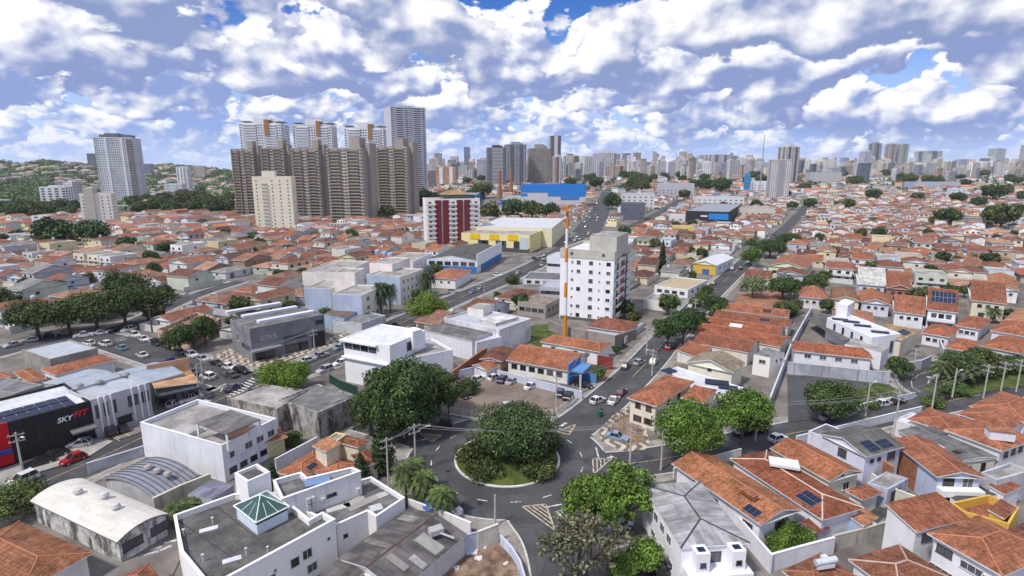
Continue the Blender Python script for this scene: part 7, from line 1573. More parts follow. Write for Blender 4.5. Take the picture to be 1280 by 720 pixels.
YB = [262, 275, 247, 257, 279, 271, 243, 243, 345, 372, 343, 356, 372, 397, 284, 273, 238, 231, 352, 238, 251, 291, 282]
for (lb, px, z, wc, c), yb_ in zip(MIDS, YB):
    z = zfit(px[1], yb_)
    if yb_ <= 300:
        t, w, d, hb = tower('commercial_building', lb, px[0][0], px[2][0], (px[0][1] + px[1][1]) / 2, yb_, wc, 'clean', .6, -.22, 0, cat='building', rcol=c)
        if w > 8: tower_windows(t, w, d, hb, max(3, int(w / 6)), 2.4, 1.4, 'front', (), 'dark', 4.0, 3.0, 24)
        continue
    kind = 'gable' if 'gabled' in lb or 'yellow and white' in lb else 'flat'
    o = bld('commercial_building' if kind == 'flat' else 'gabled_building', lb, 'building', px, z, kind, wc, c, 'clean', 'metal_roof' if kind == 'flat' and sum(c) > 1.0 else 'fibro' if kind == 'flat' else 'tile' if 'gabled' in lb else 'metal_roof', pitch=.3, axis='b' if 'yellow and' in lb else None, par=.3, wins=[(0, .05, .95, 4, z * .55, 2.0, 1.2, 'dark'), (1, .1, .9, 3, z * .55, 1.6, 1.2, 'dark')])
    if 'yellow and white' in lb:
        wp = WP[o.name]; v = facing(wp); on_wall(o, wp[v[0]], wp[(v[0] + 1) % 4], 0, 1, .1, z, .15, 'clean', (.62, .40, .06), 'yellow_front'); on_wall(o, wp[v[0]], wp[(v[0] + 1) % 4], .42, .72, .1, .55 * z, .3, 'plain', (.05, .12, .36), 'blue_gate')
# lattice radio mast
p, _, H = span(945, 950, 168, 262); t = thing('radio_mast', 'thin grey lattice radio mast above the tile roofs', 'mast', p)
b = MB()
for sx, sy in ((1, 1), (1, -1), (-1, 1), (-1, -1)): b.tube([(p.x + sx * 1.0, p.y + sy * 1.0, p.z), (p.x + sx * .15, p.y + sy * .15, p.z + H)], .16, 'steel', 4)
n = 14
for i in range(n):
    f0, f1 = i / n, (i + 1) / n; r0, r1 = 1 - .85 * f0, 1 - .85 * f1
    for s in (1, -1): b.tube([(p.x - r0, p.y + s * r0, p.z + H * f0), (p.x + r1, p.y + s * r1, p.z + H * f1)], .09, 'steel', 3, False); b.tube([(p.x + s * r0, p.y + r0, p.z + H * f0), (p.x + s * r1, p.y - r1, p.z + H * f1)], .09, 'steel', 3, False)
b.build('lattice', t, (.42, .43, .46)); b = MB(); b.box((p.x, p.y, p.z + H * .62), (2.6, 2.6, 4.5), 'steel'); b.build('equipment_cage', t, (.5, .5, .54))

# named skyline towers
G_ = [('black and white gridded office tower left of the blue warehouse chimneys', 608, 633, 181, 232, (.06, .065, .08), 'facade_wide', dict(slabs=1, slab_c=(.75, .75, .78), rz=.2)), ('blue-grey tower tight behind the black and white gridded one', 630, 658, 177, 230, (.30, .33, .42), 'facade_strip', dict(rz=.2, stripes=2)), ('raw concrete tower frame with rows of empty openings', 659, 689, 180, 229, (.33, .29, .26), 'facade_grid', dict(rz=.15, pent=.8)), ('dark slim twin-striped tower beside the raw concrete frame', 686, 701, 170, 226, (.14, .13, .16), 'facade_strip', dict(rz=.2, stripes=1, scol=(.6, .6, .65), pent=0)),
 ('white and brown slim tower at the foot of the dark slim one', 690, 702, 193, 232, (.66, .64, .66), 'facade_strip', dict(rz=.2, stripes=1, scol=(.2, .12, .10))), ('broad pale grey tower with a plain side left of the yellow-banded block', 741, 770, 189, 222, (.50, .50, .56), 'facade_strip', dict(rz=-.3)), ('yellow and maroon banded block low in the central skyline', 757, 782, 206, 223, (.60, .52, .34), 'facade_wide', dict(stripes=2, scol=(.16, .05, .05))), ('pale tower with two dark stripes above the wide pale hall', 880, 912, 192, 218, (.56, .56, .60), 'facade_strip', dict(rz=.2, stripes=2)), ('white wide tower with rows of small windows left of the blue pylon', 922, 944, 196, 219, (.66, .66, .70), 'facade_grid', dict(rz=-.2)),
 ('pale tower with one grey centre stripe at the end of the hill street', 959, 988, 200, 250, (.60, .58, .58), 'facade_grid', dict(rz=-.15, stripes=1, scol=(.30, .30, .34), pent=0)), ('tall white and brown tower behind the grey-striped one', 971, 999, 180, 228, (.62, .60, .63), 'facade_grid', dict(rz=.25, stripes=2, scol=(.14, .12, .13))), ('pale blue stepped tower in the right hand skyline', 1073, 1090, 187, 221, (.56, .60, .70), 'facade_grid', dict(rz=.2)), ('tall dark-topped tower joined to the pale blue stepped one', 1084, 1101, 177, 220, (.34, .36, .44), 'facade_strip', dict(rz=.2, stripes=1)), ('dark blue glass office block below the pale blue stepped tower', 1071, 1088, 204, 226, (.05, .09, .16), 'facade_wide', dict(rz=.1, pent=0)), ('beige slab tower left half of a twin', 1105, 1120, 179, 217, (.46, .40, .36), 'facade_grid', dict(rz=.2, stripes=1, scol=(.2, .17, .15))), ('pale green slab tower right half of a twin', 1119, 1135, 179, 217, (.44, .50, .46), 'facade_grid', dict(rz=.2, stripes=1, scol=(.2, .22, .2))), ('wide pale tower with a dark green glass left side', 1142, 1177, 188, 215, (.52, .54, .60), 'facade_wide', dict(rz=.2, stripes=1, scol=(.08, .10, .11))), ('tall grey tower with a lower neighbour near the right edge', 1234, 1256, 185, 214, (.50, .52, .57), 'facade_grid', dict(rz=.2)), ('dark grey broad tower left of the tall grey one near the right edge', 1224, 1241, 198, 218, (.22, .22, .27), 'facade_strip', dict(rz=.2, pent=0)), ('tall beige tower cut by the right edge', 1274, 1292, 180, 215, (.46, .43, .44), 'facade_grid', dict(rz=.2)),
 ('orange and white flats right of the tallest tower', 545, 570, 207, 232, (.58, .32, .22), 'facade_grid', dict(stripes=2, scol=(.74, .72, .70))), ('white stepped tower right of the tallest tower', 536, 548, 196, 228, (.66, .62, .60), 'facade_grid', dict(rz=.2)), ('dark brown slim block below the white stepped tower', 535, 545, 213, 236, (.16, .13, .12), 'facade_wide', dict(rz=.1)), ('tall blue glass tower in the distance right of the orange flats', 580, 588, 184, 218, (.18, .24, .36), 'facade_strip', dict(pent=0)), ('black-fronted block with white frames under the distant blue tower', 561, 573, 206, 228, (.07, .075, .09), 'facade_wide', dict()), ('pale grey block behind the dark trees left of the gridded office tower', 596, 610, 197, 226, (.45, .48, .56), 'facade_grid', dict())]
for lb, x0, x1, yt, yb, c, fm, kw in G_: tower('apartment_tower', lb, x0, x1, yt, yb, c, fm, kw.pop('dr', .8), kw.pop('rz', .1), kw.pop('pent', .5), **kw)

# ------------------------------------------------------------------ the tiled quarters: houses street by street
HN = 'tiled houses of the dense low quarters'
ANCH = [('the cream apartment tower', (345, 285)), ('the maroon striped block', (565, 305)), ('the yellow shopping hall', (640, 310)), ('the white apartment block', (745, 410)), ('the tall cypress by the roofs', (827, 340)), ('the black box store', (885, 278)), ('the tree row', (120, 410)), ('the grey corner hall', (330, 445)), ('the purple tree', (1117, 375)), ('the fan palm', (1240, 400)), ('the twin dark round trees', (995, 370)), ('the blue-based store', (580, 345)), ('the grey-brown slabs', (410, 276)), ('the nine-storey cream block', (124, 282)), ('the long grey workshop', (1230, 275)), ('the hill street bend', (975, 310)), ('the white modern house', (1085, 430)), ('the park palms', (1195, 478)), ('the date palms', (483, 390)), ('the lattice mast', (947, 262)), ('the left edge', (0, 330)), ('the right edge', (1280, 330)), ('the vacant lot', (1040, 500)), ('the gravel car park', (630, 495)), ('the zebra crossing', (296, 490)), ('the bottom edge', (1000, 715)), ('the ruin', (380, 520))]
USED = {}
NTH = ['', 'second ', 'third ', 'fourth ', 'fifth ', 'sixth ', 'seventh ', 'eighth ', 'ninth ', 'tenth ', 'eleventh ', 'twelfth ', 'thirteenth ', 'fourteenth ', 'fifteenth ']
def place_words(items):
    """items: (object, words on its look, (px, py)); writes a label that only that one answers to: nearest, second nearest ... to a landmark"""
    G = {}
    for o, w, q in items:
        a = min(ANCH, key=lambda a: (a[1][0] - q[0]) ** 2 + ((a[1][1] - q[1]) * 2.2) ** 2); dx, dy = q[0] - a[1][0], (q[1] - a[1][1]) * 2.2
        side_ = ('right of ' if dx > 0 else 'left of ') if abs(dx) > abs(dy) else ('behind ' if dy < 0 else 'before ')
        if a[0].endswith('edge'): side_ = 'by '
        G.setdefault((w, side_ + a[0]), []).append((dx * dx + dy * dy, id(o), o))
    for (w, pl), l in G.items():
        l.sort()
        for i, (_, _, o) in enumerate(l):
            o['label'] = '%s, %s' % (w, ('nearest one ' if len(l) > 1 and i == 0 else NTH[min(i, 14)] + ('nearest ' if i else '')) + pl)
hs_dir = Vector((at(903, 352) - at(806, 457))[:2]).normalized(); av_dir = Vector((at(640, 346) - at(405, 453))[:2]).normalized()
def zone_axes(d): return d, Vector((d.y, -d.x))       # depth (away from the viewer) and along the rows (to the right)
WALLC = [('white', (.72, .72, .75)), ('cream', (.66, .60, .47)), ('pale grey', (.48, .49, .52)), ('white', (.76, .76, .78)), ('yellow', (.64, .56, .36)), ('pale blue', (.54, .58, .66)), ('beige', (.56, .48, .38)), ('white', (.70, .70, .70)), ('white', (.74, .73, .71)), ('cream', (.70, .66, .56)), ('white', (.66, .67, .72)), ('pale green', (.54, .58, .50)), ('brown', (.30, .21, .15)), ('pale grey', (.56, .56, .58))]
ROOFC = [('rust', (.27, .105, .068)), ('orange', (.37, .150, .085)), ('brown', (.215, .092, .064)), ('red-brown', (.27, .105, .072)), ('terracotta', (.36, .175, .115)), ('pale terracotta', (.42, .235, .165)), ('rust', (.30, .125, .082)), ('dark brown', (.165, .078, .058)), ('faded brown', (.30, .17, .125)), ('grey', (.29, .28, .28))]
HP = []
def house_proto(w, d, z, kind, axis, extra, rnd):
    """a house with its front towards -y, standing on the origin"""
    t = thing('tiled_house', '', 'house', (0, 0, 0), 0, HN)
    P_ = [(-w / 2, -d / 2), (w / 2, -d / 2), (w / 2, d / 2), (-w / 2, d / 2)]
    if kind == 'flat': flat_top(t, P_, z, .6, 'paint', WHITE, 'slab_roof', (.36, .35, .35)); wp = P_
    else: wp, q, F = pitched(t, P_, z, kind, .30, axis, 'paint', WHITE, 'tile', RUST, .45)
    n = 2 if w < 10 else 3
    for i in range(n):
        f = (i + .5) / n
        if i == 0 and z < 4.5: door(t, wp[0], wp[1], f, 2.4, 2.2, (.16, .13, .12), 'garage_door' if extra % 2 else 'door')
        else: window(t, wp[0], wp[1], f, 1.6, 1.4, 1.2, 'dark')
        if z > 4.5: window(t, wp[0], wp[1], f, 4.3, 1.5, 1.3, 'dark' if extra % 2 else 'plain')
    window(t, wp[3], wp[0], .35, min(z - 1.2, 4.2), 1.2, 1.0, 'dark'); window(t, wp[1], wp[2], .55, min(z - 1.2, 4.2), 1.2, 1.0, 'dark')
    if extra in (1, 4): b = MB(); b.lathe((w * .2, d * .2, z + (.8 if kind != 'flat' else 0)), [(.7, 0), (.8, 1.2), (.5, 1.6), (0, 1.7)], 'plain', 10); b.build('water_tank', t, (.45, .52, .62), (0, 0, 0))
    if extra in (2, 6): b = MB(); b.box((-w * .2, d * .1, z + 1.2), (.9, .9, 2.2), 'paint'); b.box((-w * .2, d * .1, z + 2.35), (1.1, 1.1, .15), 'tile', 0, True); b.build('chimney', t, (.60, .56, .5), (0, 0, 0))
    if z > 4.5: b = MB(); b.box((0, -d / 2 - .1, 2.9), (w * .9, 1.5, .18), 'plain', 0, True); b.box((0, -d / 2 - .8, 3.4), (w * .9, .1, .9), 'plain'); b.build('balcony', t, (.6, .6, .6), (0, 0, 0))
    b = MB()
    for x0, y0, x1, y1 in ((-w / 2 - .25, -d / 2 - 3.2, -w / 2 - .25, d / 2 + 2.5), (-w / 2 - .25, -d / 2 - 3.2, w / 2 + .2, -d / 2 - 3.2)): b.box(((x0 + x1) / 2, (y0 + y1) / 2, 1.05), (abs(x1 - x0) + .18, abs(y1 - y0) + .18, 2.1), 'paint')
    b.build('yard_wall', t, (.55, .54, .53), (0, 0, 0))
    index_kids(t); return t
SPEC = []
_r = random.Random(5)
for w in (9.4, 11.2, 13.2):
    for kind, ax in (('hip', None), ('gable', 'b'), ('gable', 'a'), ('flat', None)):
        for z in (3.0, 5.9):
            if kind == 'flat' and w > 12: continue
            SPEC.append((w, _r.uniform(12.5, 17.5), z, kind, ax, len(SPEC) % 8))
def lots(dvec, origin, u0, u1, v0, v1, rnd, keep):
    """lots in double rows along streets; returns (point, angle, frontage, v index)"""
    dep, row = zone_axes(dvec); ang = math.atan2(row.y, row.x); out = []; v = v0; k = 0
    while v < v1:
        for half in (0, 1):
            u = u0 + rnd.uniform(-3, 3); vv = v + half * 19
            while u < u1:
                w = rnd.choice((10.0, 10.0, 11.9, 11.9, 13.9)); p = origin + row * (u + w / 2) + dep * vv; u += w
                if keep(p): out.append((p, ang + (0 if half == 0 else math.pi), w, k))
                if rnd.random() < .05: u += 4
        v += 38 + (7 if k % 2 == 0 else 4.5); k += 1
    return out
def free(p, ang, w, d):
    ca, sa = math.cos(ang), math.sin(ang)
    for i in (-.5, -.17, .17, .5):
        for j in (-.5, -.17, .17, .5):
            q = (p.x + i * w * ca - j * d * sa, p.y + i * w * sa + j * d * ca)
            if taken(q): return False
            if road_clear(q) < 1.6: return False
    return True
bnd = [tuple(at(x, y))[:2] for x, y in ((806, 457), (834, 423), (903, 352), (988, 281), (1016, 248))]
def right_of_hill(p):
    for (x0, y0), (x1, y1) in zip(bnd[:-1], bnd[1:]):
        if y0 <= p.y <= y1: return p.x > x0 + (x1 - x0) * (p.y - y0) / (y1 - y0)
    return p.x > bnd[-1][0] + (p.y - bnd[-1][1]) * .6 if p.y > bnd[-1][1] else p.x > 40
avp = [tuple(at(x, y))[:2] for x, y in ((50, 605), (150, 562), (320, 480), (405, 453), (495, 406), (582, 369), (640, 346), (690, 321), (732, 291), (752, 262), (760, 240))]
def left_of_av(p):
    for (x0, y0), (x1, y1) in zip(avp[:-1], avp[1:]):
        if y0 <= p.y <= y1: return p.x < x0 + (x1 - x0) * (p.y - y0) / (y1 - y0)
    return p.x < avp[0][0] if p.y < avp[0][1] else p.x < avp[-1][0]
def in_view(p, m=25, z=4):
    q = pix((p.x, p.y, hz(p.x, p.y) + z)); return -170 < q[0] < 1450 and 215 < q[1] < 720 + m
rl = random.Random(21)
L = lots(hs_dir, Vector((at(806, 457)[:2])), -40, 900, -60, 1150, rl, lambda p: in_view(p) and right_of_hill(p) and p.y < 1150)
L += lots(av_dir, Vector((at(405, 453)[:2])), -900, 60, -50, 900, rl, lambda p: in_view(p) and left_of_av(p) and p.y < 620 + max(0, p.x + 150) * .5)
L += lots(hs_dir, Vector((at(806, 457)[:2])), -330, 0, -40, 900, rl, lambda p: in_view(p) and not left_of_av(p) and not right_of_hill(p) and p.y < 900)
L = [(p, a, w, k) for p, a, w, k in L if p.y > 60]
L.sort(key=lambda q: q[0].length)
N_H = 300; items = []; far = MB(); far.col = []; placed = []
PROTO = {}
def fcol(b, n0, c):
    while len(b.col) < len(b.f): b.col.append(c)
def simple_house(b, p, ang, w, d, z, kind, wc, rc, base):
    ca, sa = math.cos(ang), math.sin(ang); Q = lambda x, y, h: (p.x + x * ca - y * sa, p.y + x * sa + y * ca, base + h)
    c = [(-w / 2, -d / 2), (w / 2, -d / 2), (w / 2, d / 2), (-w / 2, d / 2)]; ci = [(x * .93, y * .94) for x, y in c]
    for i in range(4):
        m, n = ci[i], ci[(i + 1) % 4]; b.poly([Q(*m, -1.5), Q(*n, -1.5), Q(*n, z), Q(*m, z)], 'painted_far')
    fcol(b, 0, wc)
    if kind == 'flat': b.poly([Q(*m, z) for m in c], 'painted_far'); fcol(b, 0, (.38, .37, .38))
    else:
        _, F, _, rise = roof_faces(c, 0, kind, .30, None)
        for f in F: b.poly([Q(v.x, v.y, z + v.z) for v in f], 'painted_far')
        fcol(b, 0, rc)
        if kind == 'gable':
            a0 = w >= d
            for s in (-1, 1):
                e = [(s * w * .465, -d * .47), (s * w * .465, d * .47)] if a0 else [(-w * .465, s * d * .47), (w * .465, s * d * .47)]
                m = ((e[0][0] + e[1][0]) / 2, (e[0][1] + e[1][1]) / 2); tr = [Q(*e[0], z), Q(*e[1], z), Q(*m, z + rise * .95)]
                b.poly(tr, 'painted_far')
            fcol(b, 0, wc)
    for f in (-.28, .02, .30): b.poly([Q(w * (f - .07), -d * .47 - .06, z - 1.9), Q(w * (f + .07), -d * .47 - .06, z - 1.9), Q(w * (f + .07), -d * .47 - .06, z - .7), Q(w * (f - .07), -d * .47 - .06, z - .7)], 'painted_far')
    fcol(b, 0, (.05, .05, .055))
    b.poly([Q(-w * .52, -d * .5 - 3, -.5), Q(w * .52, -d * .5 - 3, -.5), Q(w * .52, -d * .5 - 3, 1.9), Q(-w * .52, -d * .5 - 3, 1.9)], 'painted_far'); fcol(b, 0, wc)
rh = random.Random(3); nfar = 0
for p, a, w, k in L:
    if rh.random() < .03: continue
    si = rh.randrange(len(SPEC)); cand = [s for s in SPEC if s[0] < w]; sp = rh.choice([s for s in cand if s[3] != 'flat' and (s[2] < 4 or rh.random() < .4)] or cand) if rh.random() < .86 else rh.choice(cand)
    if rh.random() < .06: sp = rh.choice([s for s in cand if s[3] == 'flat'] or [sp])
    aa = a + rh.choice((0, 0, math.pi)) + rh.uniform(-.04, .04); depth = sp[1]
    if not free(p, aa, sp[0], depth): continue
    wn, wc = rh.choice(WALLC); rn, rc = rh.choice(ROOFC); j = rh.uniform(.85, 1.15); wc = tuple(min(.8, c * j) for c in wc); j = rh.uniform(.85, 1.18); rc = tuple(c * j for c in rc)
    z = hz(p.x, p.y); reserve([(p.x + rot2(q, aa)[0], p.y + rot2(q, aa)[1]) for q in ((-w / 2 + .4, -depth / 2 + .5), (w / 2 - .4, -depth / 2 + .5), (w / 2 - .4, depth / 2 - .5), (-w / 2 + .4, depth / 2 - .5))], 0); RESERVED_N = len(RESERVED)
    q = pix((p.x, p.y, z + sp[2]))
    if len(items) < N_H and 0 < q[0] < 1280 and q[1] < 720:
        cols = {'wall': wc, 'roof': rc if sp[3] != 'flat' else (.36, .36, .37), 'ridge_cap': tuple(min(.7, c * 1.25) for c in rc), 'yard_wall': tuple(c * .85 for c in wc), 'eave_board': (.66, .65, .64)}
        if sp not in PROTO:
            t = house_proto(*sp, rh); PROTO[sp] = t; t.location = (p.x, p.y, z); t.rotation_euler = (0, 0, aa)
            for ch in KIDS[t.name]:
                nb = ch.name.split('.')[0]
                if nb in cols: ch.color = tuple(cols[nb]) + (1,)
        else: t = copy_thing(PROTO[sp], (p.x, p.y, z), aa, (rh.uniform(.97, 1.03), rh.uniform(.92, 1.08), rh.uniform(.9, 1.12)), cols)
        t['category'] = 'house'; t['group'] = HN
        desc = '%s %s house%s' % (wn, 'two-storey' if sp[2] > 4 else 'low', ' with a flat roof' if sp[3] == 'flat' else ', %s %s roof' % (rn, sp[3]))
        items.append((t, desc, q))
    else:
        wc = tuple(min(.8, c * 1.1) for c in wc); simple_house(far, p, aa, sp[0] * rh.uniform(.95, 1.04), depth * rh.uniform(.9, 1.1), sp[2] * rh.uniform(.85, 1.1), sp[3], wc, rc, z); nfar += 1
place_words(items)
# scattered roofs on the far slopes and between the towers
for i in range(4200):
    x, y = rh.uniform(-20, 1300), rh.uniform(190, 262)
    p = at(x, y)
    if p.y > 4500 or p.y < 560: continue
    left = p.x / p.y < -.42
    if not left and (p.y < 900 or rh.random() < .45): continue
    if left and rh.random() > (.14 if y < 204 else .55): continue
    if left and x < 62 and 228 < y < 262: continue
    if taken((p.x, p.y)) or road_clear((p.x, p.y)) < 6: continue
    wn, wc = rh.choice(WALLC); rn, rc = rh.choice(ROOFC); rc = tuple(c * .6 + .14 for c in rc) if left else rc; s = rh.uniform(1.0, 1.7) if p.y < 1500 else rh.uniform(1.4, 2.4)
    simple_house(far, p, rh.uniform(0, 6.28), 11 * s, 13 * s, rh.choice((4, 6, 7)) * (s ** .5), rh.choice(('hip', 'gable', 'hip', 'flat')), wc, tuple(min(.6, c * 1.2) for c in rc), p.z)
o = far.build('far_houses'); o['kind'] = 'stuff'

# ------------------------------------------------------------------ trees of the middle distance
rt = random.Random(17); TI = []
MT = [(70, 308, 24), (118, 308, 21), (161, 313, 11), (180, 313, 7), (210, 317, 10), (253, 285, 7), (318, 303, 9), (362, 319, 8), (350, 351, 9), (378, 349, 9), (430, 322, 6), (284, 300, 8), (440, 300, 8), (533, 264, 22), (552, 262, 12), (484, 276, 11), (604, 248, 18), (592, 250, 10), (612, 276, 14), (640, 276, 15), (665, 277, 16), (688, 273, 12), (745, 258, 13), (765, 262, 11), (802, 242, 15), (819, 266, 16), (806, 233, 9), (850, 224, 11), (882, 240, 11), (902, 243, 13), (745, 238, 10), (764, 240, 11), (784, 330, 6), (780, 296, 8), (865, 285, 7), (1250, 290, 19), (1182, 284, 15), (1170, 283, 9), (1098, 300, 9), (1240, 252, 14), (1255, 246, 10), (1090, 252, 9), (1160, 232, 11), (1146, 252, 8), (1236, 336, 11), (1268, 310, 9), (1030, 352, 8), (1012, 262, 8), (1054, 222, 9), (1048, 260, 6), (1195, 256, 9), (1272, 268, 9), (1131, 312, 7), (1092, 282, 6), (1160, 372, 8), (1205, 372, 9), (1076, 322, 6), (1180, 346, 7), (1128, 232, 9), (1110, 218, 8), (1060, 262, 8), (1222, 262, 9), (1262, 400, 9), (944, 262, 7), (905, 262, 6), (740, 344, 7), (700, 250, 9), (588, 262, 10), (458, 268, 8), (24, 300, 9), (2, 306, 8), (300, 318, 7), (228, 300, 6), (1005, 240, 8), (1020, 228, 8), (1215, 330, 7), (1135, 350, 6), (990, 262, 7), (982, 248, 7), (968, 296, 9), (560, 330, 7), (447, 352, 7), (770, 442, 6), (1150, 305, 6), (395, 300, 6), (20, 352, 7), (112, 352, 6), (96, 378, 8), (255, 356, 6), (1070, 234, 7), (1206, 236, 7), (1262, 232, 8), (1278, 252, 8), (922, 290, 6), (855, 250, 8), (868, 236, 7), (790, 236, 8), (780, 226, 8), (830, 226, 7)]
for i in range(30): MT.append((168 + i * 4.2, 262 + rt.uniform(-7, 8), rt.uniform(7, 11)))
for i in range(34): MT.append((-8 + i * 3.0, 272 + rt.uniform(-9, 3), rt.uniform(7, 11)))
for i in range(40): MT.append((rt.uniform(560, 1280), rt.uniform(221, 234), rt.uniform(5, 8)))
kinds = [('round', 61, 9.0, 5.5, 2600, .55), ('broad', 62, 9.0, 6.5, 2600, .6), ('loose', 63, 9.0, 5.0, 2200, .55), ('round', 64, 8.0, 5.5, 2600, .55)]
TC = [('dark green', (.028, .050, .018)), ('green', (.042, .070, .020)), ('deep green', (.032, .058, .022)), ('olive green', (.052, .066, .024))]
for x, y, r in MT:
    p = at(x, y); rad = r * mpp(p)
    if road_clear(p) < .5: continue
    if rad > 16: rad = 16
    kd = rt.choice(kinds); cn, cc = rt.choice(TC); h = rad * rt.uniform(1.35, 1.75)
    t = tree('tree', '', None, kd[0], h, rad, cc, kd[1], kd[4], kd[5], 'trees of the middle distance', 'tree', p, (kd[2], kd[3]))
    TI.append((t, '%s %s tree' % (cn, {'round': 'round', 'broad': 'spreading', 'loose': 'loose-crowned'}[kd[0]]), (x, y - r)))
for i in range(190):      # small yard trees between the roofs
    x, y = rt.uniform(0, 1280), rt.uniform(262, 420); p = at(x, y)
    if taken((p.x, p.y)) or road_clear(p) < 1.0: continue
    kd = rt.choice(kinds); cn, cc = rt.choice(TC); rad = rt.uniform(1.8, 4.2)
    t = tree('tree', '', None, kd[0], rad * 1.9, rad, cc, kd[1], kd[4], kd[5], 'small trees in the yards', 'tree', p, (kd[2], kd[3])); TI.append((t, 'small %s %s yard tree' % (cn, {'round': 'round', 'broad': 'spreading', 'loose': 'loose-crowned'}[kd[0]]), (x, y)))
place_words(TI)
# the woods of the valley and the hills
w = MB()
def clump(p, r, n, sz):
    leaf_cloud(w, (p.x, p.y, p.z + r * .55), (r, r, r * .7), n, sz, rt, 'leaf', .45)
for i in range(9000):
    x, y = rt.uniform(-40, 300), rt.uniform(184, 264); p = at(x, y)
    if p.y < 620 or p.y > 4200 or p.x / p.y > -.38: continue
    if taken((p.x, p.y)): continue
    dens = .97 if y < 204 else .34
    if x < 66 and 226 < y < 262: dens = .95
    if 204 <= y < 226: dens = .5
    if rt.random() > dens: continue
    r = rt.uniform(4, 7) * (1 + p.y / 5000); clump(p, r, 24, r * .38)
o = w.build('valley_woods', None, (.075, .115, .040)); o['kind'] = 'stuff'
w = MB()
for i in range(1300):
    x, y = rt.uniform(530, 1300), rt.uniform(213, 240); p = at(x, y)
    if p.y < 800 or taken((p.x, p.y)) or road_clear(p) < 3 or rt.random() < .5: continue
    r = rt.uniform(4, 7) * (1 + p.y / 6000); clump(p, r, 20, r * .42)
o = w.build('city_trees', None, (.048, .078, .030)); o['kind'] = 'stuff'

# ------------------------------------------------------------------ traffic on the far avenue
far_cars = []
def street_car(px, py, hd, cl, st, wd):
    c = car((px, py), hd, cl, st, 'x', 'cars on the far avenue'); p = c.location; c.location.z = hz(p.x, p.y) + .32 + (.1 if p.y < 400 else .3); far_cars.append((c, '%s %s %s' % (cl, {'hatch': 'hatchback', 'sedan': 'saloon', 'suv': 'tall car'}[st], wd), (px, py)))
for i in range(46):
    f = rt.random() ** .8; y = 318 - f * 70; xl = 722 + (318 - y) * .42; off = rt.choice((-18, -9, -4, 4, 9)) * (y - 205) / 90 * 1.0
    street_car(xl + off, y, R(66) if off > 0 else R(246), rt.choice(('white', 'silver', 'black', 'white', 'dark grey', 'red')), rt.choice(('hatch', 'sedan', 'suv')), 'on the far avenue')
for i in range(20): street_car(rt.uniform(664, 706), rt.uniform(318, 338) - 4, rt.uniform(0, 6), rt.choice(('white', 'silver', 'black', 'dark blue')), rt.choice(('hatch', 'sedan')), 'by the yellow hall')
for i in range(14):
    y = rt.uniform(258, 340); x = 988 - (y - 281) * 1.2 + rt.choice((-5, 5)); street_car(x, y, R(60), rt.choice(('white', 'silver', 'black')), 'hatch', 'high on the hill street')
place_words([(c, w_, q) for c, w_, q in far_cars])

# ------------------------------------------------------------------ the far skyline
rs = random.Random(9); SK = []
PAL = [('pale grey', (.48, .49, .52)), ('white', (.66, .66, .69)), ('cream', (.60, .54, .45)), ('beige', (.48, .42, .36)), ('blue-grey', (.30, .34, .42)), ('pinkish', (.52, .42, .38)), ('dark grey', (.19, .20, .23)), ('white', (.74, .74, .75)), ('brown', (.36, .27, .21)), ('cream', (.70, .64, .54)), ('white', (.76, .74, .72)), ('pale grey', (.58, .58, .61))]
i = 0
while len(SK) < 285 and i < 3000:
    i += 1; x = rs.uniform(536, 1292); yb = rs.choice((rs.uniform(213, 217), rs.uniform(215, 222), rs.uniform(218, 226)))
    p = at(x, yb)
    if p.y > 5200 or taken((p.x, p.y)) or road_clear(p) < 12: continue
    hp = rs.uniform(8, 20) + (8 * rs.random() ** 3) * (1 if x < 1000 else .7)
    if 700 < x < 940: hp *= 1.25
    wd = rs.uniform(5, 12); n_, c = rs.choice(PAL); j = rs.uniform(.85, 1.1); c = tuple(q * j for q in c)
    t, *_ = tower('far_tower', '', x - wd / 2, x + wd / 2, yb - hp, yb, c, rs.choice(('facade_grid', 'facade_strip', 'facade_wide')), rs.uniform(.6, 1.1), rs.uniform(-.6, .6), rs.choice((0, .3, .6)), group='far towers of the skyline')
    SK.append((x, t, n_, hp))
SK.sort(key=lambda q: q[0])
for j, (x, t, n_, hp) in enumerate(SK): SK[j] = (t, '%s %s' % ('tall' if hp > 22 else 'mid-height' if hp > 14 else 'short', n_), (x, 210))
fc = MB(); fc.col = []
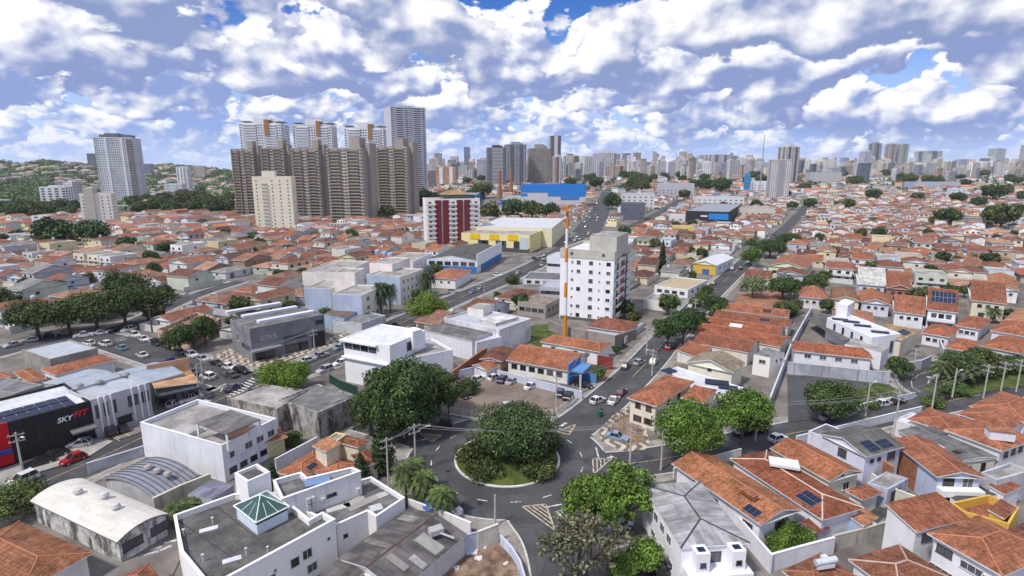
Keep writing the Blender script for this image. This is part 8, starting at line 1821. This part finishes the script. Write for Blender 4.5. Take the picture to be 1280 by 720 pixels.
for i in range(900):        # the rest of the city far off
    x = rs.uniform(525, 1300); yb = rs.uniform(212.2, 219); p = at(x, yb)
    if p.y > 5600 or p.y < 1300 or taken((p.x, p.y)): continue
    hp = rs.uniform(6, 20) * (1.2 if 700 < x < 940 else 1); wd = rs.uniform(3, 9) * mpp(p); n_, c = rs.choice(PAL); c = tuple(min(.8, q * rs.uniform(.95, 1.2)) for q in c); H = hp * mpp(p); a = rs.uniform(-.5, .5)
    q = [rot2(v, a) for v in ((-wd / 2, -wd * .4), (wd / 2, -wd * .4), (wd / 2, wd * .4), (-wd / 2, wd * .4))]; q = [(p.x + v[0], p.y + v[1]) for v in q]
    fc.prism(q, p.z - 5, p.z + H, 'painted_far', 'painted_far'); fcol(fc, 0, c)
    n = max(2, int(wd / 5))
    for j in range(n):
        u0, u1 = (j + .3) / n, (j + .72) / n; A_, B_ = Vector(q[0]), Vector(q[1]); m0, m1 = A_.lerp(B_, u0), A_.lerp(B_, u1)
        fc.poly([(m0.x, m0.y - .3, p.z + 3), (m1.x, m1.y - .3, p.z + 3), (m1.x, m1.y - .3, p.z + H - 3), (m0.x, m0.y - .3, p.z + H - 3)], 'painted_far'); fcol(fc, 0, tuple(v * .62 for v in c))
o = fc.build('far_city'); o['kind'] = 'stuff'
ANCH_OLD = ANCH; ANCH = [('the tallest tower', (515, 210)), ('the blue distant tower', (584, 210)), ('the gridded office tower', (620, 210)), ('the raw concrete frame', (674, 210)), ('the broad pale grey tower', (755, 210)), ('the central skyline gap', (830, 210)), ('the two-striped pale tower', (896, 210)), ('the small-windowed white tower', (933, 210)), ('the white and brown tower', (985, 210)), ('the grey banded block', (1028, 210)), ('the pale blue stepped tower', (1082, 210)), ('the beige and green twin', (1120, 210)), ('the green glass tower', (1160, 210)), ('the dark broad tower', (1205, 210)), ('the tall grey edge tower', (1246, 210))]
place_words([(t, d_ + ' far tower', q) for t, d_, q in SK]); ANCH = ANCH_OLD

# ------------------------------------------------------------------ the air
hm_ = bpy.data.materials.new('haze'); hm_.use_nodes = True; hk = NT(hm_.node_tree); hk.n.clear(); ho = hk.node('ShaderNodeOutputMaterial'); hv_ = hk.node('ShaderNodeVolumePrincipled')
hv_.inputs['Color'].default_value = (.80, .88, 1.0, 1); hv_.inputs['Density'].default_value = 0.00005; hv_.inputs['Anisotropy'].default_value = .2; hk.l.new(hv_.outputs[0], ho.inputs['Volume']); M['haze'] = hm_
b = MB(); b.box((0, 3000, 84), (13600, 6300, 216), 'haze', 0, True); o = b.build('haze'); o['kind'] = 'stuff'
